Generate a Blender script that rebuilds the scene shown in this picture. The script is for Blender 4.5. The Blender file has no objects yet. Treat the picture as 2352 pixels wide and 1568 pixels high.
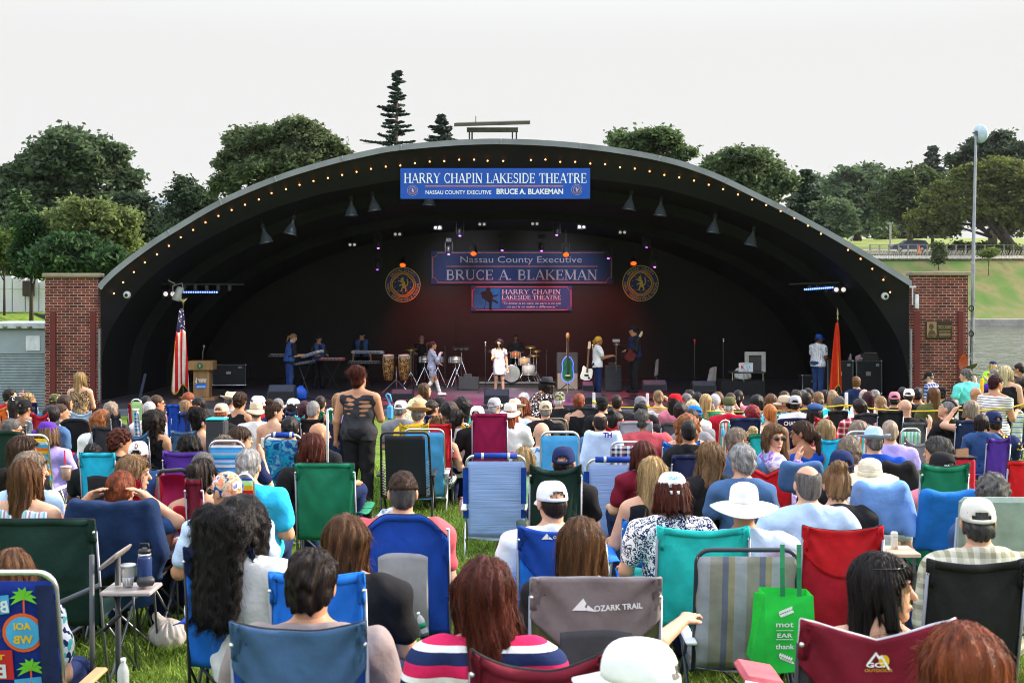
import bpy,math,random
import numpy as np
from math import sin,cos,pi,radians as R,sqrt,atan2,hypot
S=bpy.context.scene
COL=S.collection
rnd=random.Random(7)
nr=np.random.RandomState(11)
# ------------------------------------------------------------- camera, sky, sun
CZ,SL,FP,U0,V0=2.03,.0325,3000.,1176.,680.
cam=bpy.data.objects.new('camera',bpy.data.cameras.new('camera'));COL.objects.link(cam)
cam.location=(0,0,CZ);cam.rotation_euler=(pi/2,0,0)
cam.data.sensor_width=36;cam.data.lens=36*FP/2352;cam.data.shift_y=-(784-V0)/2352
cam.data.clip_start=.1;cam.data.clip_end=3000
cam.data.dof.use_dof=True;cam.data.dof.focus_distance=20;cam.data.dof.aperture_fstop=7.5
S.camera=cam
SUN_AZ,SUN_EL=R(76),R(26)
W=bpy.data.worlds.new('World');S.world=W;W.use_nodes=True
nt=W.node_tree;N=nt.nodes;LK=nt.links
bg=N['Background'];bg.inputs['Strength'].default_value=.1
sky=N.new('ShaderNodeTexSky');sky.sky_type='NISHITA';sky.sun_disc=False
sky.sun_elevation=SUN_EL;sky.sun_rotation=SUN_AZ;sky.dust_density=3;sky.air_density=1.2;sky.ozone_density=1.5
hs=N.new('ShaderNodeHueSaturation');hs.inputs['Saturation'].default_value=.75;hs.inputs['Value'].default_value=1.6
LK.new(sky.outputs[0],hs.inputs['Color'])
tc=N.new('ShaderNodeTexCoord');sx=N.new('ShaderNodeSeparateXYZ');LK.new(tc.outputs['Generated'],sx.inputs[0])
mr=N.new('ShaderNodeMapRange');mr.interpolation_type='SMOOTHSTEP'
mr.inputs['From Min'].default_value=.18;mr.inputs['From Max'].default_value=.5;mr.inputs['To Min'].default_value=1.;mr.inputs['To Max'].default_value=.0
LK.new(sx.outputs['Z'],mr.inputs['Value'])
mx=N.new('ShaderNodeMix');mx.data_type='RGBA'
LK.new(mr.outputs[0],mx.inputs['Factor']);LK.new(hs.outputs[0],mx.inputs[6]);mx.inputs[7].default_value=(3.25,3.24,3.22,1)
up=N.new('ShaderNodeMix');up.data_type='RGBA';up.inputs[0].default_value=.6;LK.new(hs.outputs[0],up.inputs[6]);up.inputs[7].default_value=(11.6,12.2,13.4,1);LK.new(up.outputs[2],mx.inputs[6])
LK.new(mx.outputs[2],bg.inputs['Color'])
sd=bpy.data.lights.new('sun','SUN');sd.energy=2.8;sd.angle=R(4.0);sd.color=(1,.84,.66)
sun=bpy.data.objects.new('sun',sd);COL.objects.link(sun);sun.location=(60,40,40)
from mathutils import Vector,Matrix
sdir=Vector((sin(SUN_AZ)*cos(SUN_EL),cos(SUN_AZ)*cos(SUN_EL),sin(SUN_EL)))
sun.rotation_euler=sdir.to_track_quat('Z','Y').to_euler()
S.view_settings.view_transform='Standard';S.view_settings.look='None'
S.view_settings.exposure=1.42;S.view_settings.gamma=1
S.render.engine='CYCLES';S.cycles.use_denoising=True;S.cycles.filter_width=1.0;S.cycles.max_bounces=6
S.cycles.diffuse_bounces=3;S.cycles.glossy_bounces=2;S.cycles.transmission_bounces=4;S.cycles.transparent_max_bounces=8
S.cycles.sample_clamp_indirect=4;S.cycles.caustics_reflective=False;S.cycles.caustics_refractive=False
def gz(y):return-SL*min(y,36.)
def at(u,v,Z):return Vector(((u-U0)*Z/FP,Z,CZ-(v-V0)*Z/FP))
# ------------------------------------------------------------- materials
COLS=dict(white=(.78,.78,.78),offwhite=(.66,.64,.58),black=(.014,.014,.016),charcoal=(.035,.036,.042),grey=(.2,.2,.22),dgrey=(.085,.085,.095),lgrey=(.42,.42,.45),
navy=(.014,.024,.085),blue=(.008,.06,.38),bright=(.015,.19,.72),sky=(.1,.45,.78),lightblue=(.42,.58,.8),pale=(.52,.65,.85),steel=(.06,.13,.27),denim=(.03,.075,.2),aqua=(.12,.6,.52),
teal=(.02,.55,.5),turq=(.02,.52,.72),cyan=(.03,.48,.8),green=(.01,.2,.1),dkgreen=(.006,.03,.022),lime=(.45,.72,.3),neon=(.4,.8,.05),olive=(.09,.1,.04),red=(.6,.01,.018),crimson=(.45,.012,.03),
maroon=(.16,.008,.024),magenta=(.33,.006,.07),coral=(.62,.1,.12),pink=(.65,.2,.28),lav=(.36,.3,.68),purple=(.09,.03,.32),violet=(.3,.05,.5),orange=(.75,.16,.03),yellow=(.75,.47,.02),
gold=(.55,.3,.03),tan=(.4,.26,.13),beige=(.55,.45,.32),cream=(.66,.58,.42),brown=(.1,.05,.025),sage=(.22,.29,.26),wine=(.2,.008,.026),plum=(.1,.02,.04),taupe=(.24,.2,.2),wood=(.45,.27,.12),
hblack=(.012,.009,.009),hdark=(.022,.012,.009),hbrown=(.06,.028,.014),hchest=(.13,.055,.02),hauburn=(.11,.02,.01),hred=(.26,.06,.02),hbright=(.28,.012,.02),horange=(.42,.13,.03),hplum=(.045,.006,.012),
hdirty=(.26,.15,.07),hblond=(.48,.31,.13),hplat=(.75,.62,.36),hgrey=(.2,.19,.18),hsilver=(.45,.44,.43),hwhite=(.68,.66,.62),hsalt=(.09,.085,.08),hash=(.3,.23,.17),
L=(.56,.31,.2),M=(.45,.22,.12),T=(.33,.145,.075),D=(.13,.055,.03),K=(.07,.03,.018))
def rgb(c):return COLS[c]if isinstance(c,str)else tuple(c)
MC={}
def nodes_of(m):
 m.use_nodes=True
 return m.node_tree.nodes,m.node_tree.links,m.node_tree.nodes['Principled BSDF']
def mat(col,rough=.75,var=.15,scale=6.,bump=0.,bscale=60.,metal=0.,spec=.3,tl=0.,emit=0.,stretch=None,pat=None,cols=(),ps=8.,island=0.,alpha=1.,sss=0.):
 key=(rgb(col),rough,var,scale,bump,bscale,metal,spec,tl,emit,stretch,pat,tuple(rgb(c)for c in cols),ps,island,alpha)
 if key in MC:return MC[key]
 m=bpy.data.materials.new(str(col)if isinstance(col,str)else 'paint');MC[key]=m
 n,l,b=nodes_of(m)
 c=rgb(col)
 tcn=n.new('ShaderNodeTexCoord');vec=tcn.outputs['Object']
 def mapped(s):
  mp=n.new('ShaderNodeMapping');mp.inputs['Scale'].default_value=s;l.new(vec,mp.inputs[0]);return mp.outputs[0]
 def noise(scale,vec_,det=3):
  t=n.new('ShaderNodeTexNoise');t.inputs['Scale'].default_value=scale;t.inputs['Detail'].default_value=det;l.new(vec_,t.inputs['Vector']);return t
 def mixc(f,a,bb,ty='MIX'):
  x=n.new('ShaderNodeMix');x.data_type='RGBA';x.blend_type=ty
  for s,v in((0,f),(6,a),(7,bb)):
   if hasattr(v,'links'):l.new(v,x.inputs[s])
   else:x.inputs[s].default_value=v if s==0 else(*v[:3],1)
  return x.outputs[2]
 def math_(op,a,bb=0.):
  x=n.new('ShaderNodeMath');x.operation=op
  for s,v in((0,a),(1,bb)):
   if hasattr(v,'links'):l.new(v,x.inputs[s])
   else:x.inputs[s].default_value=v
  return x.outputs[0]
 base=c
 cl=[rgb(q)for q in cols]
 if pat:
  sp=n.new('ShaderNodeSeparateXYZ');l.new(vec,sp.inputs[0])
  def stripes(axis,cc,freq):
   f=math_('FRACT',math_('MULTIPLY',sp.outputs[axis],freq))
   rp=n.new('ShaderNodeValToRGB');rp.color_ramp.interpolation='CONSTANT';e=rp.color_ramp.elements
   while len(e)<len(cc):e.new(.5)
   for i,q in enumerate(cc):e[i].position=i/len(cc);e[i].color=(*q,1)
   l.new(f,rp.inputs[0]);return rp.outputs[0]
  if pat in 'xyz':base=stripes('XYZ'['xyz'.index(pat)],[c]+cl,ps)
  elif pat=='plaid':base=mixc(.5,stripes('X',[c]+cl,ps),stripes('Z',[c]+cl,ps))
  elif pat in('flor','dots','leop'):
   v=n.new('ShaderNodeTexVoronoi');v.inputs['Scale'].default_value=ps
   if pat=='leop':l.new(mixc(.12,vec,noise(ps*.6,vec).outputs['Color']),v.inputs['Vector'])
   else:l.new(vec,v.inputs['Vector'])
   if pat=='dots':f=math_('LESS_THAN',v.outputs['Distance'],.28);base=mixc(f,c,cl[0])
   elif pat=='leop':
    f=math_('GREATER_THAN',math_('ABSOLUTE',math_('SUBTRACT',v.outputs['Distance'],.42)),.13);base=mixc(f,cl[0],c)
   else:
    rp=n.new('ShaderNodeValToRGB');rp.color_ramp.interpolation='CONSTANT';e=rp.color_ramp.elements
    cc=[c]+cl
    while len(e)<len(cc):e.new(.5)
    for i,q in enumerate(cc):e[i].position=i/len(cc);e[i].color=(*q,1)
    s2=n.new('ShaderNodeSeparateColor');l.new(v.outputs['Color'],s2.inputs[0]);l.new(s2.outputs[0],rp.inputs[0]);base=rp.outputs[0]
  elif pat in('tie','camo','flower'):
   t=noise(ps,vec,5)
   rp=n.new('ShaderNodeValToRGB');e=rp.color_ramp.elements;cc=[c]+cl
   if pat=='camo':rp.color_ramp.interpolation='CONSTANT'
   while len(e)<len(cc):e.new(.5)
   for i,q in enumerate(cc):e[i].position=.36+.28*i/max(1,len(cc)-1);e[i].color=(*q,1)
   l.new(t.outputs['Fac'],rp.inputs[0]);base=rp.outputs[0]
  elif pat=='brick':
   v=n.new('ShaderNodeTexBrick')
   cb=n.new('ShaderNodeCombineXYZ');l.new(math_('ADD',sp.outputs['X'],sp.outputs['Y']),cb.inputs[0]);l.new(sp.outputs['Z'],cb.inputs[1]);l.new(cb.outputs[0],v.inputs['Vector'])
   v.inputs['Color1'].default_value=(*c,1);v.inputs['Color2'].default_value=(*cl[0],1);v.inputs['Mortar'].default_value=(*cl[1],1)
   v.inputs['Scale'].default_value=1.;v.inputs['Brick Width'].default_value=.215;v.inputs['Row Height'].default_value=.0735;v.inputs['Mortar Size'].default_value=.007;v.inputs['Mortar Smooth'].default_value=.2;v.inputs['Bias'].default_value=-.2
   base=v.outputs['Color']
 nv=mapped(stretch)if stretch else vec
 t=noise(scale,nv,4)
 if var>0:
  rp=n.new('ShaderNodeMapRange');rp.inputs['From Min'].default_value=.3;rp.inputs['From Max'].default_value=.7;rp.inputs['To Min'].default_value=1-var;rp.inputs['To Max'].default_value=1+var
  l.new(t.outputs['Fac'],rp.inputs['Value'])
  base=mixc(1.,base,rp.outputs[0],'MULTIPLY')
 if island>0:
  g=n.new('ShaderNodeNewGeometry')
  rp=n.new('ShaderNodeMapRange');rp.inputs['To Min'].default_value=1-island;rp.inputs['To Max'].default_value=1+island
  l.new(g.outputs['Random Per Island'],rp.inputs['Value'])
  base=mixc(1.,base,rp.outputs[0],'MULTIPLY')
 if hasattr(base,'links'):l.new(base,b.inputs['Base Color'])
 else:b.inputs['Base Color'].default_value=(*base,1)
 b.inputs['Roughness'].default_value=rough;b.inputs['Metallic'].default_value=metal;b.inputs['Specular IOR Level'].default_value=spec
 if sss:b.inputs['Subsurface Weight'].default_value=sss;b.inputs['Subsurface Radius'].default_value=(.02,.008,.004);b.inputs['Subsurface Scale'].default_value=.6
 if bump:
  t2=noise(bscale,nv,3);bp=n.new('ShaderNodeBump');bp.inputs['Strength'].default_value=bump;bp.inputs['Distance'].default_value=.02;l.new(t2.outputs['Fac'],bp.inputs['Height']);l.new(bp.outputs[0],b.inputs['Normal'])
 if emit:b.inputs['Emission Color'].default_value=(*c,1);b.inputs['Emission Strength'].default_value=emit
 if alpha<1:b.inputs['Alpha'].default_value=alpha
 if tl:
  tr=n.new('ShaderNodeBsdfTranslucent');ms=n.new('ShaderNodeMixShader');ms.inputs[0].default_value=tl
  if hasattr(base,'links'):l.new(base,tr.inputs[0])
  else:tr.inputs[0].default_value=(*base,1)
  l.new(b.outputs[0],ms.inputs[1]);l.new(tr.outputs[0],ms.inputs[2]);l.new(ms.outputs[0],n['Material Output'].inputs[0])
 return m
def fabric(c,**k):
 k.setdefault('tl',.22);k.setdefault('rough',.8);k.setdefault('bump',.45);k.setdefault('bscale',11.);k.setdefault('var',.2);k.setdefault('scale',7.);return mat(c,**k)
def cloth(c,**k):k.setdefault('rough',.9);k.setdefault('bump',.6);k.setdefault('bscale',11.);k.setdefault('var',.14);k.setdefault('spec',.15);return mat(c,**k)
def metal(c=(.42,.44,.47),**k):k.setdefault('rough',.38);k.setdefault('metal',.85);k.setdefault('var',.1);return mat(c,**k)
def skinm(c):return mat(c,rough=.55,var=.1,scale=18.,spec=.35,sss=.12)
def hairm(c,isl=.4):return mat(tuple(q*.68 for q in rgb(c)),rough=.5,var=.5,scale=34.,stretch=(1,1,.12),bump=.5,bscale=70.,spec=.22,island=isl)
# ------------------------------------------------------------- mesh helpers
class MB:
 def __init__(s):s.v=[];s.f=[]
 def add(s,vs,fs):
  o=len(s.v);s.v.extend([tuple(map(float,q))for q in vs]);s.f.extend([tuple(i+o for i in q)for q in fs]);return s
 def box(s,x0,x1,y0,y1,z0,z1,bev=0.):
  if bev<=0:
   return s.add([(x0,y0,z0),(x1,y0,z0),(x1,y1,z0),(x0,y1,z0),(x0,y0,z1),(x1,y0,z1),(x1,y1,z1),(x0,y1,z1)],[(0,3,2,1),(4,5,6,7),(0,1,5,4),(1,2,6,5),(2,3,7,6),(3,0,4,7)])
  b=bev;vs=[]
  for z in(z0,z1):
   for y in(y0,y1):
    for x in(x0,x1):
     gx=b if x==x0 else-b;gy=b if y==y0 else-b;gzz=b if z==z0 else-b
     vs+=[(x+gx,y+gy,z),(x+gx,y,z+gzz),(x,y+gy,z+gzz)]
  bm_f=[]
  def c(ix,iy,iz,k):return((iz*2+iy)*2+ix)*3+k
  bm_f+=[(c(0,0,0,0),c(0,1,0,0),c(1,1,0,0),c(1,0,0,0)),(c(0,0,1,0),c(1,0,1,0),c(1,1,1,0),c(0,1,1,0))]
  bm_f+=[(c(0,0,0,1),c(1,0,0,1),c(1,0,1,1),c(0,0,1,1)),(c(0,1,0,1),c(0,1,1,1),c(1,1,1,1),c(1,1,0,1))]
  bm_f+=[(c(0,0,0,2),c(0,0,1,2),c(0,1,1,2),c(0,1,0,2)),(c(1,0,0,2),c(1,1,0,2),c(1,1,1,2),c(1,0,1,2))]
  for iy in(0,1):
   for iz in(0,1):bm_f.append((c(0,iy,iz,0),c(1,iy,iz,0),c(1,iy,iz,1),c(0,iy,iz,1)))
  for ix in(0,1):
   for iz in(0,1):bm_f.append((c(ix,0,iz,0),c(ix,1,iz,0),c(ix,1,iz,2),c(ix,0,iz,2)))
   for iy in(0,1):bm_f.append((c(ix,iy,0,1),c(ix,iy,1,1),c(ix,iy,1,2),c(ix,iy,0,2)))
  for ix in(0,1):
   for iy in(0,1):
    for iz in(0,1):bm_f.append((c(ix,iy,iz,0),c(ix,iy,iz,1),c(ix,iy,iz,2)))
  return s.add(vs,bm_f)
 def tube(s,pts,r,n=8,closed=False,caps=True):
  pts=[Vector(p)for p in pts];m=len(pts);rs=r if isinstance(r,(list,tuple))else[r]*m
  ref=None;rings=[]
  for i,p in enumerate(pts):
   a=pts[i-1]if i>0 or closed else p;b=pts[(i+1)%m]if i<m-1 or closed else p
   d=(b-a);d=d.normalized()if d.length>1e-9 else Vector((0,0,1))
   if ref is None:ref=d.orthogonal().normalized()
   ref=(ref-d*ref.dot(d));ref=ref.normalized()if ref.length>1e-6 else d.orthogonal().normalized()
   q=d.cross(ref)
   rings.append([p+(ref*cos(2*pi*k/n)+q*sin(2*pi*k/n))*rs[i]for k in range(n)])
  vs=[v for g in rings for v in g];fs=[]
  for i in range(m if closed else m-1):
   j=(i+1)%m
   for k in range(n):fs.append((i*n+k,i*n+(k+1)%n,j*n+(k+1)%n,j*n+k))
  if caps and not closed:fs+=[tuple(range(n))[::-1],tuple((m-1)*n+k for k in range(n))]
  return s.add(vs,fs)
 def lathe(s,prof,n=20,c=(0,0,0),sx=1.,sy=1.,rot=None,fn=None):
  vs=[];M=rot or Matrix.Identity(3)
  for r,z in prof:
   for k in range(n):
    a=2*pi*k/n;p=Vector((r*cos(a)*sx,r*sin(a)*sy,z))
    if fn:p=Vector(fn(p,a))
    vs.append(M@p+Vector(c))
  fs=[(i*n+k,i*n+(k+1)%n,(i+1)*n+(k+1)%n,(i+1)*n+k)for i in range(len(prof)-1)for k in range(n)]
  if prof[0][0]>1e-6:fs.append(tuple(range(n))[::-1])
  if prof[-1][0]>1e-6:fs.append(tuple((len(prof)-1)*n+k for k in range(n)))
  return s.add(vs,fs)
 def grid(s,fn,nu,nv):
  vs=[fn(i/nu,j/nv)for j in range(nv+1)for i in range(nu+1)]
  return s.add(vs,[(j*(nu+1)+i,j*(nu+1)+i+1,(j+1)*(nu+1)+i+1,(j+1)*(nu+1)+i)for j in range(nv)for i in range(nu)])
 def prism(s,poly,y0,y1):
  n=len(poly);vs=[(x,y0,z)for x,z in poly]+[(x,y1,z)for x,z in poly]
  return s.add(vs,[tuple(range(n)),tuple(range(2*n-1,n-1,-1))]+[(i,i+n,(i+1)%n+n,(i+1)%n)for i in range(n)])
 def ball(s,c,r,n=12,m=8):
  rx,ry,rz=r if isinstance(r,tuple)else(r,r,r)
  return s.lathe([(sin(pi*i/m),-cos(pi*i/m)*rz)for i in range(m+1)],n,c,rx,ry)
 def arr(s):return np.array(s.v,np.float32)
def npmesh(name,V,Fc):
 me=bpy.data.meshes.new(name);V=np.ascontiguousarray(V,np.float32);Fc=np.ascontiguousarray(Fc,np.int32);k=Fc.shape[1]if len(Fc)else 3
 me.vertices.add(len(V));me.vertices.foreach_set('co',V.ravel())
 me.loops.add(Fc.size);me.loops.foreach_set('vertex_index',Fc.ravel())
 me.polygons.add(len(Fc));me.polygons.foreach_set('loop_start',np.arange(0,Fc.size,k,dtype=np.int32))
 me.update(calc_edges=True);return me
def link(name,me,m,parent=None,smooth=True,loc=None,rz=0):
 if smooth==True and len(me.polygons):me.polygons.foreach_set('use_smooth',np.ones(len(me.polygons),bool))
 if m is not None:me.materials.append(m)
 o=bpy.data.objects.new(name,me);COL.objects.link(o)
 if parent:o.parent=parent
 if loc is not None:o.location=loc
 if rz:o.rotation_euler.z=rz
 return o
def build(name,mb,m,parent=None,smooth=False,loc=None,rz=0,auto=False):
 me=bpy.data.meshes.new(name);me.from_pydata(mb.v,[],mb.f);me.update()
 o=link(name,me,m,parent,smooth,loc,rz)
 if auto:
  me.polygons.foreach_set('use_smooth',np.ones(len(me.polygons),bool))
  try:me.set_sharp_from_angle(angle=R(38))
  except Exception:pass
 return o
def tag(o,label,cat,group=None):
 o['label']=label;o['category']=cat
 if group:o['group']=group
 return o
def thing(name,label,cat,loc=(0,0,0),rz=0,group=None):
 o=bpy.data.objects.new(name,None);o.empty_display_size=.1;COL.objects.link(o);o.location=loc;o.rotation_euler.z=rz
 return tag(o,label,cat,group)
def struct(o,kind='structure'):o['kind']=kind;return o
def copy_tree(o,parent=None):
 c=o.copy();COL.objects.link(c);c.parent=parent
 for ch in list(o.children):copy_tree(ch,c)
 return c
# ------------------------------------------------------------- lettering
_tc=bpy.data.curves.new('letters','FONT');_to=bpy.data.objects.new('letters',_tc)
def sans(txt,h,width=None,bold=0.,shear=0.,align='CENTER'):
 _tc.body=txt;_tc.size=1;_tc.offset=bold;_tc.shear=shear;_tc.resolution_u=3;_tc.fill_mode='FRONT'
 me=_to.to_mesh();v=np.array([q.co[:]for q in me.vertices],np.float32).reshape(-1,3)[:,:2];f=[tuple(p.vertices)for p in me.polygons];_to.to_mesh_clear()
 if not len(v):return np.zeros((0,2)),[]
 v*=h/.73
 x0,x1=v[:,0].min(),v[:,0].max()
 if width:v[:,0]=(v[:,0]-x0)*width/(x1-x0)+x0;x0,x1=v[:,0].min(),v[:,0].max()
 v[:,0]-={'CENTER':(x0+x1)/2,'LEFT':x0,'RIGHT':x1}[align]
 return v,f
def _arc(cx,cy,rx,ry,a0,a1,n=12):return[(cx+rx*cos(R(a0+(a1-a0)*i/n)),cy+ry*sin(R(a0+(a1-a0)*i/n)))for i in range(n+1)]
TK,TN=.15,.06
def _V(x,w=TK,a=0,b=1,s0=1,s1=1):
 o=[([(x,a),(x,b)],w,w)]
 if s0:o.append(([(x-.15,a+.022),(x+.15,a+.022)],.045,.045))
 if s1:o.append(([(x-.15,b-.022),(x+.15,b-.022)],.045,.045))
 return o
def _s(x,y,h=.13):return[([(x-h,y),(x+h,y)],.045,.045)]
GL={'H':(.92,_V(.18)+_V(.74)+[([(.18,.5),(.74,.5)],TN,TN)]),'I':(.4,_V(.2)),
'A':(.86,[([(.1,0),(.42,1)],TN,TN),([(.42,1),(.76,0)],TK,TK),([(.2,.33),(.64,.33)],TN,TN)]+_s(.1,.022)+_s(.76,.022)),
'R':(.86,_V(.18)+[([(.18,.97)]+_arc(.42,.75,.2,.22,90,-90)+[(.18,.53)],TN*1.6,TN*1.6),([(.4,.52),(.76,.02)],TK,TK)]),
'P':(.74,_V(.18)+[([(.18,.97)]+_arc(.42,.73,.22,.24,90,-90)+[(.18,.49)],TN*1.6,TN*1.6)]),
'B':(.78,_V(.18)+[([(.18,.97)]+_arc(.4,.75,.19,.22,90,-90)+[(.18,.53)],TN*1.5,TN*1.5),([(.18,.52)]+_arc(.42,.27,.23,.25,90,-90)+[(.18,.03)],TN*1.6,TN*1.6)]),
'Y':(.82,[([(.12,1),(.42,.45)],TK,TK),([(.74,1),(.42,.45)],TN,TN)]+_V(.42,TK,0,.46,1,0)+_s(.12,.978)+_s(.74,.978)),
'C':(.8,[(_arc(.44,.5,.32,.47,48,312,18),.1,.1),([(.68,.98),(.68,.7)],.05,.05),([(.68,.02),(.68,.26)],.05,.05)]),
'N':(.9,_V(.16,TN)+_V(.74,TN,0,1,0,1)+[([(.14,1),(.74,0)],TK,TK)]),
'L':(.7,_V(.18)+[([(.18,.03),(.62,.03)],TN,TN),([(.62,0),(.62,.25)],TN,TN)]),
'K':(.88,_V(.18)+[([(.2,.42),(.7,.98)],TN,TN),([(.36,.56),(.76,.02)],TK,TK)]+_s(.7,.978)+_s(.76,.022)),
'E':(.74,_V(.18)+[([(.18,.03),(.66,.03)],TN,TN),([(.18,.97),(.63,.97)],TN,TN),([(.18,.51),(.52,.51)],TN,TN),([(.64,0),(.66,.24)],TN,TN),([(.62,1),(.62,.77)],TN,TN),([(.52,.4),(.52,.62)],TN,TN)]),
'S':(.64,[(_arc(.33,.74,.2,.23,40,250,10)[:-1]+_arc(.33,.27,.22,.24,80,-150,12),.1,.1),([(.54,.98),(.54,.74)],.045,.045),([(.1,.02),(.1,.28)],.045,.045)]),
'D':(.88,_V(.18)+[([(.18,.97)]+_arc(.4,.5,.36,.47,90,-90,14)+[(.18,.03)],TN*1.7,TN*1.7)]),
'T':(.78,_V(.39,TK,0,1,1,0)+[([(.06,.97),(.72,.97)],TN,TN),([(.07,1),(.06,.72)],TN,TN),([(.71,1),(.72,.72)],TN,TN)]),
'M':(1.08,_V(.16,TN)+_V(.9)+[([(.14,1),(.53,.05)],TK,TK),([(.53,.05),(.9,1)],TN,TN)]),
'U':(.88,_V(.18,TK,.3,1,0,1)+_V(.72,TN,.3,1,0,1)+[(_arc(.45,.31,.27,.28,180,360,12),.09,.09)]),'.':(.3,[([(.12,0),(.12,.13)],.14,.14)]),' ':(.42,[])}
def serif(txt,h,width=None):
 V,Fc,x=[],[],0.
 for ch in txt:
  w,st=GL[ch]
  for k,(pts,w0,w1)in enumerate(st):
   m=len(pts);o=len(V)
   for i,p in enumerate(pts):
    a=pts[max(0,i-1)];b=pts[min(m-1,i+1)];dx,dy=b[0]-a[0],b[1]-a[1];L=hypot(dx,dy)or 1
    for sg in(1,-1):V.append((x+p[0]-sg*dy/L*w0/2,p[1]+sg*dx/L*w0/2,k))
   for i in range(m-1):Fc.append((o+2*i,o+2*i+1,o+2*i+3,o+2*i+2))
  x+=w
 V=np.array(V,np.float32)*(h,h,.0012)
 x0,x1=V[:,0].min(),V[:,0].max()
 if width:V[:,0]=(V[:,0]-x0)*width/(x1-x0);x0,x1=0,width
 V[:,0]-=(x0+x1)/2
 return V,Fc
def put(mb,vf,x,z,y=0.,ang=0.,fn=None,mirror=False):
 """lettering into a mesh, flat in the x-z plane facing -y; fn(x, z) gives the depth of the surface it lies on"""
 v,f=vf;c,s=cos(ang),sin(ang);vs=[]
 for i,p in enumerate(v):
  px=-p[0]if mirror else p[0]
  X,Z=x+px*c-p[1]*s,z+px*s+p[1]*c
  vs.append((X,(fn(X,Z)if fn else y)-(p[2]if len(p)>2 else 0),Z))
 mb.add(vs,f)
# ------------------------------------------------------------- implicit surfaces -> one continuous skin
def surf(fn,lo,hi,h):
 ax=[np.arange(lo[i]-h,hi[i]+2*h,h,dtype=np.float32)for i in range(3)]
 X,Y,Z=np.meshgrid(*ax,indexing='ij')
 Fv=fn(X,Y,Z).astype(np.float32)
 nx,ny,nz=Fv.shape
 Sg=Fv<0
 cs=np.zeros((nx-1,ny-1,nz-1),np.int8)
 for a in(0,1):
  for b in(0,1):
   for c in(0,1):cs+=Sg[a:nx-1+a,b:ny-1+b,c:nz-1+c]
 act=(cs>0)&(cs<8)
 ids=np.argwhere(act)
 if not len(ids):return np.zeros((0,3),np.float32),np.zeros((0,4),np.int32)
 idx=-np.ones(act.shape,np.int32);idx[act]=np.arange(len(ids))
 i,j,k=ids.T
 acc=np.zeros((len(ids),3),np.float32);cnt=np.zeros(len(ids),np.float32)
 for ax_ in range(3):
  for a in(0,1):
   for b in(0,1):
    o0=[0,0,0];oth=[q for q in range(3)if q!=ax_];o0[oth[0]]=a;o0[oth[1]]=b
    o1=list(o0);o1[ax_]=1
    f0=Fv[i+o0[0],j+o0[1],k+o0[2]];f1=Fv[i+o1[0],j+o1[1],k+o1[2]]
    m=(f0<0)!=(f1<0)
    t=np.where(m,f0/np.where(m,f0-f1,1),0)
    p=np.stack([np.full(len(i),o0[q],np.float32)if q!=ax_ else t for q in range(3)],1)
    acc+=p*m[:,None];cnt+=m
 V=(ids+acc/cnt[:,None])*h+np.array([a[0]for a in ax],np.float32)
 fs=[]
 for ax_ in range(3):
  u,w=[(1,2),(2,0),(0,1)][ax_]
  sl0=[slice(1,-1)]*3;sl0[ax_]=slice(0,Fv.shape[ax_]-1);sl1=list(sl0);sl1[ax_]=slice(1,Fv.shape[ax_])
  s0=Sg[tuple(sl0)];s1=Sg[tuple(sl1)]
  for flip,m in((0,s0&~s1),(1,~s0&s1)):
   e=np.argwhere(m)
   if not len(e):continue
   e=e+np.array([0 if q==ax_ else 1 for q in range(3)])
   def g(du,dw):
    q=e.copy();q[:,u]-=du;q[:,w]-=dw;return idx[q[:,0],q[:,1],q[:,2]]
   qd=np.stack([g(1,1),g(0,1),g(0,0),g(1,0)],1)
   fs.append(qd[:,::-1]if flip else qd)
 Fq=np.concatenate(fs)if fs else np.zeros((0,4),np.int32)
 return V.astype(np.float32),Fq[(Fq>=0).all(1)]
def cap(X,Y,Z,a,b,ra,rb=None,sx=1.,sy=1.):
 rb=ra if rb is None else rb
 d=[(b[0]-a[0])*sx,(b[1]-a[1])*sy,b[2]-a[2]];L=d[0]**2+d[1]**2+d[2]**2+1e-9
 px,py,pz=(X-a[0])*sx,(Y-a[1])*sy,Z-a[2]
 t=np.clip((px*d[0]+py*d[1]+pz*d[2])/L,0,1)
 return np.sqrt((px-t*d[0])**2+(py-t*d[1])**2+(pz-t*d[2])**2)-(ra+(rb-ra)*t)
def ell(X,Y,Z,c,r):
 q=np.sqrt(((X-c[0])/r[0])**2+((Y-c[1])/r[1])**2+((Z-c[2])/r[2])**2)
 return(q-1)*min(r)
def smin(a,b,k):
 h=np.clip(.5+.5*(b-a)/k,0,1);return b+(a-b)*h-k*h*(1-h)
def smax(a,b,k):return-smin(-a,-b,k)
def lump(X,Y,Z,f,s=0.):return np.sin(f*X+s+1.7*np.sin(f*.6*Z))*np.sin(f*Y+2*s+1.3*np.sin(f*.7*X))*np.sin(f*.9*Z+3*s+np.sin(f*.5*Y))
def lerp(a,b,t):return tuple(a[i]+(b[i]-a[i])*t for i in range(3))
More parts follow.
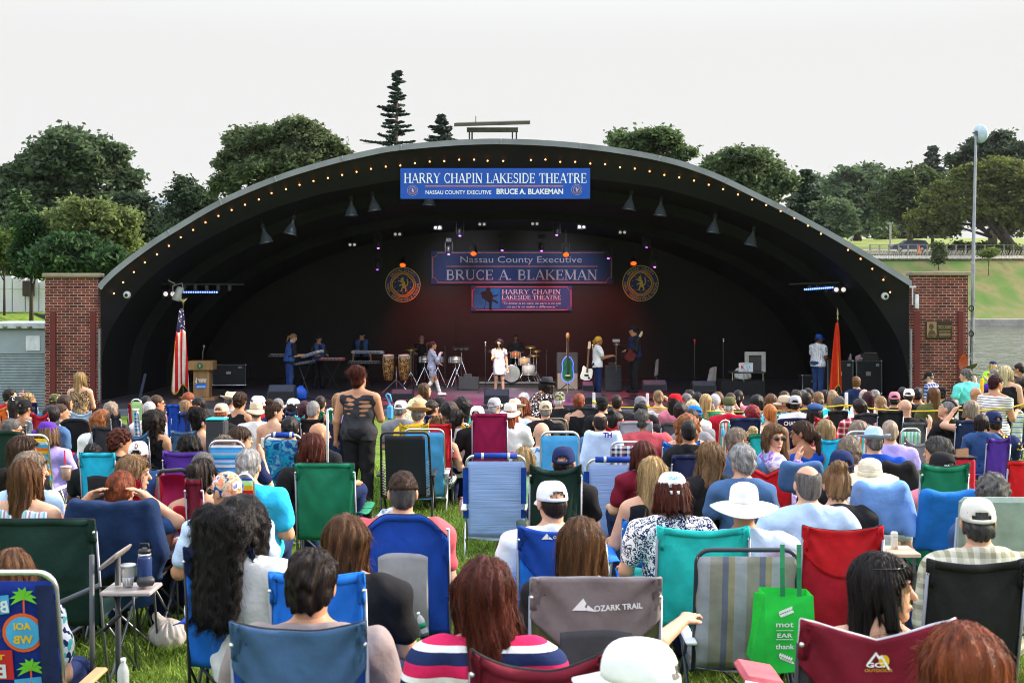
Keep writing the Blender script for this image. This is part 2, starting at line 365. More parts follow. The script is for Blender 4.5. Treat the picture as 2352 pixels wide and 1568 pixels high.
def rig(pose,sh=.37,lean=.1,bw=1.,arms='rest',head=(0,0),rec=0.):
 """joints of a figure that faces +y, its base on the ground at the origin"""
 J={}
 if pose=='sit':
  hip=(0,0,sh+.09);nb=(0,-lean,sh+.09+sqrt(.47**2-lean**2))
  J['kn']=[(s*.14,.43,sh+.1)for s in(-1,1)];J['an']=[(s*.13,.42,.07)for s in(-1,1)]
 elif pose=='walk':
  hip=(0,0,.9);nb=(0,lean,1.4)
  J['kn']=[(-.1,.16,.52),(.09,-.02,.48)];J['an']=[(-.1,.3,.09),(.09,-.26,.16)]
 else:
  hip=(0,0,.92);nb=(0,lean,.92+sqrt(.5**2-min(.49,abs(lean))**2))
  J['kn']=[(-.1,.03,.5),(.1,.02,.5)];J['an']=[(-.12,.0,.07),(.13,-.02,.07)]
 J['hip']=hip;J['nb']=nb
 hd=(0,nb[1]+.035+(lean*.45 if pose!='sit' else 0),nb[2]+.165);J['hd']=hd
 ch=lerp(hip,nb,.62);J['ch']=ch
 shl=[(s*.185*bw,nb[1]+.0,nb[2]-.065)for s in(-1,1)];J['sh']=shl
 A={'rest':((.09,.05,-.25),(.06,.3,-.27)),'lap':((.05,.03,-.27),(-.06,.25,-.33)),'down':((.06,-.02,-.29),(.08,.02,-.54)),'hip':((.16,-.06,-.25),(.03,.1,-.36)),
 'face':((.08,.14,-.22),(-.04,.2,.03)),'phone':((.07,.2,-.14),(-.03,.38,.08)),'back':((.19,.0,.04),(.0,-.06,.2)),'cross':((.06,.06,-.26),(-.2,.2,-.24)),
 'keys':((.06,.04,-.28),(-.02,.32,-.28)),'mic':((.1,.1,-.22),(-.09,.25,-.02)),'clap':((.04,.1,-.25),(-.1,.4,-.2)),'out':((.16,.1,-.2),(.26,.34,-.16)),'guitar':((.1,.02,-.26),(-.14,.22,-.28)),'neck':((.14,.1,-.24),(.3,.28,-.16)),'brow':((.16,.12,.02),(-.02,.2,.2)),'cup':((.05,.06,-.26),(-.06,.32,-.18)),'rail':((.12,-.02,-.26),(.24,.2,-.42))}
 ar=arms.split('/')if '/' in arms else[arms,arms]
 J['el'],J['wr']=[],[]
 for q,s in enumerate((-1,1)):
  e,w=A[ar[q]];b=shl[q]
  J['el'].append((b[0]+s*e[0]*.9,b[1]+e[1],b[2]+e[2]));J['wr'].append((b[0]+s*w[0],b[1]+w[1],b[2]+w[2]))
 J['head']=head;J['pose']=pose;J['bw']=bw;J['arms']=ar
 return J
def torso(X,Y,Z,J,g=0.):
 hip,nb,ch,bw=J['hip'],J['nb'],J['ch'],J['bw'];bd=.5+.5*bw
 d=ell(X,Y,Z,(0,hip[1]-.01,hip[2]+.01),(.165*bw+g,.12*bd*bw+g,.13+g))
 w=lerp(hip,nb,.33);d=smin(d,ell(X,Y,Z,(0,w[1]+.01,w[2]),(.14*bw**1.3+g,.105*bw*bd+g,.16+g)),.07)
 d=smin(d,ell(X,Y,Z,(0,ch[1],ch[2]+.01),(.162*bw+g,.112*bd+g,.17+g)),.06)
 l,r=J['sh'];d=smin(d,cap(X,Y,Z,(l[0]*.85,l[1],l[2]),(r[0]*.85,r[1],r[2]),.062+g),.06)
 d=smin(d,cap(X,Y,Z,(0,nb[1],nb[2]+.02),(l[0]*.75,l[1],l[2]+.03),.05+g,.04+g),.05)
 d=smin(d,cap(X,Y,Z,(0,nb[1],nb[2]+.02),(r[0]*.75,r[1],r[2]+.03),.05+g,.04+g),.05)
 return d
def legs(X,Y,Z,J,g=0.,to=1.,wide=0.):
 d=None;bw=J['bw']
 for q,s in enumerate((-1,1)):
  h=(s*.09*bw,J['hip'][1],J['hip'][2]);k=J['kn'][q];a=J['an'][q]
  if to<=.5:k=lerp(h,k,to*1.3)
  e=cap(X,Y,Z,h,k,.09*bw+g,.062*(.5+.5*bw)+g+wide)
  if to>.5:e=smin(e,cap(X,Y,Z,k,lerp(k,a,(to-.5)*2),.058*(.5+.5*bw)+g+wide,.04+g+wide),.03)
  d=e if d is None else smin(d,e,.02)
 return d
def arm(X,Y,Z,J,q,g=0.,t0=0.,t1=2.):
 s,e,w=J['sh'][q],J['el'][q],J['wr'][q];f=.35+.65*J['bw']
 d=cap(X,Y,Z,s,lerp(s,e,min(1,t1)),.052*f+g,.043*f+g)
 if t1>1:d=smin(d,cap(X,Y,Z,e,lerp(e,w,t1-1),.041*f+g,.027+g),.02)
 return d
def hspace(X,Y,Z,J,pitch=True):
 c=J['hd'];yw,pt=R(-J['head'][0]),R(J['head'][1]if pitch else 0)
 x,y,z=X-c[0],Y-c[1],Z-c[2]
 x,y=x*cos(yw)+y*sin(yw),-x*sin(yw)+y*cos(yw)
 if pt:y,z=y*cos(pt)+z*sin(pt),-y*sin(pt)+z*cos(pt)
 return x,y,z
def hpt(J,p,pitch=True):
 yw,pt=R(-J['head'][0]),R(J['head'][1]if pitch else 0);x,y,z=p
 y,z=y*cos(pt)-z*sin(pt),y*sin(pt)+z*cos(pt)
 x,y=x*cos(yw)-y*sin(yw),x*sin(yw)+y*cos(yw)
 c=J['hd'];return(c[0]+x,c[1]+y,c[2]+z)
def headsdf(X,Y,Z,J):
 x,y,z=hspace(X,Y,Z,J)
 d=ell(x,y,z,(0,-.012,.03),(.077,.098,.09))
 d=smin(d,ell(x,y,z,(0,.022,-.045),(.058,.072,.074)),.035)
 d=smin(d,ell(x,y,z,(0,.072,-.098),(.027,.022,.022)),.02)
 d=smin(d,ell(x,y,z,(0,.08,.03),(.048,.016,.012)),.015)
 for s in(-1,1):d=smax(d,-ell(x,y,z,(s*.032,.103,.01),(.019,.017,.012)),.01)
 d=smin(d,cap(x,y,z,(0,.088,.012),(0,.113,-.028),.008,.013),.012)
 d=smin(d,ell(x,y,z,(0,.093,-.06),(.024,.012,.006)),.006);d=smin(d,ell(x,y,z,(0,.09,-.071),(.021,.012,.006)),.005)
 for s in(-1,1):
  d=smin(d,ell(x,y,z,(s*.081,-.008,-.004),(.011,.021,.033)),.008)
  d=smin(d,ell(x,y,z,(s*.03,.086,.01),(.013,.012,.012)),.004)
 n0=lerp(J['nb'],J['hd'],.0);n=(J['nb'][0],J['nb'][1]+.01,J['nb'][2])
 h0=hpt(J,(0,-.03,-.05));f=.8+.2*J['bw']
 return smin(d,cap(X,Y,Z,h0,n,.054*f,.06*f),.025)
def handsdf(wr,el,side,curl,sc=1.):
 d=np.array(wr)-np.array(el);d/=np.linalg.norm(d)+1e-9
 up=np.array((0,0,1.))if abs(d[2])<.8 else np.array((0,-1.,0));lat=np.cross(d,up);lat/=np.linalg.norm(lat);up=np.cross(lat,d)
 wr=np.array(wr)
 def P(a,b,c):return tuple(wr+(d*a+lat*b+up*c)*sc)
 def fn(X,Y,Z):
  r=cap(X,Y,Z,P(-.03,0,0),P(.03,0,0),.026*sc,.03*sc)
  r=smin(r,cap(X,Y,Z,P(.06,-.022,0),P(.06,.022,0),.017*sc),.02)
  for i,L in enumerate((.068,.078,.074,.058)):
   b=(i-1.5)*.0195*-side;c1,c2=curl*.9,curl*2.0
   p0=(.075,b,0);p1=(.075+L*.5*cos(c1),b*1.06,-L*.5*sin(c1));p2=(p1[0]+L*.5*cos(c2),b*1.08,p1[2]-L*.5*sin(c2))
   r=smin(r,smin(cap(X,Y,Z,P(*p0),P(*p1),.0092*sc,.0086*sc),cap(X,Y,Z,P(*p1),P(*p2),.0086*sc,.0072*sc),.003),.004)
  t=side*1.
  r=smin(r,smin(cap(X,Y,Z,P(.012,.022*t,-.006),P(.045,.046*t,-.016),.0135*sc,.011*sc),cap(X,Y,Z,P(.045,.046*t,-.016),P(.075,.052*t,-.022-.02*curl),.011*sc,.0085*sc),.004),.006)
  return r
 lo=wr-.14;hi=wr+.14
 return fn,lo,hi
def join(ps):
 V,Fq,o=[],[],0
 for v,f in ps:V.append(v);Fq.append(f+o);o+=len(v)
 return np.concatenate(V),np.concatenate(Fq)
def bounds(J,pad=.16):
 p=np.array([J['hip'],J['nb'],J['hd']]+J['kn']+J['an']+J['el']+J['wr']+J['sh']);pad+=.07+.12*max(0,J['bw']-1);return p.min(0)-pad,p.max(0)+pad
def hairfn(st,seed=0.,J=None):
 def base(x,y,z,th=1.,hl=.065,nape=1.):
  d=ell(x,y,z,(0,-.014,.034),(.082*th,.103*th,.096*th))
  d=smin(d,ell(x,y,z,(0,-.05,-.03*nape),(.07*th,.06*th,.07)),.02)
  return smax(d,((hl+(y-.09)*.86)-z)*.77,.012)
 gv=lambda x,y,z,a=.004,f=130.:a*np.sin(np.arctan2(x,-y+.02)*f*.16+3*np.sin(z*11+seed)+seed*5)+a*.7*np.sin(x*f+2.2*np.sin(z*14+seed))
 def drape(x,y,z,L,w,bk=.0,fr=0.,wv=0.):
  d=base(x,y,z,1.07)
  xx=x+wv*np.sin(z*22+seed)
  Lx=L*(1+.05*np.sin(x*55+seed*3))
  c=cap(xx*.105/w,y,z+0*x,(0,-.055-bk,.03),(0,-.075-bk,-L),.085,.07,sy=1.25)
  c=smax(c,-(z+Lx),.02);c=smax(c,y-.045,.03)
  d=smin(d,c,.03)
  if fr:
   for s in(-1,1):d=smin(d,cap(xx,y,z,(s*.075,.0,.03),(s*.092,.02,-fr),.026,.02,sy=.8),.03)
  return d
 f={
 'short':lambda x,y,z:base(x,y,z,1.03)-.006*lump(x,y,z,60,seed)+gv(x,y,z,.0015),
 'crop':lambda x,y,z:base(x,y,z,.985),
 'fadetop':lambda x,y,z:smax(base(x,y,z,1.05,.075),.028-z-.1*np.clip(y,-.2,.05),.015)-.006*lump(x,y,z,70,seed),
 'thin':lambda x,y,z:smax(base(x,y,z,1.0),(z-.055)-.35*np.abs(x)+.2*y,.02),
 'thick':lambda x,y,z:base(x,y,z,1.12)-.009*lump(x,y,z,52,seed)+gv(x,y,z,.003),
 'slick':lambda x,y,z:smin(base(x,y,z,1.03),cap(x,y,z,(0,-.1,-.03),(0,-.115,-.15),.024,.016),.02)+gv(x,y,z,.002),
 'pony':lambda x,y,z:smin(smin(base(x,y,z,1.03),cap(x,y,z,(0,-.1,.02),(0,-.15,-.02),.022,.03),.02),cap(x,y,z,(0,-.15,-.02),(.01,-.15,-.2),.03,.016),.02)+gv(x,y,z,.003),
 'highpony':lambda x,y,z:smin(smin(base(x,y,z,1.03),cap(x,y,z,(0,-.1,.07),(0,-.17,.05),.022,.035),.02),cap(x,y,z,(0,-.17,.05),(.01,-.18,-.24),.045,.02),.03)+gv(x,y,z,.004),
 'long':lambda x,y,z:drape(x,y,z,.3,.105,0,.12)+gv(x,y,z),
 'vlong':lambda x,y,z:drape(x,y,z,.46,.1,.0,.1)+gv(x,y,z),
 'mid':lambda x,y,z:drape(x,y,z,.2,.112,0,.12)+gv(x,y,z),
 'wavy':lambda x,y,z:drape(x,y,z,.3,.112,0,.2,.01)-.006*lump(x,y,z,36,seed)+gv(x,y,z),
 'curly':lambda x,y,z:smin(drape(x,y,z,.36,.165,.01,.2),ell(x,y,z,(0,-.03,-.01),(.125,.115,.135)),.04)-.014*lump(x,y,z,62,seed),
 'curlyback':lambda x,y,z:smin(drape(x,y,z,.42,.19,.11,.2),ell(x,y,z,(0,-.04,-.02),(.13,.125,.14)),.05)-.013*lump(x,y,z,62,seed),
 'bob':lambda x,y,z:drape(x,y,z,.1,.112,-.006,.09)+gv(x,y,z),
 'bun':lambda x,y,z:smin(base(x,y,z,1.04),ell(x,y,z,(0,-.065,.125),(.052,.05,.045))-.007*lump(x,y,z,75,seed),.012)+gv(x,y,z,.003),
 'lowbun':lambda x,y,z:smin(base(x,y,z,1.04),ell(x,y,z,(0,-.115,-.045),(.045,.036,.042))-.004*lump(x,y,z,75,seed),.012)+gv(x,y,z,.003),
 'puff':lambda x,y,z:smin(base(x,y,z,1.03),ell(x,y,z,(0,-.06,.1),(.1,.09,.085))-.014*lump(x,y,z,80,seed),.015),
 'afro':lambda x,y,z:smax(ell(x,y,z,(0,-.03,.03),(.115,.12,.12))-.008*lump(x,y,z,90,seed),y-.07-z*.25,.02),
 'curlshort':lambda x,y,z:base(x,y,z,1.13)-.012*lump(x,y,z,75,seed),
 'messy':lambda x,y,z:smin(base(x,y,z,1.04),ell(x,y,z,(0,-.06,.12),(.062,.055,.042))-.016*lump(x,y,z,70,seed),.012)+gv(x,y,z,.003),
 'mohawk':lambda x,y,z:smax(base(x,y,z,1.2),np.abs(x)-.03,.012)-.006*lump(x,y,z,90,seed)}[st]
 bx={'long':(-.2,-.16,-.36),'vlong':(-.2,-.18,-.52),'wavy':(-.2,-.18,-.36),'curly':(-.2,-.2,-.4),'curlyback':(-.24,-.32,-.48),'mid':(-.2,-.17,-.26),'pony':(-.13,-.2,-.23),'highpony':(-.13,-.25,-.29),'slick':(-.12,-.16,-.19)}.get(st,(-.16,-.19,-.16))
 return f,bx,(.2,.14,.22)
def strands(fn,V,Fq,J,n,L,wd,wave=0.,seed=1):
 """thin ribbons that creep down a hair surface: an uneven outline and separate locks"""
 r=np.random.RandomState(seed);P=V[Fq]
 nrm=np.cross(P[:,2]-P[:,0],P[:,3]-P[:,1]);ar=np.linalg.norm(nrm,axis=1)+1e-12
 k=r.choice(len(Fq),n,p=ar/ar.sum());w=r.rand(n,4);w/=w.sum(1,keepdims=True)
 p=(P[k]*w[:,:,None]).sum(1)
 F_=lambda q:fn(q[:,0],q[:,1],q[:,2])
 def grad(q):
  e=.004;g=np.stack([F_(q+(e,0,0))-F_(q-(e,0,0)),F_(q+(0,e,0))-F_(q-(0,e,0)),F_(q+(0,0,e))-F_(q-(0,0,e))],1);return g/(np.linalg.norm(g,axis=1)[:,None]+1e-9)
 c=np.array(hpt(J,(0,-.02,.13)));L=L*(.5+r.rand(n));off=.0012+.002*r.rand(n);fly=(r.rand(n)<.1)*r.rand(n)*.3;jit=r.randn(n,3)*.12;ph=r.rand(n)*6.3
 rows=[];q=p
 for s in(0,.25,.5,.75,1.):
  nn=grad(q);q=q-nn*(np.clip(F_(q),-.02,.02)-off-fly*L*s*s)[:,None]
  d=q-c;d[:,2]=-.1-.3*np.abs(d[:,2]);d+=jit*np.linalg.norm(d,axis=1)[:,None]
  d-=nn*(d*nn).sum(1)[:,None];d/=np.linalg.norm(d,axis=1)[:,None]+1e-9
  sd_=np.cross(nn,d);qq=q+sd_*(wave*np.sin(ph+s*7))[:,None]
  hw=(wd*(1-.8*s*s));rows+=[qq-sd_*hw,qq+sd_*hw];q=q+d*(L*.25)[:,None]
 VV=np.stack(rows,1).reshape(-1,3);b=np.arange(n)[:,None]*10
 FF=np.concatenate([np.stack([b[:,0]+2*i,b[:,0]+2*i+1,b[:,0]+2*i+3,b[:,0]+2*i+2],1)for i in range(4)])
 return VV,FF
# ------------------------------------------------------------- hats (head space, turned with the head)
def hat(kind,col,J,root,hh='hdark',fw=True):
 y=hpt;name={'cap':'baseball_cap','rcap':'baseball_cap','sun':'sun_hat','fedora':'fedora','bucket':'bucket_hat','band':'head_scarf','beanie':'knit_cap','news':'flat_cap','mil':'army_cap'}[kind]
 def tr(mb):
  mb.v=[hpt(J,p)for p in mb.v];return mb
 mm=col if not isinstance(col,(str,tuple))else cloth(col,bump=.2,tl=0)
 b=MB()
 if kind in('cap','rcap','mil'):
  sg=-1 if kind=='rcap' else 1;n,m=32,9;z0=.022
  def pt(a,t):
   ph=t*pi/2;rr=cos(ph)**.52;zz=sin(ph)**(1.0 if kind!='mil' else .55)
   return(.09*rr*cos(a),-.012+.112*rr*sin(a),z0+.108*zz+.012*sin(a)*sg*(1-t))
  vs=[pt(2*pi*i/n,j/m)for j in range(m+1)for i in range(n)]
  fs=[]
  for j in range(m):
   for i in range(n):
    a=(2*pi*(i+.5)/n)-(1.5*pi if sg>0 else .5*pi);a=(a+pi)%(2*pi)-pi
    if kind!='mil' and 1<=j<=2 and abs(a)<.5-.16*(j-1):continue
    fs.append((j*n+i,j*n+(i+1)%n,(j+1)*n+(i+1)%n,(j+1)*n+i))
  b.add(vs,fs)
  if kind=='mil':b.tube([(.087*cos(2*pi*k/24),-.012+.109*sin(2*pi*k/24),z0+.006)for k in range(24)],.004,5,closed=True)
  b.ball((0,-.012,z0+.096),.008,8,4)
  o=build(name,tr(b),mm,root,True);o.data.materials[0]=mm
  so=o.modifiers.new('t','SOLIDIFY');so.thickness=.003
  v=MB();L=.085
  def bl(u,w):
   a=(u-.5)*2;x=a*.078;e=sqrt(max(0,1-a*a));yb=-.012+.108*sqrt(max(0,1-(x/.087)**2))
   return(x,sg*(yb+w*L*e**.5*1.0),z0+.008+.006-.022*a*a*(.4+w)-.018*w)
  v.grid(bl,16,5)
  p=build('visor',tr(v),mm,o,True);so=p.modifiers.new('t','SOLIDIFY');so.thickness=.004
  return o
 if kind in('sun','fedora','bucket'):
  br={'sun':.2,'fedora':.155,'bucket':.14}[kind];ch={'sun':.105,'fedora':.12,'bucket':.1}[kind];z0=.03
  prof=[(.084,0),(.085,.02),(.083,ch*.6),(.076,ch*.85),(.06,ch),(.03,ch+(.012 if kind=='sun' else-.006)),(0,ch+(.015 if kind=='sun' else-.018))]
  def cr(p,a):
   if kind=='fedora' and p.z>ch*.7:p.x*=.8 if sin(a)>0 else .95
   if kind=='fedora':p.z-=.012*abs(cos(a))*(p.z>ch*.8)
   return p
  b.lathe(prof,28,(0,-.012,z0),1.0,1.22,fn=cr)
  o=build(name,tr(b),mm,root,True)
  v=MB();dr={'sun':-.035,'fedora':.012,'bucket':-.03}[kind]
  def rim(p,a):
   t=(hypot(p.x,p.y)-.083)/(br-.083)
   p.z+=dr*t*t+(.018*abs(cos(a))*t if kind=='fedora' else .012*sin(2*a+1)*t)-(.015*sin(a)*t if kind=='fedora' else 0);return p
  v.lathe([(.083,.003),(.083+(br-.083)*.33,.003),(.083+(br-.083)*.66,.003),(br,.003),(br,-.002),(.083+(br-.083)*.5,-.002),(.083,-.002)],36,(0,-.012,z0),1,1.14,fn=rim)
  build('brim',tr(v),mm,o,True)
  if kind!='bucket':
   w=MB();w.lathe([(.0855,.004),(.0875,.006),(.0868,.03),(.085,.032)],28,(0,-.012,z0),1.0,1.22);build('hat_band',tr(w),cloth(fw if isinstance(fw,str)else 'black'),o,True)
  return o
 if kind=='news':
  b.ball((0,-.01,.07),(.105,.125,.05),24,10);b.lathe([(.083,0),(.085,.03),(.08,.05)],24,(0,-.012,.025),1,1.2)
  o=build(name,tr(b),mm,root,True);return o
 r={'band':1.04,'beanie':1.06}[kind]
 fn=lambda X,Y,Z:(lambda x,yy,z:smax(ell(x,yy,z,(0,-.014,.03),(.083*r,.104*r,.096*r)),(.03+(yy-.09)*.5-z),.006)+.002*np.sin(z*160+x*90))(*hspace(X,Y,Z,J))
 c=J['hd'];V,Fq=surf(fn,(c[0]-.15,c[1]-.15,c[2]-.1),(c[0]+.15,c[1]+.15,c[2]+.17),.011)
 o=link(name,npmesh(name,V,Fq),mm,root)
 if kind=='band':
  v=MB();v.ball((0,-.12,-.02),(.022,.016,.016));v.tube([(0,-.12,-.02),(.02,-.14,-.07),(.03,-.135,-.12)],[.014,.016,.008],6);v.tube([(0,-.12,-.02),(-.02,-.14,-.06),(-.025,-.135,-.1)],[.014,.015,.008],6)
  build('knot',tr(v),mm,o,True)
 return o
GR={}
def person(J,loc,rz,sc,Zd,skin='L',hair=None,hcol='hdark',top='tee',tcol='white',pants='navy',hatk=None,hcolr='black',shoes='black',glasses=None,eyes=False,fade=None,hands=None,band=None,seed=0.,label='',group=None,strand=True,legk=1.,extra=None):
 root=thing('person',label,'person',loc,rz,group);root.scale=(sc,sc,sc)
 h=min(.024,max(.0095,Zd*.0013));hh=min(.02,max(.0062,Zd*.0009));rs=random.Random(int(seed*977)+5)
 lo,hi=bounds(J)
 def bodyfn(X,Y,Z):
  d=torso(X,Y,Z,J);d=smin(d,legs(X,Y,Z,J),.05)
  for q in(0,1):d=smin(d,arm(X,Y,Z,J,q),.035)
  for a in J['an']:d=smin(d,cap(X,Y,Z,(a[0],a[1]-.02,.045),(a[0]*1.1,a[1]+.15,.035),.042,.034),.03)
  d=smin(d,cap(X,Y,Z,J['nb'],lerp(J['nb'],J['hd'],.5),.058,.054),.03)
  return d
 ps=[surf(bodyfn,lo,hi,h)]
 c=J['hd'];ps.append(surf(lambda X,Y,Z:headsdf(X,Y,Z,J),(c[0]-.12,c[1]-.16,J['nb'][2]-.06),(c[0]+.12,c[1]+.16,c[2]+.15),hh))
 hs_=hands if hands is not None else('LR' if Zd<11 else '')
 for q,s in enumerate((-1,1)):
  if 'LR'[q]in hs_:
   fn,l2,h2=handsdf(J['wr'][q],J['el'][q],s,.35 if J['arms'][q]not in('mic','cup','phone')else .8);ps.append(surf(fn,l2,h2,max(.0055,hh*.75)))
  else:
   w,e=np.array(J['wr'][q]),np.array(J['el'][q]);d=(w-e)/np.linalg.norm(w-e)
   fn=lambda X,Y,Z:smin(cap(X,Y,Z,tuple(w),tuple(w+d*.07),.027,.032),cap(X,Y,Z,tuple(w+d*.07),tuple(w+d*.15),.026,.016),.02)
   ps.append(surf(fn,w-.1,w+.19,max(.012,h*.7))if Zd<22 else surf(fn,w-.18,w+.19,.016))
 V,Fq=join(ps)
 me=npmesh('body',V,Fq);body=link('body',me,skinm(skin),root)
 if top:
  k,tc_=top,tcol
  slv={'tee':.62,'tank':0.,'long':1.93,'strapless':0.,'vest':0.,'cap':.3,'dress':.3,'half':.8,'sun':0.}[k]
  nb,hip=J['nb'],J['hip'];g=.014
  hem=hip[2]-(.08 if k not in('dress','sun')else .3)if J['pose']!='sit' else hip[2]-.1
  def topfn(X,Y,Z):
   d=torso(X,Y,Z,J,g)
   if slv:
    for q in(0,1):d=smin(d,arm(X,Y,Z,J,q,g+(.012 if slv<1 else .004),0,slv),.03)
   d=smin(d,smax(legs(X,Y,Z,J,g+.006),Y-hip[1]-.1,.02),.05)
   if k in('dress','sun'):d=smin(d,cap(X,Y,Z,hip,(0,hip[1],hem),.15*J['bw'],.2,sy=1.25),.08)
   elif k in('tee','half','cap'):d=smin(d,cap(X,Y,Z,(0,hip[1],hip[2]+.14),(0,hip[1],hip[2]-.1),.14*J['bw']+g,.158*J['bw']+g,sy=1.3),.05)
   nl={'tee':.036,'long':.04,'tank':-.05,'strapless':-.17,'vest':-.03,'cap':-.01,'dress':-.03,'half':.038,'sun':-.06}[k]
   d=smax(d,Z-(nb[2]+nl)+.35*(Y-nb[1]),.006)
   if k in('tank','vest','sun'):
    for s in(-1,1):d=smax(d,-(cap(X,Y,Z,(s*.23*J['bw'],nb[1],nb[2]-.05),(s*.23*J['bw'],nb[1],nb[2]+.2),.085),)[0],.01)
    d=smax(d,-ell(X,Y,Z,(0,nb[1],nb[2]+.03),(.085,.2,.1)),.01)
   d=smax(d,hem-Z,.006)
   if extra=='rip':
    for i in range(4):
     for s in(-1,1):d=smax(d,-ell(X,Y,Z,(s*.075*J['bw'],nb[1]-.1,nb[2]-.09-.055*i-.01*s),(.06*J['bw']-.006*i,.12,.02-.002*i)),.004)
   d=d+.0065*np.sin(Z*30+9*X+2.2*np.sin(X*17+seed)+seed)*np.sin(X*13+8*Z+seed)+.0045*np.sin(X*40-Z*22+seed*2)*np.clip((np.abs(X)-.08)*12,0,1)
   return d
  V,Fq=surf(topfn,lo,hi,h*.92)
  mm=tcol if not isinstance(tcol,(str,tuple))else cloth(tcol,tl=.0)
  nm={'tee':'shirt','tank':'tank_top','long':'shirt','strapless':'strapless_top','vest':'vest','cap':'blouse','dress':'dress','half':'shirt','sun':'dress'}[k]
  link(nm,npmesh(nm,V,Fq),mm,root)
 if extra and extra.startswith('vest'):
  def vf(X,Y,Z):
   d=smin(torso(X,Y,Z,J,.032),smax(legs(X,Y,Z,J,.03),Y-J['hip'][1]-.1,.02),.05);d=smax(d,Z-J['nb'][2]-.035+.35*(Y-J['nb'][1]),.006);d=smax(d,J['hip'][2]-.02-Z,.006)
   for s in(-1,1):d=smax(d,-cap(X,Y,Z,(s*.25*J['bw'],J['nb'][1],J['nb'][2]-.1),(s*.25*J['bw'],J['nb'][1],J['nb'][2]+.2),.1),.01)
   return smax(d,-cap(X,Y,Z,(0,J['nb'][1]+.16,J['nb'][2]-.5),(0,J['nb'][1]+.16,J['nb'][2]+.1),.05,.09),.01)
  V,Fq=surf(vf,lo,hi,h);link('vest',npmesh('vest',V,Fq),(lambda q:q if not isinstance(q,str)else cloth(q))(cx_(extra[5:])),root)
 if pants and k not in('dress','sun'):
  def pf(X,Y,Z):
   d=ell(X,Y,Z,(0,J['hip'][1]-.01,J['hip'][2]+.01),(.165*J['bw']+.012,.125*J['bw']*(.5+.5*J['bw'])+.014,.145));d=smin(d,legs(X,Y,Z,J,.011,legk,.012 if legk>.8 else .02),.03)
   d=smax(d,Z-J['hip'][2]-.09,.006)
   if legk>.8:d=smax(d,.075-Z,.006)
   return d+.004*np.sin(Z*34+12*X+seed)*np.sin(X*20+Z*9+Y*15)
  V,Fq=surf(pf,lo,hi,h);nm='trousers' if legk>.8 else 'shorts'
  if len(Fq):link(nm,npmesh(nm,V,Fq),pants if not isinstance(pants,(str,tuple))else cloth(pants),root)
 if shoes:
  for q,a in enumerate(J['an']):
   fn=lambda X,Y,Z:smax(cap(X,Y,Z,(a[0],a[1]-.03,a[2]-.02),(a[0]*1.1,a[1]+.16,a[2]-.03),.055,.045),a[2]-.065-Z,.005)
   V,Fq=surf(fn,(a[0]-.1,a[1]-.13,a[2]-.1),(a[0]+.1,a[1]+.25,a[2]+.1),max(.014,h));
   if len(Fq):link('shoe',npmesh('shoe',V,Fq),cloth(shoes),root)
 if extra=='boots':
  for q in(0,1):
   k_,a_=J['kn'][q],J['an'][q];b_=lerp(k_,a_,.05);V,Fq=surf(lambda X,Y,Z:cap(X,Y,Z,b_,a_,.062,.05)+.003*np.sin(Z*60),np.minimum(b_,a_)-.09,np.maximum(b_,a_)+.09,.014);link('boot',npmesh('boot',V,Fq),cloth('white'),root)
 if hair and hair!='bald':
  for st,cl in([(hair,hcol)]if not fade else[('crop',fade),(hair,hcol)]):
   f,b0,b1=hairfn(st,seed,J);cc=J['hd'];pt=st not in('long','vlong','wavy','curly','curlyback','mid','bob')
   under=hatk is not None
   def fn(X,Y,Z):
    x,y,z=hspace(X,Y,Z,J,pt);q_=1+.1*np.clip((z+.01)/.05,0,1)if under else 1.
    d=f(x*q_,(y+.012)*q_-.012,z)
    if under:d=smax(d,z-(.075 if 'cap' in hatk else .04),.01)if st not in('bun','puff')else d
    return d
   rr=max(abs(b0[0]),abs(b0[1]),.2)
   V,Fq=surf(fn,(cc[0]-rr,cc[1]-rr,cc[2]+b0[2]),(cc[0]+rr,cc[1]+rr,cc[2]+b1[2]),hh*1.05)
   if strand and Zd<12.5 and len(Fq):
    n=int(min(12000,2000+48000/Zd));Ls={'crop':.01,'fadetop':.02,'short':.022,'thin':.016,'thick':.024,'curlshort':.03,'afro':.03,'bun':.05,'pony':.06,'lowbun':.05}.get(st,.11);wv=.012 if st in('curly','curlyback','wavy','puff','curlshort')else .002
    if st=='crop':n=n//2
    sv,sf=strands(fn,V,Fq,J,n,Ls,.0007*max(1,Zd/5),wv,int(seed*100)%9999+3);V,Fq=join([(V,Fq),(sv,sf)])
   if len(Fq):link('hair',npmesh('hair',V,Fq),hairm(cl),root)
 if hatk:hat(hatk,hcolr,J,root,fw=band or True)
 if glasses:
  b=MB()
  for s in(-1,1):
   b.ball((s*.034,.108,.012),(.028,.006,.02),12,6);b.tube([(s*.06,.106,.016),(s*.08,.07,.016),(s*.084,-.01,.012)],.0025,5)
  b.tube([(-.01,.112,.014),(.01,.112,.014)],.003,5)
  if glasses=='top':b.v=[(x,y-.045,z+.075)for x,y,z in b.v]
  b.v=[hpt(J,p)for p in b.v];build('sunglasses',b,mat('black',rough=.15,spec=.6),root,True)
 elif eyes:
  for s in(-1,1):
   b=MB();b.ball((s*.031,.088,.01),.0125,10,6);b.v=[hpt(J,p)for p in b.v];e=build('eye',b,mat((.6,.58,.55),rough=.2),root,True)
   b=MB();b.ball((s*.031,.0975,.01),.0055,8,5);b.v=[hpt(J,p)for p in b.v];build('iris',b,mat('hdark',rough=.1),e,True)
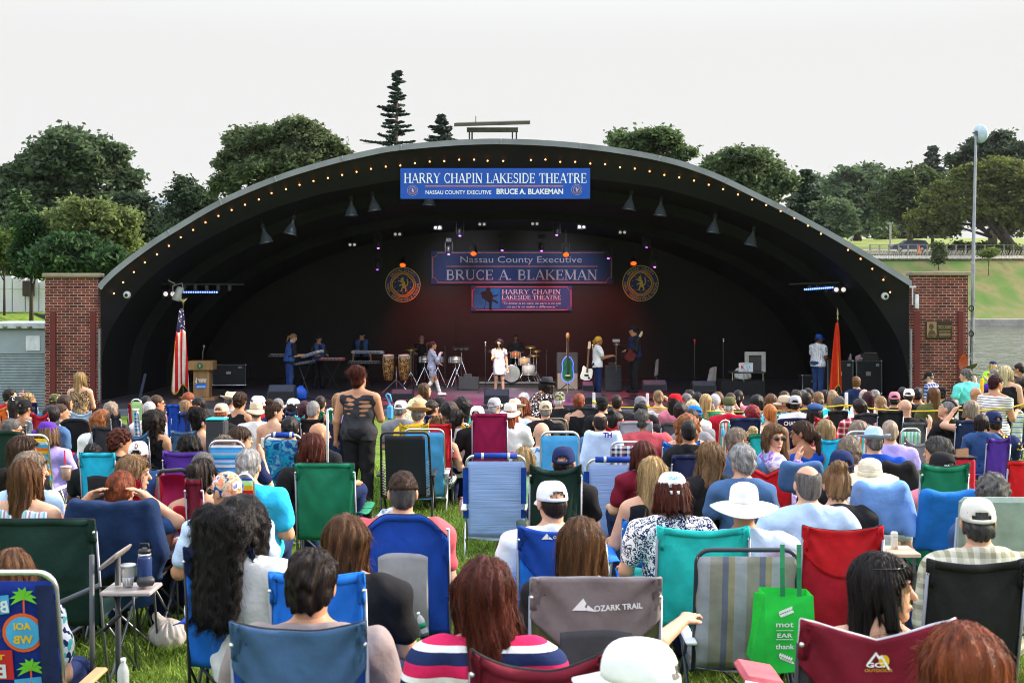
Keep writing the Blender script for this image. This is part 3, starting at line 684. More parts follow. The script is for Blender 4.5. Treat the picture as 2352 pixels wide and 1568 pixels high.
 if eyes:
  b=MB()
  for s in(-1,1):b.tube([(s*.015,.1,.034),(s*.032,.099,.038),(s*.05,.088,.033)],.0035,5)
  b.v=[hpt(J,p)for p in b.v];build('eyebrows',b,mat(hcol if hair and hair!='bald' else 'hdark'),root,True)
  b=MB();b.ball((0,.1,-.065),(.021,.006,.008),10,5);b.v=[hpt(J,p)for p in b.v];build('lips',b,mat((.4,.12,.1),rough=.5),root,True)
 return root
# ------------------------------------------------------------- ground, lake, far bank
def sst(a,b,x):t=np.clip((x-a)/(b-a),0,1);return t*t*(3-2*t)
def gh(x,y):
 lawn=-SL*np.minimum(y,36.)
 rt=np.interp(y,[36,41,44,144.9,145.1,150,165,172,180,260,400,900],[-1.17,-1.25,-2.4,-2.4,-.62,.6,6.3,7.7,8.4,13.5,19,30])
 lf=np.interp(y,[36,40,50,56,62,110,200,900],[-1.17,-.9,1.15,1.35,2.6,3.6,7,20])
 s=sst(-20,-15.5,x)
 return np.where(y<36,lawn,lf+(rt-lf)*s)
xs=np.concatenate([np.linspace(-500,-60,30),np.linspace(-58,60,110),np.linspace(64,500,40)])
ys=np.concatenate([np.linspace(-12,36,60),np.linspace(36.5,60,40),np.linspace(62,144.9,40),[145.1],np.linspace(146,200,50),np.linspace(210,900,40)])
GX,GY=np.meshgrid(xs,ys);GZ=gh(GX,GY)+.03*np.sin(GX*.9)*np.sin(GY*.7)*(GY<34)+.25*np.sin(GX*.21+1)*np.sin(GY*.17)*(GY>148)
nx_,ny_=len(xs),len(ys);ii=np.arange((ny_-1)*nx_).reshape(ny_-1,nx_)[:,:-1].ravel()
gm=bpy.data.materials.new('turf');n,l,b=nodes_of(gm)
tcn=n.new('ShaderNodeTexCoord')
def nz(sc,det=4,st=None):
 t=n.new('ShaderNodeTexNoise');t.inputs['Scale'].default_value=sc;t.inputs['Detail'].default_value=det
 if st:
  mp=n.new('ShaderNodeMapping');mp.inputs['Scale'].default_value=st;l.new(tcn.outputs['Object'],mp.inputs[0]);l.new(mp.outputs[0],t.inputs['Vector'])
 else:l.new(tcn.outputs['Object'],t.inputs['Vector'])
 return t
def rampn(t,*cc):
 rp=n.new('ShaderNodeValToRGB');e=rp.color_ramp.elements
 while len(e)<len(cc):e.new(.5)
 for i,q in enumerate(cc):e[i].position=.3+.4*i/(len(cc)-1);e[i].color=(*q,1)
 l.new(t.outputs['Fac'],rp.inputs[0]);return rp
near=rampn(nz(3.2),(.08,.14,.02),(.13,.22,.03),(.19,.24,.05))
fine=nz(90)
far_=rampn(nz(.35,5,(1,.35,1)),(.07,.14,.028),(.1,.15,.04),(.18,.155,.07),(.06,.125,.028))
spx=n.new('ShaderNodeSeparateXYZ');l.new(tcn.outputs['Object'],spx.inputs[0])
mrr=n.new('ShaderNodeMapRange');mrr.inputs['From Min'].default_value=100;mrr.inputs['From Max'].default_value=140;l.new(spx.outputs['Y'],mrr.inputs[0])
mix=n.new('ShaderNodeMix');mix.data_type='RGBA';l.new(mrr.outputs[0],mix.inputs[0]);l.new(near.outputs[0],mix.inputs[6]);l.new(far_.outputs[0],mix.inputs[7])
mrf=n.new('ShaderNodeMapRange');mrf.inputs['From Min'].default_value=176;mrf.inputs['From Max'].default_value=186;l.new(spx.outputs['Y'],mrf.inputs[0])
mix2=n.new('ShaderNodeMix');mix2.data_type='RGBA';l.new(mrf.outputs[0],mix2.inputs[0]);l.new(mix.outputs[2],mix2.inputs[6]);mix2.inputs[7].default_value=(.2,.24,.07,1)
l.new(mix2.outputs[2],b.inputs['Base Color']);b.inputs['Roughness'].default_value=.95;b.inputs['Specular IOR Level'].default_value=.1
bp=n.new('ShaderNodeBump');bp.inputs['Strength'].default_value=.6;bp.inputs['Distance'].default_value=.05;l.new(fine.outputs['Fac'],bp.inputs['Height']);l.new(bp.outputs[0],b.inputs['Normal'])
o=link('ground',npmesh('ground',np.stack([GX,GY,GZ],-1).reshape(-1,3),np.stack([ii,ii+1,ii+nx_+1,ii+nx_],1)),gm);struct(o)
def grass(n_):
 r=np.random.RandomState(3)
 y=3.2+17.5*r.rand(n_)**1.35;x=(r.rand(n_)-.5)*y*.86
 ln=(.035+.04*r.rand(n_))*(1+.5*np.sin(x*3.1+np.sin(y*2.3)*2)*np.sin(y*2.7))*(1+y*.02);a=r.rand(n_)*2*pi;w=(.0022+.0016*r.rand(n_))*(1+y*.07);ben=ln*(.3+.6*r.rand(n_));b_=r.rand(n_)*6.28
 z=gh(x,y)+.03*np.sin(x*.9)*np.sin(y*.7)-.004
 p=np.stack([x,y,z],1);s_=np.stack([np.cos(a),np.sin(a),0*a],1)*w[:,None];bd=np.stack([np.cos(b_),np.sin(b_),0*a],1)*ben[:,None];up=np.array((0,0,1.))
 q=[p-s_,p+s_,p+s_*.8+up*(ln*.55)[:,None]+bd*.3,p-s_*.8+up*(ln*.55)[:,None]+bd*.3,p+up*(ln*.95)[:,None]+bd,p+up*(ln*.93)[:,None]+bd+s_*.3]
 V=np.stack(q,1).reshape(-1,3);k=np.arange(n_)[:,None]*6
 return V,np.concatenate([k+np.array([[0,1,2,3]]),k+np.array([[3,2,5,4]])])
V_,F_=grass(230000)
struct(link('grass',npmesh('grass',V_,F_),mat((.17,.27,.04),rough=.6,var=.45,scale=2.2,island=.45,tl=.35,spec=.25),smooth=False),'stuff')
wm=bpy.data.materials.new('lake_water');n,l,b=nodes_of(wm);b.inputs['Base Color'].default_value=(.05,.052,.04,1);b.inputs['Roughness'].default_value=.12;b.inputs['Specular IOR Level'].default_value=.6
tcn=n.new('ShaderNodeTexCoord');mp=n.new('ShaderNodeMapping');mp.inputs['Scale'].default_value=(.5,.13,1);l.new(tcn.outputs['Object'],mp.inputs[0])
t1=n.new('ShaderNodeTexNoise');t1.inputs['Scale'].default_value=.8;t1.inputs['Detail'].default_value=5;t1.inputs['Roughness'].default_value=.6;l.new(mp.outputs[0],t1.inputs['Vector'])
bp=n.new('ShaderNodeBump');bp.inputs['Strength'].default_value=1.;bp.inputs['Distance'].default_value=3.;l.new(t1.outputs['Fac'],bp.inputs['Height']);l.new(bp.outputs[0],b.inputs['Normal'])
mb=MB();mb.add([(-4,39,-1.27),(260,39,-1.27),(260,145,-1.27),(-4,145,-1.27)],[(0,1,2,3)]);struct(build('lake',mb,wm))
mb=MB();mb.box(-5,260,144.4,147.5,-2.6,-.5,.06);tag(build('retaining_wall',mb,mat((.3,.29,.26),var=.2,scale=1.5)),'long low concrete wall holding the far lake shore','wall')
mb=MB();mb.box(-5,260,147.6,149.2,-.6,-.35);struct(build('shore_path',mb,mat((.38,.36,.33))))
def sheet(name,pts,m,dz=.05):
 mb=MB();vs=[]
 for a,b_ in pts:vs+=[(a[0],a[1],float(gh(a[0],a[1]))+dz),(b_[0],b_[1],float(gh(b_[0],b_[1]))+dz)]
 mb.add(vs,[(2*i,2*i+1,2*i+3,2*i+2)for i in range(len(pts)-1)]);return struct(build(name,mb,m))
sheet('upper_path',[((x,166.0),(x,168.4))for x in range(20,140,4)],mat((.42,.4,.36)),.32)
sheet('car_park',[((x,169.5),(x,176))for x in range(20,140,4)],mat((.22,.22,.21)),.3)
# ------------------------------------------------------------- theatre shell
ZF=35.7;ZS=CZ-2.91
def resample(pts,n):
 P=np.array(pts,float);d=np.r_[0,np.cumsum(np.hypot(*np.diff(P,axis=0).T))];t=np.linspace(0,d[-1],n)
 return np.stack([np.interp(t,d,P[:,0]),np.interp(t,d,P[:,1])],1)
def smooth(P,k=3):
 for _ in range(k):Q=P.copy();Q[1:-1]=(P[:-2]+2*P[1:-1]+P[2:])/4;P=Q
 return P
OUT=[(222,656),(250,625),(300,586),(355,546),(427,503),(470,476),(525,448),(585,422),(662,393),(772,361),(897,334),(1044,321),(1130,318),(1217,320),(1300,325),(1400,336),(1490,351),(1568,369),(1648,398),(1728,437),(1815,480),(1898,525),(1981,573),(2048,615),(2110,654)]
INN=[(229,925),(230,840),(240,785),(255,752),(300,684),(350,631),(400,594),(470,551),(604,486),(732,446),(850,424),(918,412),(1050,402),(1165,400),(1260,403),(1356,411),(1450,421),(1525,433),(1568,445),(1648,468),(1775,518),(1868,568),(1958,632),(2011,695),(2060,770),(2085,840),(2092,925)]
NA=90
out=smooth(resample(OUT,NA),2);inn=smooth(resample(INN,NA),2)
def strip(mb,A,ZA,B,ZB,da=0.,db=0.):
 vs=[]
 for a,b_ in zip(A,B):vs+=[at(a[0],a[1],ZA),at(b_[0],b_[1],ZB)]
 mb.add(vs,[(2*i,2*i+1,2*i+3,2*i+2)for i in range(len(A)-1)])
def inward(P,d):
 T=np.gradient(P,axis=0);T/=np.linalg.norm(T,axis=1)[:,None];Nn=np.stack([-T[:,1],T[:,0]],1)
 Nn*=np.sign((np.array([1165,900])-P)@np.array([0,1]))[:,None]*np.sign(Nn[:,1])[:,None];return P+Nn*d
blk=mat((.003,.0033,.0045),rough=.75,var=.25,scale=1.2,bump=.12,bscale=3.,spec=.25)
theatre=thing('theatre_shell','large black arched outdoor theatre shell with a grey metal roof edge','bandshell',(0,ZF,gz(ZF)))
def off(mb,c):mb.v=[(x-c[0],y-c[1],z-c[2])for x,y,z in mb.v];return mb
TO=(0,ZF,gz(ZF))
inner_f=inward(out,13)
mb=MB();strip(mb,inner_f,ZF-.3,out,ZF-.32);strip(mb,out,ZF-.32,out,ZF+.5)
k_=[p for p in np.linspace(4,NA-5,14)]
build('fascia',off(mb,TO),mat((.24,.25,.29),rough=.5,var=.18,scale=1.5,metal=.25),theatre)
mb=MB()
for i in(9,15,21,28,34,44,52,60,67,74):
 a,b_=at(*inner_f[i],ZF-.31),at(*out[i],ZF-.33);mb.tube([a,b_],.03,6)
build('fascia_joint',off(mb,TO),mat((.27,.28,.31),metal=.3),theatre)
ft=resample([(229,925)]+list(map(tuple,inner_f))+[(2096,925)],NA)
mb=MB();strip(mb,ft,ZF-.1,inn,ZF+.75);build('arch_front',off(mb,TO),mat((.012,.0125,.0155),rough=.6,var=.2,scale=.8,bump=.08,bscale=2.,spec=.4),theatre,True)
mid=(1165,890)
def shr(P,k,kz=None):return(P-mid)*(k,kz or k)+mid
mb=MB();strip(mb,out,ZF-.1,shr(out,.76,.74),47.0);build('roof',off(mb,TO),mat((.09,.095,.1),rough=.6,var=.2),theatre,True)
BWZ=46.
mb=MB();a1=shr(inn,.9,.93);a2=shr(inn,.87,.85)
strip(mb,inn,ZF+.75,shr(inn,.93,.95),38.6);strip(mb,shr(inn,.93,.95),38.6,shr(inn,.9,.9),38.7);strip(mb,shr(inn,.9,.9),38.7,shr(inn,.84,.83),42.2);strip(mb,shr(inn,.84,.83),42.2,shr(inn,.81,.79),42.3);strip(mb,shr(inn,.81,.79),42.3,shr(inn,.75,.74),BWZ)
build('inner_shell',off(mb,TO),blk,theatre,True)
bw_=shr(inn,.76,.75);mb=MB();mb.add([at(*p,BWZ)for p in bw_],[tuple(range(NA))]);build('back_wall',off(mb,TO),mat((.006,.0045,.005),rough=.6,var=.25,scale=.7),theatre)
mb=MB();mb.box(*[at(u,0,BWZ)[0]for u in(953,1045)],BWZ-.05,BWZ-.01,ZS,1.35);build('back_door',off(mb,TO),mat((.006,.0045,.005),rough=.55),theatre)
def X(u,Z):return(u-U0)*Z/FP
def ZV(v,Z):return CZ-(v-V0)*Z/FP
mb=MB();mb.add([(X(226,34.9),34.9,ZS),(X(2096,34.9),34.9,ZS),(X(2096,36.3),36.3,ZS),(X(2000,46),46,ZS),(X(330,46),46,ZS),(X(226,36.3),36.3,ZS)],[(0,1,2,3,4,5)])
mb.add([(X(226,34.9),34.9,ZS-.1),(X(2096,34.9),34.9,ZS-.1),(X(2096,34.9),34.9,ZS),(X(226,34.9),34.9,ZS)],[(0,1,2,3)])
build('stage_floor',off(mb,TO),mat((.038,.034,.043),rough=.45,var=.25,scale=1.1,spec=.4),theatre)
mb=MB();mb.box(X(226,34.5),X(2096,34.5),34.35,34.92,-1.5,ZS-.102);build('stage_step',off(mb,TO),mat((.11,.12,.15),rough=.6),theatre)
brick=mat((.15,.026,.016),rough=.85,var=.5,scale=2.4,bump=.3,bscale=30.,pat='brick',cols=((.04,.01,.012),(.3,.25,.21)))
def pillar(u0,u1,vt,boards,label):
 Z=35.35;x0,x1=X(u0,Z),X(u1,Z);c=((x0+x1)/2,Z+.6,gz(Z));zt=ZV(vt+9,Z)
 t=thing('brick_pillar',label,'pillar',c)
 mb=MB();mb.box(x0,x1,Z,Z+.34,gz(Z)-.1,zt,.012);build('column',off(mb,c),brick,t)
 mb=MB();mb.box(x0-.07,x1+.07,Z-.06,Z+.4,zt,zt+.115,.02);build('capstone',off(mb,c),mat((.24,.2,.14),var=.3,scale=3.,bump=.3,bscale=20.),t)
 for a,b_ in boards:
  mb=MB();mb.box(X(a,Z-.05),X(b_,Z-.05),Z-.05,Z-.002,gz(Z),ZV(714,Z),.008);build('board',off(mb,c),mat((.115,.018,.018),rough=.65,var=.12),t)
 return t,c
pillar(103,224,628,((114,127),(206,219)),'red brick pillar at the end of the arch beside the grey kiosk')
pr,pc=pillar(2096,2224,624,((2100,2113),(2201,2214)),'red brick pillar with a bronze plaque next to the lake')
Z=35.3;t=thing('plaque','bronze memorial plaque with a portrait on the brick pillar by the lake','plaque',(X(2157,Z),Z,ZV(757,Z)))
mb=MB();mb.box(X(2127,Z),X(2187,Z),Z,Z+.045,ZV(778,Z),ZV(737,Z),.01);build('panel',off(mb,t.location),mat((.045,.032,.022),rough=.4,metal=.5),t)
mb=MB();mb.box(X(2129,Z),X(2151,Z),Z-.006,Z-.002,ZV(770,Z),ZV(739,Z),.004);build('portrait_panel',off(mb,t.location),mat((.27,.18,.1),rough=.45,metal=.4),t)
mb=MB();hp=[(2139+5.5*cos(a),750-7*sin(a))for a in np.linspace(0,6.28,16)[:-1]];mb.prism([(X(u,Z),ZV(v,Z))for u,v in hp],Z-.009,Z-.0065);mb.prism([(X(u,Z),ZV(v,Z))for u,v in[(2131,769),(2134,760),(2140,757),(2146,760),(2150,769)]],Z-.0085,Z-.0062);build('relief',off(mb,t.location),mat((.1,.06,.035),metal=.4),t)
mb=MB();k=Z/FP
brz=mat((.42,.3,.14),rough=.4,metal=.3)
for tx,h_,w_,u_,v_ in(('Harry Chapin',3.6,31,2170,750.5),('LAKESIDE THEATRE',2,29,2170,754.5),('Harry Chapin',2.4,20,2140,773.5)):mb=MB();put(mb,sans(tx,h_*k,w_*k,.01),X(u_,Z),ZV(v_,Z),Z-.003);build('lettering',off(mb,t.location),brz,t)
mb=MB()
for v in(760,763,766,769,772):mb.box(X(2157,Z),X(2183,Z),Z-.004,Z-.003,ZV(v+.8,Z),ZV(v,Z))
build('small_print',off(mb,t.location),brz,t)
# ------------------------------------------------------------- lettered boards
LION=[(-.1,.62),(-.02,.66),(.08,.6),(.1,.5),(.04,.44),(.1,.34),(.2,.22),(.24,.05),(.22,-.12),(.34,-.02),(.42,.12),(.36,.26),(.42,.34),(.36,.4),(.32,.5),(.42,.46),(.5,.34),(.5,.1),(.42,-.1),(.3,-.2),(.3,-.34),(.38,-.46),(.3,-.56),(.34,-.66),(.16,-.66),(.22,-.54),(.24,-.44),(.12,-.32),(.02,-.34),(-.06,-.46),(-.02,-.6),(-.16,-.64),(-.3,-.58),(-.16,-.52),(-.16,-.38),(-.08,-.22),(-.06,-.06),(-.16,-.06),(-.26,-.16),(-.36,-.12),(-.3,-.04),(-.2,.04),(-.06,.08),(-.04,.18),(-.16,.2),(-.3,.3),(-.42,.26),(-.4,.36),(-.28,.4),(-.14,.32),(-.1,.38),(-.2,.44),(-.24,.5),(-.16,.56)]
def disc(mb,cx,cz,r,y,n=40,wob=0.,wn=4):
 mb.prism([(cx+r*(1+wob*cos(wn*a))*cos(a),cz+r*(1+wob*cos(wn*a))*sin(a))for a in np.linspace(0,2*pi,n+1)[:-1]],y,y+.004)
def ringtext(mb,txt,cx,cz,r,h,a0,a1,y,inv=False):
 n_=len(txt)
 for i,ch in enumerate(txt):
  if ch==' ':continue
  a=R(a0+(a1-a0)*i/max(1,n_-1))
  ang=a-pi/2 if not inv else a+pi/2
  rr=r if not inv else r+h
  put(mb,sans(ch,h),cx+rr*cos(a),cz+rr*sin(a),y,ang)
def rim_ring(mb,cx,cz,r0,r1,y,n=48):
 vs=[]
 for i in range(n):
  a=2*pi*i/n
  for r in(r0,r1):vs.append((cx+r*cos(a),y,cz+r*sin(a)))
 mb.add(vs,[(2*i,2*i+1,(2*i+3)%(2*n),(2*i+2)%(2*n))for i in range(n)])
YEL,NVY,ORG=mat((.78,.55,.09),rough=.5),mat((.02,.04,.17),rough=.5),mat((.6,.15,.035),rough=.5)
def seal(u,v,r,Z,label,name='county_seal',big=True,parent=None,sil=None):
 k=Z/FP;c=Vector((X(u,Z),Z,ZV(v,Z)));r*=k
 t=thing(name,label,'seal',c)if parent is None else parent
 c0=(0,0)if parent is None else(c[0]-parent.location[0],c[2]-parent.location[2]);y0=-.0 if parent is None else Z-parent.location[1]
 def bd(nm,f,m,dy):
  mb=MB();f(mb,y0+dy);return build(nm,mb,m,t)
 cx,cz=c0
 A,B,D=(YEL,NVY,ORG)if sil is None else sil
 bd('disc',lambda mb,y:disc(mb,cx,cz,r,y),B,-.01)
 bd('rim',lambda mb,y:(rim_ring(mb,cx,cz,r*.96,r,y),rim_ring(mb,cx,cz,r*.7,r*.73,y)),A,-.012)
 bd('field',lambda mb,y:disc(mb,cx,cz,r*.69,y),D,-.016)
 bd('shield',lambda mb,y:disc(mb,cx,cz,r*.56,y,64,.05),B,-.022)
 if big:bd('shield_edge',lambda mb,y:disc(mb,cx,cz,r*.6,y,64,.05),A,-.0195)
 def lion(mb,y):
  mb.add([(cx+p[0]*r*.62,y,cz+p[1]*r*.62)for p in LION],[tuple(range(len(LION)))])
  for i in range(10):
   a=2*pi*i/10+.3;mb.add([(cx+r*.46*cos(a)+dx*r*.035,y,cz+r*.46*sin(a)+dz*r*.012)for dx,dz in((-1,-1),(1,-1),(1,1),(-1,1))],[(0,1,2,3)])
 bd('lion',lion,A,-.024)
 if big:
  bd('lettering',lambda mb,y:ringtext(mb,'NASSAU COUNTY',cx,cz,r*.775,r*.135,142,38,y),A,-.014)
  bd('lettering',lambda mb,y:ringtext(mb,'PARKS, RECREATION & MUSEUMS',cx,cz,r*.775,r*.135,178,362,y,True),A,-.014)
 return t
seal(925.4,653.5,40.5,BWZ-.08,'round blue and gold lion seal on the back wall behind the keyboards')
seal(1471,650.6,41.5,BWZ-.08,'round blue and gold lion seal on the back wall above the guitarist')
def board(name,label,u0,u1,v0,v1,Z,m,cat='sign'):
 c=Vector((X((u0+u1)/2,Z),Z,ZV((v0+v1)/2,Z)));t=thing(name,label,cat,c)
 mb=MB();mb.box(X(u0,Z),X(u1,Z),Z,Z+.03,ZV(v1,Z),ZV(v0,Z),.006);build('panel',off(mb,c),m,t)
 k=Z/FP
 def part(nm,items,m_,dy=.004):
  if 'lettering' in nm and len(items)>1:return[part(nm,[q],m_,dy)for q in items]
  mb=MB()
  for it in items:
   if it[0]=='rect':mb.box(X(it[1],Z),X(it[2],Z),Z-dy,Z-dy+.002,ZV(it[4],Z),ZV(it[3],Z))
   elif it[0]=='poly':mb.add([(X(u,Z),Z-dy,ZV(v,Z))for u,v in it[1]],[tuple(range(len(it[1])))])
   elif it[0]=='path':
    P=it[1];w=it[2]*k/2
    for a,b_ in zip(P,P[1:]):
     A_,B_=Vector((X(a[0],Z),0,ZV(a[1],Z))),Vector((X(b_[0],Z),0,ZV(b_[1],Z)));d=(B_-A_).normalized();q=Vector((-d.z,0,d.x))*w;e=d*w
     mb.add([(p.x,Z-dy,p.z)for p in(A_-e-q,B_+e-q,B_+e+q,A_-e+q)],[(0,1,2,3)])
   else:fnn=serif if it[0]=='serif' else sans;put(mb,fnn(it[1],it[2]*k,it[3]*k,*it[6:]),X(it[4],Z),ZV(it[5],Z),Z-dy)
  return build(nm,off(mb,c),m_,t)
 return t,part
wht,orl=mat((.72,.74,.78),rough=.6),mat((.6,.16,.03),rough=.5)
t,part=board('theatre_sign','bright blue theatre name board hung from the top of the arch',919.5,1355.5,386.5,457,35.3,mat((.006,.07,.4),rough=.5,var=.12,scale=.8,bump=.1,bscale=2.))
part('lettering',[('serif','HARRY CHAPIN LAKESIDE THEATRE',22.5,419,1137.5,420.5),('sans','NASSAU COUNTY EXECUTIVE',9.4,151,1053,446.3,.012),('sans','BRUCE A. BLAKEMAN',12.4,153,1217,445.8,.03)],wht)
part('rule',[('rect',977,1293.5,426.4,428.8)],orl)
pale=(mat((.5,.52,.6)),mat((.02,.06,.3)),mat((.35,.12,.14)))
for u,v in((947.7,437.6),(1324.8,436)):seal(u,v,12.2,35.3,'',big=False,parent=t,sil=pale)
t,part=board('executive_banner','wide dark blue banner with an orange notched border on the back wall',990,1408,576,652.5,BWZ-.1,mat((.006,.025,.13),rough=.55,var=.15,scale=.7))
def notch(u0,u1,v0,v1,i,r):
 P=[]
 for cx,cy,a0 in((u0,v0,0),(u1,v0,90),(u1,v1,180),(u0,v1,270)):
  px=cx+(i if cx==u0 else-i);py=cy+(i if cy==v0 else-i)
  arc=[(px+r*cos(R(a))*1,py+r*sin(R(a)))for a in np.linspace(a0+90,a0,7)]
  P+=arc
 return P+[P[0]]
part('border',[('path',notch(990,1408,576,652.5,4,11),1.7)],orl);part('rule',[('rect',1024,1373,610.9,612.6)],orl)
part('lettering',[('sans','Nassau County Executive',15.5,279,1197,603),('serif','BRUCE A. BLAKEMAN',22.5,348,1198.5,642.5)],mat((.4,.38,.45)))
t,part=board('dedication_banner','smaller blue banner with a guitarist silhouette below the executive banner',1082,1314,656,714,BWZ-.12,mat((.006,.05,.2),rough=.55,pat=None,var=.2,scale=.5))
part('border',[('path',notch(1082,1314,656,714,2.5,8),1.6)],mat((.6,.07,.05)),.004)
part('rule',[('rect',1152,1288,689.2,690.4)],mat((.6,.1,.06)))
part('lettering',[('serif','HARRY CHAPIN',10,135,1220.4,675),('serif','LAKESIDE THEATRE',9,135,1220.4,687),('sans','"To know is to care, to care is to act,',5,135,1221,698.5,0,.25),('sans','to act is to make a difference."',5,115,1223,706.5,0,.25)],mat((.55,.52,.6)))
G=lambda X_,Y_:(823.2+X_*.3,329.3+Y_*.3)
part('light_field',[('poly',[(1088,662),(1148,662),(1148,708),(1088,708)])],mat((.008,.13,.38)),.0018)
part('guitarist_silhouette',[('poly',[G(*p)for p in[(985,1100),(1000,1098),(1012,1112),(1008,1130),(1022,1142),(1030,1165),(1068,1156),(1072,1164),(1030,1176),(1026,1192),(1066,1210),(1072,1222),(1060,1224),(1024,1206),(1020,1240),(1022,1276),(1000,1274),(1002,1220),(960,1190),(946,1182),(944,1160),(932,1150),(942,1138),(966,1130),(978,1128),(976,1112)]]),('path',[G(975,1200),G(964,1270)],1.4),('path',[G(1004,1200),G(1010,1268)],1.4),('path',[G(972,1232),G(1004,1232)],1.2)],mat((.01,.009,.012)),.006)
BU=[(261.5,674),(283,648.5),(307.5,624.7),(332.7,602.7),(360.7,584.5),(388,564.7),(415,545),(443.7,528),(472,511),(501.6,496),(532,482.5),(562.7,470.4),(594.4,458.4),(623.7,443.8),(657,435),(688,424.8),(720,416),(753,409),(786,402),(819,395),(852,388),(886,383),(919.5,380.5),(953,375),(987,371.5),(1020.6,370.4),(1054.8,367),(1089,367),(1120,369.5),(1156,370),(1219.5,367.7),(1252.8,366.8),(1286.7,372),(1321,372),(1356,376),(1390,377.6),(1424,384.8),(1458,387.5),(1492,394),(1526,402),(1560,408),(1594,415),(1628,424.5),(1661,435),(1695,447),(1727.7,458.5),(1760,471),(1793,485),(1824.7,501),(1855.7,518.5),(1885.7,537),(1916.7,555),(1947.7,574),(1976.7,594.5),(2003.7,617.5),(2029,642.5),(2044.7,671)]
mbb=MB();mbb.ball((0,0,0),.022,10,6);gl=mat((1,.34,.1),emit=3.)
b0=thing('light_bulb','small glowing orange bulb in the row lining the black arch','light bulb',(0,0,0),0,'bulbs along the arch')
bo=build('glass',mbb,gl,b0,True);mbb=MB();mbb.tube([(0,.03,0),(0,.12,0)],.022,8);so_=build('socket',mbb,mat('black'),b0,True)
for i,(u,v)in enumerate(BU):
 o=b0 if i==0 else copy_tree(b0);q_=np.array((u,v));e_=inn-ft;tt=np.clip(((q_-ft)*e_).sum(1)/((e_**2).sum(1)+1e-6),0,1);j_=np.argmin(np.hypot(*(ft+e_*tt[:,None]-q_).T));o.location=at(u,v,ZF-.1+.85*tt[j_]-.1)
Z=38.;c=at(1130,318,Z);t=thing('roof_platform','weathered wooden platform on posts on top of the arch','platform',c)
mb=MB()
for i,(a,b_)in enumerate(((1043,1217),)):
 mb.add([at(1043,283,Z),at(1217,278,Z),at(1217,286,Z),at(1043,291,Z),at(1052,281,Z+1.8),at(1218,276,Z+1.8),at(1218,284,Z+1.8),at(1052,289,Z+1.8)],[(3,2,1,0),(4,5,6,7),(0,1,5,4),(2,3,7,6),(1,2,6,5),(3,0,4,7)])
wd=mat((.085,.08,.055),var=.4,scale=4.,stretch=(.3,1,4));build('deck',off(mb,c),wd,t)
mb=MB();mb.box(X(1072,Z),X(1190,Z),Z+.1,Z+.25,ZV(302,Z),ZV(292,Z));build('beam',off(mb,c),mat((.06,.065,.04),var=.3),t)
for u in(1078,1084,1177,1186):
 mb=MB();mb.box(X(u-1.7,Z),X(u+1.7,Z),Z+.05,Z+.2,ZV(322,Z)-.3,ZV(302,Z));build('post',off(mb,c),mat((.035,.03,.025)),t)
mb=MB();mb.tube([at(1093,282,Z),at(1093,267,Z)],.012,5);build('spike',off(mb,c),mat('black'),t)
Z=36.6;c=at(50,905,Z);t=thing('kiosk','grey metal kiosk with a closed roller shutter beside the brick pillar','kiosk',c)
gpm=mat((.26,.3,.34),rough=.5,var=.12,scale=1.5)
mb=MB();mb.box(X(-60,Z),X(106,Z),Z,Z+2.4,ZV(812,Z),ZV(757,Z));mb.box(X(-60,Z),X(106,Z),Z+.1,Z+2.4,-1.3,ZV(812,Z));build('body',off(mb,c),gpm,t)
mb=MB();mb.box(X(-62,Z),X(107,Z),Z-.12,Z+2.5,ZV(755,Z),ZV(741,Z),.02);build('roof_edge',off(mb,c),mat((.4,.44,.47),rough=.45),t)
mb=MB();zt,zb=ZV(812,Z),-1.3;ns=22
for i in range(ns):
 z0=zb+(zt-zb)*i/ns;z1=zb+(zt-zb)*(i+1)/ns;mb.add([(X(-58,Z),Z+.05,z0),(X(104,Z),Z+.05,z0),(X(104,Z),Z+.02,z0+.03),(X(-58,Z),Z+.02,z0+.03),(X(104,Z),Z+.02,z1-.02),(X(-58,Z),Z+.02,z1-.02),(X(104,Z),Z+.05,z1),(X(-58,Z),Z+.05,z1)],[(0,1,2,3),(3,2,4,5),(5,4,6,7)])
build('roller_shutter',off(mb,c),mat((.3,.35,.4),rough=.4,metal=.3,var=.15,scale=3.),t)
mb=MB();mb.box(X(60,Z),X(92,Z),Z-.02,Z-.004,ZV(805,Z),ZV(771,Z));build('notice',off(mb,c),mat((.62,.64,.7)),t)
for u in(16,47,72):mb=MB();mb.ball((X(u,Z),Z-.15,ZV(750,Z)),(.07,.06,.04));build('lamp',off(mb,c),mat((.2,.19,.15)),t,True)
Z=55.;c=at(50,718,Z);t=thing('panel_wall','white panelled concrete wall below the green trees','wall',c)
for i,(a,b_)in enumerate(((-80,-40),(-38,27),(29,57),(59,88),(90,150))):
 mb=MB();top=[634,634,636,641,646][i]
 for v0,v1 in((top,664),(665.5,716)):mb.box(X(a,Z),X(b_,Z),Z,Z+.3,ZV(v1,Z),ZV(v0,Z),.01)
 build('wall_panel',off(mb,c),mat((.72,.73,.75),var=.1,scale=.8),t)
mb=MB();mb.box(X(57,Z),X(80,Z),Z-.3,Z-.01,ZV(680,Z),ZV(645,Z),.02);build('louvre_box',off(mb,c),mat((.07,.05,.045)),t)
mb=MB();mb.add([at(-80,716,Z-.4),at(150,722,Z-.4),at(150,731,Z-.4),at(-80,725,Z-.4),at(-80,716,Z),at(150,722,Z)],[(3,2,1,0),(0,1,5,4)]);build('base_rail',off(mb,c),mat((.07,.075,.09)),t)
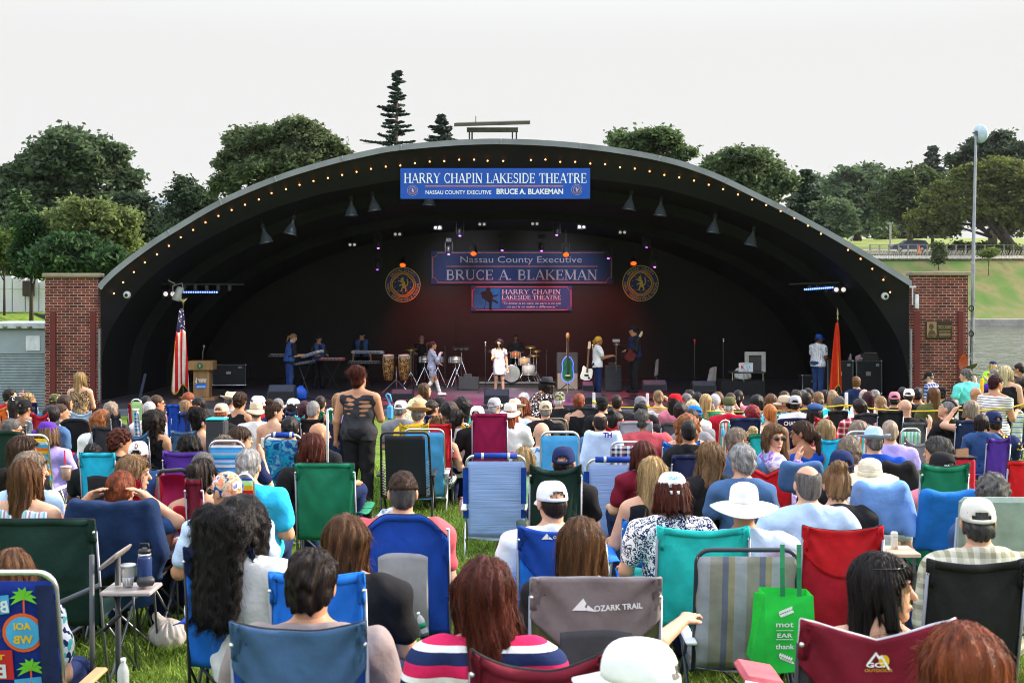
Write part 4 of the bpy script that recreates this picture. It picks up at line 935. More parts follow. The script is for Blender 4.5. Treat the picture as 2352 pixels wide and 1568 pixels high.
# ------------------------------------------------------------- trees
def leaves(pts,size,seed,flat=.5):
 r=np.random.RandomState(seed);n_=len(pts)
 a=r.randn(n_,3);a[:,2]*=flat;a/=np.linalg.norm(a,axis=1)[:,None];q=r.randn(n_,3);b_=np.cross(a,q);b_/=np.linalg.norm(b_,axis=1)[:,None]
 s=size*(.55+.9*r.rand(n_))[:,None];a=a*s;b_=b_*s*.55
 V=np.stack([pts-a,pts+b_-a*.1,pts+a,pts-b_+a*.1],1).reshape(-1,3)
 k=np.arange(n_)[:,None]*4
 return V,k+np.array([[0,1,2,3]])
def crown_pts(blobs,n_,seed,shell=.55,clump=.35):
 r=np.random.RandomState(seed);B=np.array(blobs,float);vol=(B[:,3]*B[:,4])**.9;k=r.choice(len(B),n_//40+1,p=vol/vol.sum())
 d=r.randn(len(k),3);d/=np.linalg.norm(d,axis=1)[:,None];d[:,2]=np.where(d[:,2]<-.55,-d[:,2],d[:,2])
 rad=shell+(1.12-shell)*r.rand(len(k))**.6
 C_=B[k,:3]+d*rad[:,None]*.9*np.stack([B[k,3],B[k,3],B[k,4]],1)
 cl=np.maximum(clump*.6,.14*B[k,3])*(.5+r.rand(len(k)))
 P=np.repeat(C_,40,0)+r.randn(len(k)*40,3)*np.repeat(cl,40)[:,None]*(1,1,.6)
 return P[:n_]
barkm=mat((.075,.06,.048),rough=.95,var=.35,scale=5.,stretch=(1,1,.2),bump=.5,bscale=12.)
def tree(name,label,u,vb,Z,blobs,n_,leaf,col,seed,trunk=None,limbs=True,tw=.3,clump=None,group=None,flat=.5,isl=.5,zb=None,tl=.5):
 """blobs in picture units round (u, vb): (du, dv, ru, rv) -> metres at distance Z"""
 k=Z/FP;base=at(u,vb,Z);base.z=float(gh(base.x,base.y))-.1 if zb is None else zb
 z0=ZV(vb,Z)-base.z;r=random.Random(seed)
 bl=[((b_[0]-u)*k,(r.random()-.5)*b_[2]*k*1.1 if len(b_)<5 else b_[4],z0+(vb-b_[1])*k,b_[2]*k,b_[3]*k)for b_ in blobs]
 t=thing(name,label,'tree',base,0,group);nb_=len(bl)
 for q in range(int(nb_*1.3)):
  b_=bl[r.randrange(nb_)];a=r.uniform(-.4,3.5);f_=r.uniform(.22,.42);bl.append((b_[0]+cos(a)*b_[3]*1.05,b_[1]+r.uniform(-1,1)*b_[3]*.6,b_[2]+abs(sin(a))*b_[4]*1.05,b_[3]*f_,b_[4]*f_))
 P=crown_pts(bl,int(n_*2.),seed,clump=clump or leaf*1.9)
 V,Fq=leaves(P,leaf*.8,seed+1,flat)
 link('crown',npmesh('crown',V,Fq),mat(col,rough=.6,var=.35,scale=.5/max(leaf,.05)*.35,island=isl,tl=tl,spec=.25),t,False)
 mb=MB();top=trunk or[(0,0,0),(0,0,z0+(vb-blobs[0][1])*k*.8)]
 mb.tube(top,[tw*(1-.55*i/max(1,len(top)-1))for i in range(len(top))],8)
 if limbs:
  tp=Vector(top[-1]);b0=Vector(top[0])
  for b_ in bl[:14]:
   e=Vector(b_[:3]);s=b0.lerp(tp,.45+.4*r.random());m_=s.lerp(e,.5)+Vector((r.uniform(-.1,.1),r.uniform(-.1,.1),.12))*(e-s).length
   mb.tube([s,m_,e],[tw*.42,tw*.26,tw*.08],6)
   for _ in range(3):e2=e+Vector((r.uniform(-1,1)*b_[3],r.uniform(-1,1)*b_[3],r.uniform(-.2,1)*b_[4]))*.75;mb.tube([m_.lerp(e,.6),e.lerp(e2,.5),e2],[tw*.13,tw*.09,tw*.04],4)
 build('trunk',mb,barkm,t,True);return t
def conifer(name,label,u,vt,vb,Z,wu,n_,leaf,col,seed,lean=0,zb=None,droop=.25,gaps=1.):
 k=Z/FP;base=at(u,vb,Z);zg=float(gh(base.x,base.y))-.1 if zb is None else zb;H=ZV(vt,Z)-zg;zs=max(.3,ZV(vb,Z)-zg)
 base.z=zg;t=thing(name,label,'tree',base);r=np.random.RandomState(seed);W_=wu*k/2
 P=[];nb=max(14,int((H-zs)/(.42*max(.6,leaf*3))));mb=MB();mb.tube([(0,0,0),(lean*k*.5,0,H*.6),(lean*k,0,H)],[.03*H*.6,.018*H*.6,.01],7)
 for i in range(nb):
  for j in range(5):
   f=min(.99,(i+r.rand()*1.6)/nb);z=zs+(H-zs)*f;a=r.rand()*2*pi;L=W_*(1-f)**.85*(.3+.85*r.rand()**(1.4/gaps))+.06*W_
   e=np.array((cos(a)*L+lean*k*f,sin(a)*L,z-L*droop+.08*L));s=np.array((lean*k*f,0,z));m_=max(6,int(n_/nb/5))
   tt=(.15+.9*r.rand(m_));q=s+(e-s)*tt[:,None];q[:,2]+=.1*L*(tt**2);q+=r.randn(m_,3)*leaf*(.3+.5*(1-tt))[:,None]*(1.2,1.2,.45);P.append(q)
   mb.tube([tuple(s),tuple(e)],[.012*L+.01,.005],4)
 V,Fq=leaves(np.concatenate(P),leaf,seed+1,.35);link('crown',npmesh('crown',V,Fq),mat(col,rough=.7,var=.3,scale=1.5,island=.4,tl=.15),t,False)
 build('trunk',mb,barkm,t,True);return t
DK,MD,YG,BL=(.075,.115,.055),(.095,.145,.055),(.15,.195,.06),(.09,.13,.08)
tree('oak_tree','broad dark oak tree with a domed crown behind the white panel wall',165,640,88,[(150,385,70,60),(80,410,60,50),(30,440,70,60),(215,370,55,50),(165,345,70,42),(270,470,45,40),(290,430,35,35),(230,430,60,50),(120,470,80,50),(50,500,80,50),(200,510,70,50),(285,500,40,40),(110,370,45,40),(10,470,60,60),(210,560,80,60),(100,560,90,60)],30000,.24,DK,21,tw=.55)
conifer('feathery_conifer','soft grey green conifer at the left edge in front of the oak',48,440,660,62,190,9000,.17,(.055,.1,.035),31,droop=.1)
tree('sumac_tree','bright leafy tree with pale green crown beside the brick pillar',205,645,52,[(170,520,60,40),(240,510,55,38),(215,490,50,28),(140,560,45,40),(270,540,38,40),(230,570,60,45),(160,600,50,35),(285,505,24,24),(200,545,70,45)],15000,.12,YG,41,tw=.12,flat=.8)
tree('sumac_shrub','darker broad leaved bush drooping over the white wall next to the pillar',160,655,50,[(150,590,50,35),(200,610,55,30),(120,610,35,28),(250,610,40,30),(180,570,40,30)],7000,.15,(.04,.09,.03),43,tw=.08,flat=.8)
tree('cedar_tree','dense dark green upright cedar hanging over the white wall',72,665,51,[(70,540,26,34),(62,580,32,36),(80,610,36,36),(60,620,28,34),(90,570,26,30),(72,515,16,16)],12000,.07,(.018,.055,.012),51,tw=.1,clump=.2)
tree('undergrowth_tree','low yellow green bush at the far left edge above the wall',10,650,53,[(0,560,28,24),(5,590,34,26),(-20,570,30,30)],4000,.12,(.08,.13,.025),55,tw=.06)
tree('dark_tree','dark green tree between the oak and the arch roof',320,650,74,[(320,520,45,50),(350,560,50,50),(290,560,50,50),(330,600,60,40),(300,480,25,25)],12000,.2,(.035,.055,.028),61,tw=.25)
tree('pine_tree','irregular dark pine with tufted branches beside the distant roof',420,640,68,[(425,425,16,14),(405,455,22,16),(445,455,24,18),(420,485,36,18),(395,510,34,20),(450,500,34,24),(430,540,50,30),(475,470,22,20)],9000,.12,(.045,.075,.038),71,tw=.2,clump=.35)
tree('maple_tree','tall open maple tree rising behind the left of the arch',650,560,64,[(560,345,42,34),(610,330,45,38),(680,315,55,38),(720,335,45,40),(545,385,36,30),(600,400,60,40),(680,380,70,45),(750,365,45,30),(520,430,40,30),(640,350,60,40),(690,290,30,16),(785,350,20,12)],22000,.14,(.095,.13,.055),81,tw=.35)
conifer('spruce_tree','tall ragged spruce standing alone behind the top of the arch',900,164,348,60,140,16000,.075,(.045,.07,.055),91,lean=14,droop=.12,gaps=.6)
conifer('young_spruce','small spruce top showing beside the roof platform',1014,266,345,62,110,7000,.085,(.04,.06,.045),95,droop=.15)
tree('round_tree','round green treetop behind the right of the arch',1490,480,66,[(1440,335,38,26),(1490,325,45,22),(1530,345,45,25),(1480,355,60,30),(1565,360,22,16)],9000,.15,MD,101,tw=.3)
tree('sloping_tree','mixed green tree mass following the right slope of the arch',1720,580,78,[(1660,380,40,28),(1720,370,50,22),(1760,395,45,34),(1700,410,60,40),(1790,420,35,30),(1740,440,60,40),(1640,390,24,14)],14000,.18,(.09,.135,.055),111,tw=.3)
conifer('dark_spruce','dark bushy evergreen at the right shoulder of the arch',1850,392,560,84,170,14000,.14,(.035,.062,.032),121,droop=.2)
tree('hazy_tree','large rounded tree in the pale distance beyond the lake meadow',1970,560,235,[(1950,430,55,40),(1990,410,45,30),(1930,470,60,40),(2010,460,50,45),(1965,500,75,40),(2030,420,18,22),(1940,520,60,30)],11000,.6,(.075,.12,.055),131,tw=.8,zb=11.)
tree('willow_bush','pale round bush below the large hazy tree',1925,560,215,[(1925,490,35,30),(1915,520,35,30),(1945,530,30,25)],4000,.4,(.09,.14,.06),133,tw=.3,zb=10.)
for i,(u,lab)in enumerate(((2070,'faint grey green tree far behind the field'),(2110,'thin blue grey tree in the far tree line'),(1870,'far pale tree just above the arch edge'))):
 tree('far_tree',lab,u,556,300,[(u,450,40,30),(u-25,490,45,40),(u+25,500,50,40),(u,530,70,30)],4500,.8,BL,140+i,tw=.8,group='trees in the far tree line',zb=14.)
conifer('pointed_fir','pointed dark fir above the yellow green willow',2142,338,440,215,110,7000,.35,(.045,.065,.05),151,zb=10.,droop=.2)
tree('tall_oak','dark spreading oak behind the light pole on the right',2280,560,200,[(2230,380,40,30),(2280,350,50,30),(2330,360,45,30),(2300,400,60,35),(2215,420,30,30),(2350,400,50,40),(2260,330,30,16)],14000,.4,(.045,.07,.036),161,tw=.8,zb=9.)
tree('left_willow','darker green tree drooping over the parked car',2090,575,182,[(2080,430,45,35),(2050,470,35,35),(2120,420,45,40),(2040,500,22,20),(2100,470,55,40),(2150,440,40,40)],11000,.35,(.055,.085,.024),171,tw=.5,zb=7.5)
tree('leaning_willow','big yellow green willow with leaning pale limbs on the bank',2330,610,172,[(2300,400,60,35),(2340,440,60,45),(2250,430,50,40),(2180,470,50,40),(2130,500,45,30),(2220,490,60,40),(2300,500,60,40),(2160,530,40,22),(2350,520,50,40),(2110,530,30,18)],20000,.3,(.115,.14,.03),181,trunk=[(0,0,0),(-1.8,-.5,2.6),(-3.6,-.8,4.6),(-6.5,-1,5.6)],tw=.5,zb=7.)
tree('edge_willow','second leaning willow at the right edge of the bank',2352,605,170,[(2370,470,50,40),(2360,420,40,30)],3000,.3,(.115,.14,.03),183,trunk=[(0,0,0),(-2,0,3),(-3,0,5),(-3.5,0,7)],tw=.4,zb=6.6)
for u,v0,v1,w,lab in((2156,556,621,14,'thin leafy sapling on the far bank by the path'),(2271,570,632,10,'small bright sapling on the bank right of the pole')):
 tree('sapling',lab,u,v1,160,[(u,v0+12,w*.7,10),(u,v0+30,w,14),(u,v0+45,w*.8,10)]if w>12 else[(u-4,585,10,6),(u+8,580,9,5)],1500,.2,(.06,.09,.03)if w>12 else(.12,.17,.03),int(u),tw=.06,zb=ZV(v1,160),limbs=True)
tree('meadow_bush','small round bush at the back of the far meadow',2040,556,255,[(2040,535,18,12),(2028,545,14,9)],1500,.4,(.1,.14,.035),195,tw=.1,zb=12.6)
tree('bank_shrub','low green shrub under the leaning willow',2245,605,172,[(2215,570,30,10),(2250,575,40,12),(2300,580,40,14)],3500,.25,(.06,.1,.025),197,tw=.1,zb=7.)
Z=190;c=at(365,480,Z);t=thing('house','distant white house with a slate roof between the oak and the pine','house',c)
mb=MB();mb.box(X(328,Z),X(398,Z),Z,Z+6,ZV(520,Z),ZV(470,Z));build('wall',off(mb,c),mat((.55,.58,.62)),t)
mb=MB();mb.add([at(326,469,Z-.4),at(402,469,Z-.4),at(398,458,Z+3),at(330,458,Z+3)],[(0,1,2,3)]);rf=build('roof',off(mb,c),mat((.14,.17,.22)),t)
mb=MB();mb.box(X(347,Z+3),X(350,Z+3),Z+2.6,Z+3.2,ZV(462,Z),ZV(450,Z));build('chimney',off(mb,c),mat((.45,.45,.48)),rf)
for u in(335,348,361,374,388):mb=MB();mb.box(X(u-3,Z),X(u+3,Z),Z-.06,Z-.01,ZV(486,Z),ZV(474,Z));build('window',off(mb,c),mat((.08,.1,.14),rough=.2),t)
Z=171;c=at(2088,580,Z);c.z=float(gh(c.x,Z))+.33;t=thing('parked_car','dark grey estate car parked behind the wooden fence','car',c)
pf=[(-2.35,.35),(-2.4,.75),(-2.2,.95),(-1.2,1.05),(-.55,1.5),(.9,1.55),(1.9,1.45),(2.3,1.0),(2.4,.7),(2.35,.35)]
mb=MB()
for(y0,s0),(y1,s1)in zip(((-.9,.96),(-.8,1.),(.8,1.)),((-.8,1.),(.8,1.),(.9,.96))):
 mb.add([(x*s0,y0,z)for x,z in pf]+[(x*s1,y1,z)for x,z in pf],[(i,(i+1)%10,(i+1)%10+10,i+10)for i in range(10)])
mb.add([(x*.96,-.9,z)for x,z in pf],[tuple(range(10))]);build('body',mb,mat((.07,.085,.11),rough=.25,metal=.5,var=.05),t)
mb=MB();mb.add([(x,-.915,z)for x,z in[(-1.0,1.08),(-.5,1.42),(.85,1.47),(1.75,1.38),(1.95,1.08)]],[(0,1,2,3,4)]);build('window',mb,mat((.02,.025,.03),rough=.1),t)
for x in(-1.45,1.4):
 mb=MB();mb.tube([(x,-.95,.33),(x,-.7,.33)],.33,16);w_=build('wheel',mb,mat('black'),t,False);mb=MB();mb.tube([(x,-.97,.33),(x,-.94,.33)],.2,12);build('rim',mb,metal(),w_)
mb=MB();mb.ball((-2.25,-.75,.75),(.15,.12,.1));build('headlight',mb,mat((.6,.6,.6),rough=.2),t,True)
Z=168.6;t=thing('rail_fence','dark split rail fence on posts in front of the parked car','fence',(60,Z,0))
mb=MB();us=list(range(1998,2352,22))
rl=[MB(),MB()]
for i,u in enumerate(us):
 x=X(u,Z);z=float(gh(x,Z))+.25;mb.box(x-.09-60,x+.09-60,-.09,.09,z-.1,z+1.4)
 if i:
  for q,hgt in((0,.8),(1,1.35)):rl[q].tube([(px-60,0,pz+hgt),(x-60,0,z+hgt)],.035,5)
 px,pz=x,z
build('posts',mb,mat((.2,.19,.16)),t)
for q in rl:build('rail',q,mat((.16,.15,.14)),t)
Z=165.4;t=thing('snow_fence','leaning wooden picket snow fence along the far path','fence',(60,Z,0));mb=MB()
rr=random.Random(4)
for i in range(150):
 u=1975+i*2.7;x=X(u,Z)-60;z=float(gh(x+60,Z))+.25;ln=rr.uniform(.3,.6);mb.tube([(x,0,z),(x+ln,rr.uniform(-.1,.1),z+1.2)],.035,4)
build('pickets',mb,mat((.42,.38,.26),var=.3),t);mb=MB();mb.tube([(X(1975,Z)-60,0,float(gh(X(1975,Z),Z))+.8),(X(2385,Z)-60,0,float(gh(X(2385,Z),Z))+.8)],.02,4);build('wire',mb,mat('dgrey'),t)
for u,v,w_,h_,lab,Z in((1969,548,22,11,'white box van partly hidden behind the arch edge',240),(2000,546,5,7,'small white utility cabinet on the far meadow',250)):
 c=at(u,v+h_/2,Z);t=thing('box_van' if w_>10 else 'utility_cabinet',lab,'van' if w_>10 else 'cabinet',c);k=Z/FP
 mb=MB();mb.box(-w_*k/2,w_*k/2,0,2,.3,h_*k,.1);build('body',mb,mat((.6,.63,.68)),t)
 mb=MB();mb.box(w_*k*.2,w_*k*.45,-.02,-.005,h_*k*.5,h_*k*.85);build('window' if w_>10 else 'door',mb,mat((.05,.06,.08)),t)
 if w_>10:
  for x in(-.5,.6):mb=MB();mb.tube([(x,-.05,.3),(x,.2,.3)],.3,10);build('wheel',mb,mat('black'),t)
Z=215;c=at(2045,565,Z);t=thing('lamp_post','short grey lamp post on the far meadow','lamp post',c);mb=MB();mb.tube([(0,0,0),(0,0,3.6)],.17,8);build('post',mb,mat((.3,.31,.32)),t);mb=MB();mb.box(-.4,.4,-.3,.3,3.6,3.95,.05);build('lamp_head',mb,mat((.3,.32,.34)),t)
c=at(2112,582,168.3);t=thing('traffic_cone','orange traffic cone on the path beside the car','cone',c);mb=MB();mb.lathe([(.3,0),(.3,.06),(.2,.06),(.04,1.),(0,1.)],10);build('cone',mb,mat((.8,.15,.04)),t);mb=MB();mb.lathe([(.155,.3),(.12,.5)],10);build('reflective_band',mb,mat('white'),t)
Z=36.4;c=at(2232,860,Z);t=thing('light_pole','slim grey metal pole carrying a round white dish at the lake side','pole',c)
mb=MB();mb.tube([(0,0,-.3),at(2236,560,Z)-c,at(2242,300,Z)-c],[.062,.05,.035],8);build('pole',mb,metal((.3,.32,.36),rough=.5),t)
d0=at(2256,307,Z)-c
mb=MB();Mx=Matrix.Rotation(R(-68),3,'Z')@Matrix.Rotation(R(97),3,'X');mb.lathe([(0,-.1),(.1,-.09),(.2,-.04),(.26,.04),(.265,.06),(.24,.1),(.12,.14),(0,.15)],24,d0,rot=Mx);build('dish',mb,mat((.42,.52,.62),rough=.4),t,True)
mb=MB();mb.box(d0.x-.2,d0.x-.08,-.05,.05,d0.z-.06,d0.z+.06);mb.tube([d0+Vector((-.27,0,.02)),d0],.02,6);build('bracket',mb,mat('dgrey'),t)
mb=MB();P=[at(2232+5*sin(i*.9)+(4 if i%3 else-3),600+i*12,Z-.1)-c for i in range(20)];mb.tube(P,.012,5);build('cable',mb,mat((.3,.3,.3)),t)
for v in(708,766):
 mb=MB();mb.tube([at(2231+5.5*cos(a),v+6*sin(a),Z-.12)-c for a in np.linspace(0,2*pi,14)[:-1]],.016,5,closed=True);build('cable_loop',mb,mat('black'),t)
c=at(90,640,50.5);t=thing('shower_pole','thin bent metal pole with a crossbar by the cedar','pole',c);mb=MB();mb.tube([at(130,660,50.5)-c,at(130,617,50.5)-c],.03,6);mb.tube([at(130,624,50.5)-c,at(78,629,50.5)-c,at(75,650,50.5)-c],.022,6);build('pole',mb,mat((.35,.38,.42)),t)
# ------------------------------------------------------------- things fixed to the arch
for u,v,lab in((291.5,677,'white dome camera on the left foot of the arch'),(2033,680,'white dome camera on the right foot of the arch')):
 c=at(u,v,ZF+.2);t=thing('dome_camera',lab,'camera',c);Mx=Matrix.Rotation(R(90),3,'X');mb=MB();mb.lathe([(.1,-.04),(.105,0),(.09,.05),(.06,.07),(0,.07)],20,rot=Mx);build('housing',mb,mat((.6,.62,.64)),t,True);mb=MB();mb.ball((0,-.06,-.01),(.05,.04,.05));build('lens_dome',mb,mat('black',rough=.1),t,True)
Z=35.2;c=at(2101,690,Z);t=thing('antenna','white antenna box on a bracket at the right end of the arch','antenna',c);mb=MB();mb.tube([at(2096,658,Z)-c,at(2096,700,Z)-c],.02,6);mb.tube([at(2089,659,Z)-c,at(2104,659,Z)-c],.025,6);build('bracket',mb,mat((.5,.52,.55)),t);mb=MB();mb.box(.0,.09,-.1,0,-.22,.16,.02);build('panel',mb,mat((.6,.62,.66)),t)
for u0,u1,lab in((226,231,'grey downpipe beside the left brick pillar'),(2090,2095,'grey downpipe beside the right brick pillar')):
 c=at((u0+u1)/2,920,35.2);t=thing('downpipe',lab,'pipe',c);mb=MB();mb.tube([(0,0,0),at((u0+u1)/2,755,35.2)-c],.032,8);build('pipe',mb,metal((.25,.27,.3),rough=.5),t);mb=MB();mb.tube([(0,0,.9),(0,0,1.0)],.045,8);build('collar',mb,metal((.2,.21,.23)),t)
def hang(u,v,Z,up=1.2):return at(u,v,Z)
bell=[(.03,.42),(.05,.36),(.06,.3),(.1,.25),(.17,.12),(.2,.02),(.24,-.02),(.235,-.03),(.19,0),(.1,.1),(0,.14)]
for i,(u,v,lab)in enumerate(((612,556,'domed stage lamp hanging lowest at the far left of the shell'),(666,536,'domed stage lamp second from the left, tilted'),(807,494,'domed stage lamp left of the theatre sign, outer one'),(861,482,'domed stage lamp left of the theatre sign, inner one'),(1444,480,'domed stage lamp right of the theatre sign, inner one'),(1516,494,'domed stage lamp right of the theatre sign, outer one'),(1638,533,'domed stage lamp second from the right'),(1724,562,'domed stage lamp hanging lowest at the far right of the shell'),(985,470,'domed lamp half hidden under the left end of the theatre sign'))):
 Z=37.3;c=at(u,v,Z);t=thing('dome_lamp',lab,'stage lamp',c,0,'dome lamps hung in the shell');t.rotation_euler.y=R((-12,14,0,-8,10,4,8,12,5)[i])
 mb=MB();mb.lathe([(r*.9,z)for r,z in bell],20);build('shade',mb,mat((.11,.13,.17),rough=.25,metal=.5),t,True);mb=MB();mb.tube([(0,0,.4),(0,0,1.1)],.012,5);mb.box(-.05,.05,-.04,.04,.4,.52);build('hanger',mb,mat('black'),t)
def lampmat(c_,e):return mat(c_,emit=e)
for i,(u,v,lab)in enumerate(((925,607,'red stage light glowing above the left seal'),(1087.8,580.7,'red stage light at the left top corner of the executive banner'),(1300,583,'red stage light at the right top of the executive banner'),(1455,603,'red stage light glowing above the right seal'))):
 Z=43.5;c=at(u,v,Z);t=thing('par_light',lab,'stage light',c,0,'red par lights');Mx=Matrix.Rotation(R(-42),3,'X')
 mb=MB();mb.lathe([(.06,.3),(.105,.25),(.115,.0),(.118,-.04)],18,rot=Mx);build('can',mb,mat('black',rough=.4),t,True);mb=MB();mb.tube([(-.12,0,.1),(-.12,.1,.35),(.12,.1,.35),(.12,0,.1)],.012,6);mb.tube([(0,.1,.35),(0,.1,.8)],.015,5);build('yoke',mb,mat('black'),t)
 mb=MB()
 for r_,n_ in((0,1),(.04,6),(.08,12)):
  for q in range(n_):a=2*pi*q/n_;mb.ball(Mx@Vector((r_*cos(a),r_*sin(a),-.035)),.018,7,4)
 build('lens',mb,lampmat((1,.055,.004),2.6),t,True)
 mb=MB();mb.lathe([(.0,-.02),(.11,-.02)],18,rot=Mx);build('glowing_face',mb,lampmat((.9,.02,.003),1.2),t)
for i,(u,v,lab)in enumerate(((869,569,'purple moving light over the left seal, upper'),(867,618,'dim purple moving light left of the left seal'),(1031,583,'purple moving light at the left end of the executive banner'),(1056.6,540.5,'purple moving light high left of centre'),(1153.5,574,'purple moving light above the word Nassau'),(1244,575,'purple moving light above the word Executive'),(1278.6,538.7,'purple moving light high right of centre'),(1397,592.4,'purple moving light at the right end of the executive banner'),(1503.6,612,'purple moving light right of the right seal'),(1485,567,'dim purple moving light over the right seal'))):
 Z=43.2;c=at(u,v,Z);t=thing('moving_light',lab,'stage light',c,0,'purple moving lights');mb=MB();mb.box(-.1,.1,-.1,.1,.38,.52,.02);mb.box(-.13,-.1,-.05,.05,.02,.4);mb.box(.1,.13,-.05,.05,.02,.4);build('yoke',mb,mat('black'),t)
 mb=MB();mb.ball((0,0,.12),(.095,.1,.16),12,8);build('head',mb,mat((.02,.02,.024),rough=.35),t,True);mb=MB();mb.ball((0,-.04,-.02),(.045,.045,.025),10,6);build('lens',mb,lampmat((.5,.1,1),2.2 if 'dim' not in lab else .8),t,True)
for i,(u,v,lab)in enumerate(((809,562,'twin blinder lamp at the far left of the rig'),(913,538,'twin blinder lamp above the left seal'),(1005,522.5,'twin blinder lamp left of the centre'),(1107,515,'twin blinder lamp just left of the middle'),(1228.5,514,'twin blinder lamp just right of the middle'),(1336,521,'twin blinder lamp right of the centre'),(1429.5,533.6,'twin blinder lamp above the right seal'),(389,675,'twin blinder lamp beside the left blue light bar'),(1929,665,'twin blinder lamp beside the right blue light bar'))):
 Z=42.5 if i<7 else 37.6;c=at(u,v,Z);t=thing('twin_lamp',lab,'stage light',c,0,'twin white blinder lamps');s_=.8 if i<7 else 1.15;t.scale=(s_,s_,s_);mb=MB();mb.box(-.19,.19,0,.1,-.1,.1,.02);mb.tube([(0,.05,.1),(0,.05,.5)],.012,5);build('housing',mb,mat('black'),t)
 for x in(-.09,.09):mb=MB();mb.ball((x,-.01,0),(.06,.02,.06),12,6);build('bulb',mb,lampmat((.8,.72,.72),.13 if i<7 else .3),t,True)
for u0,u1,v0,v1,lab in((415,501,671,671,'blue light bar hung on the left pipe'),(1846,1914.5,665,660,'blue light bar hung on the right pipe')):
 Z=37.6;c=at((u0+u1)/2,(v0+v1)/2,Z);t=thing('light_bar',lab,'stage light',c,0);L=(u1-u0)*Z/FP/2;t.rotation_euler.y=R(atan2(v1-v0,u1-u0)*57.3)
 mb=MB();mb.box(-L,L,0,.08,-.035,.045,.01);build('housing',mb,mat('black'),t);mb=MB();n_=16
 for i in range(n_):mb.ball((-L+2*L*(i+.5)/n_,-.015,-.0),(.022,.012,.03),6,4)
 build('leds',mb,lampmat((.08,.14,1),3),t,True)
for u0,u1,v0,v1,lab in((359,560,652,653,'thin pipe across the left inside of the shell'),(1812,1958,653,647,'thin pipe across the right inside of the shell')):
 Z=37.7;c=at((u0+u1)/2,v0,Z);t=thing('lighting_pipe',lab,'pipe',c);mb=MB();mb.tube([at(u0,v0,Z)-c,at(u1,v1,Z)-c],.024,6);build('pipe',mb,mat((.03,.03,.035),rough=.4),t)
 for q in range(5):
  u=u0+(u1-u0)*(.3+.13*q);mb=MB();mb.box(*sorted([at(u,v0,Z).x-c.x,at(u,v0,Z).x-c.x+.09]),-.06,.06,-.2,-.03,.015);build('clamp',mb,mat((.03,.03,.034),rough=.35),t)
c=at(410,674,37.3);t=thing('spotlight','white theatre spotlight with a yoke aimed at the flag','stage light',c);Mx=Matrix.Rotation(R(18),3,'Y')
mb=MB();mb.lathe([(0,.2),(.08,.19),(.11,.1),(.1,0),(.13,-.1),(.14,-.2),(.12,-.21),(0,-.17)],16,rot=Mx);build('barrel',mb,mat((.45,.46,.47),rough=.4),t,True);mb=MB();mb.tube([(-.16,0,0),(-.16,0,.22),(.1,0,.3),(.16,0,.02)],.014,6);mb.tube([(-.3,0,.38),(-.1,0,.28)],.014,6);build('yoke',mb,mat((.4,.41,.42)),t)
def spot(loc,tgt,col,e,ang=60,blend=.8,r=.1):
 d=bpy.data.lights.new('stage_spot','SPOT');d.energy=e;d.color=col;d.spot_size=R(ang);d.spot_blend=blend;d.shadow_soft_size=r
 o=bpy.data.objects.new('stage_spot',d);COL.objects.link(o);o.location=loc;o.rotation_euler=(Vector(loc)-Vector(tgt)).to_track_quat('Z','Y').to_euler();return o
for u,v in((925,607),(1087.8,580.7),(1300,583),(1455,603)):
 p=at(u,v,43.2)+Vector((0,-.25,-.15));spot(p,(p.x*.6,46.3,-.3),(1,.08,.05),150,80);spot(p,(p.x*.55,36.2,ZS),(1,.12,.2),150,70)
for u,v in((1153.5,574),(1244,575)):
 p=at(u,v,43.2)+Vector((0,-.25,-.1));spot(p,(p.x-1.5,35.5,ZS),(.45,.2,1),100,70)
spot(at(455,671,37.3)+Vector((0,-.1,-.1)),at(690,905,38),(.2,.3,1),90,80)
spot(at(410,674,37.1)+Vector((.02,-.1,-.26)),at(425,850,37.4),(1,.72,.42),45,40)
spot(at(1165,440,36.6),at(1170,860,39.5),(1,.88,.82),1900,62,.9,.4)  # fill spot added to brighten the performers; the dome lamps are unlit
for u in(1005,1336):spot(at(u,525,42),at(u*.5+590,650,46),(.9,.88,1),150,64,.9,.2)  # spots added at two blinders to brighten the banners and seals
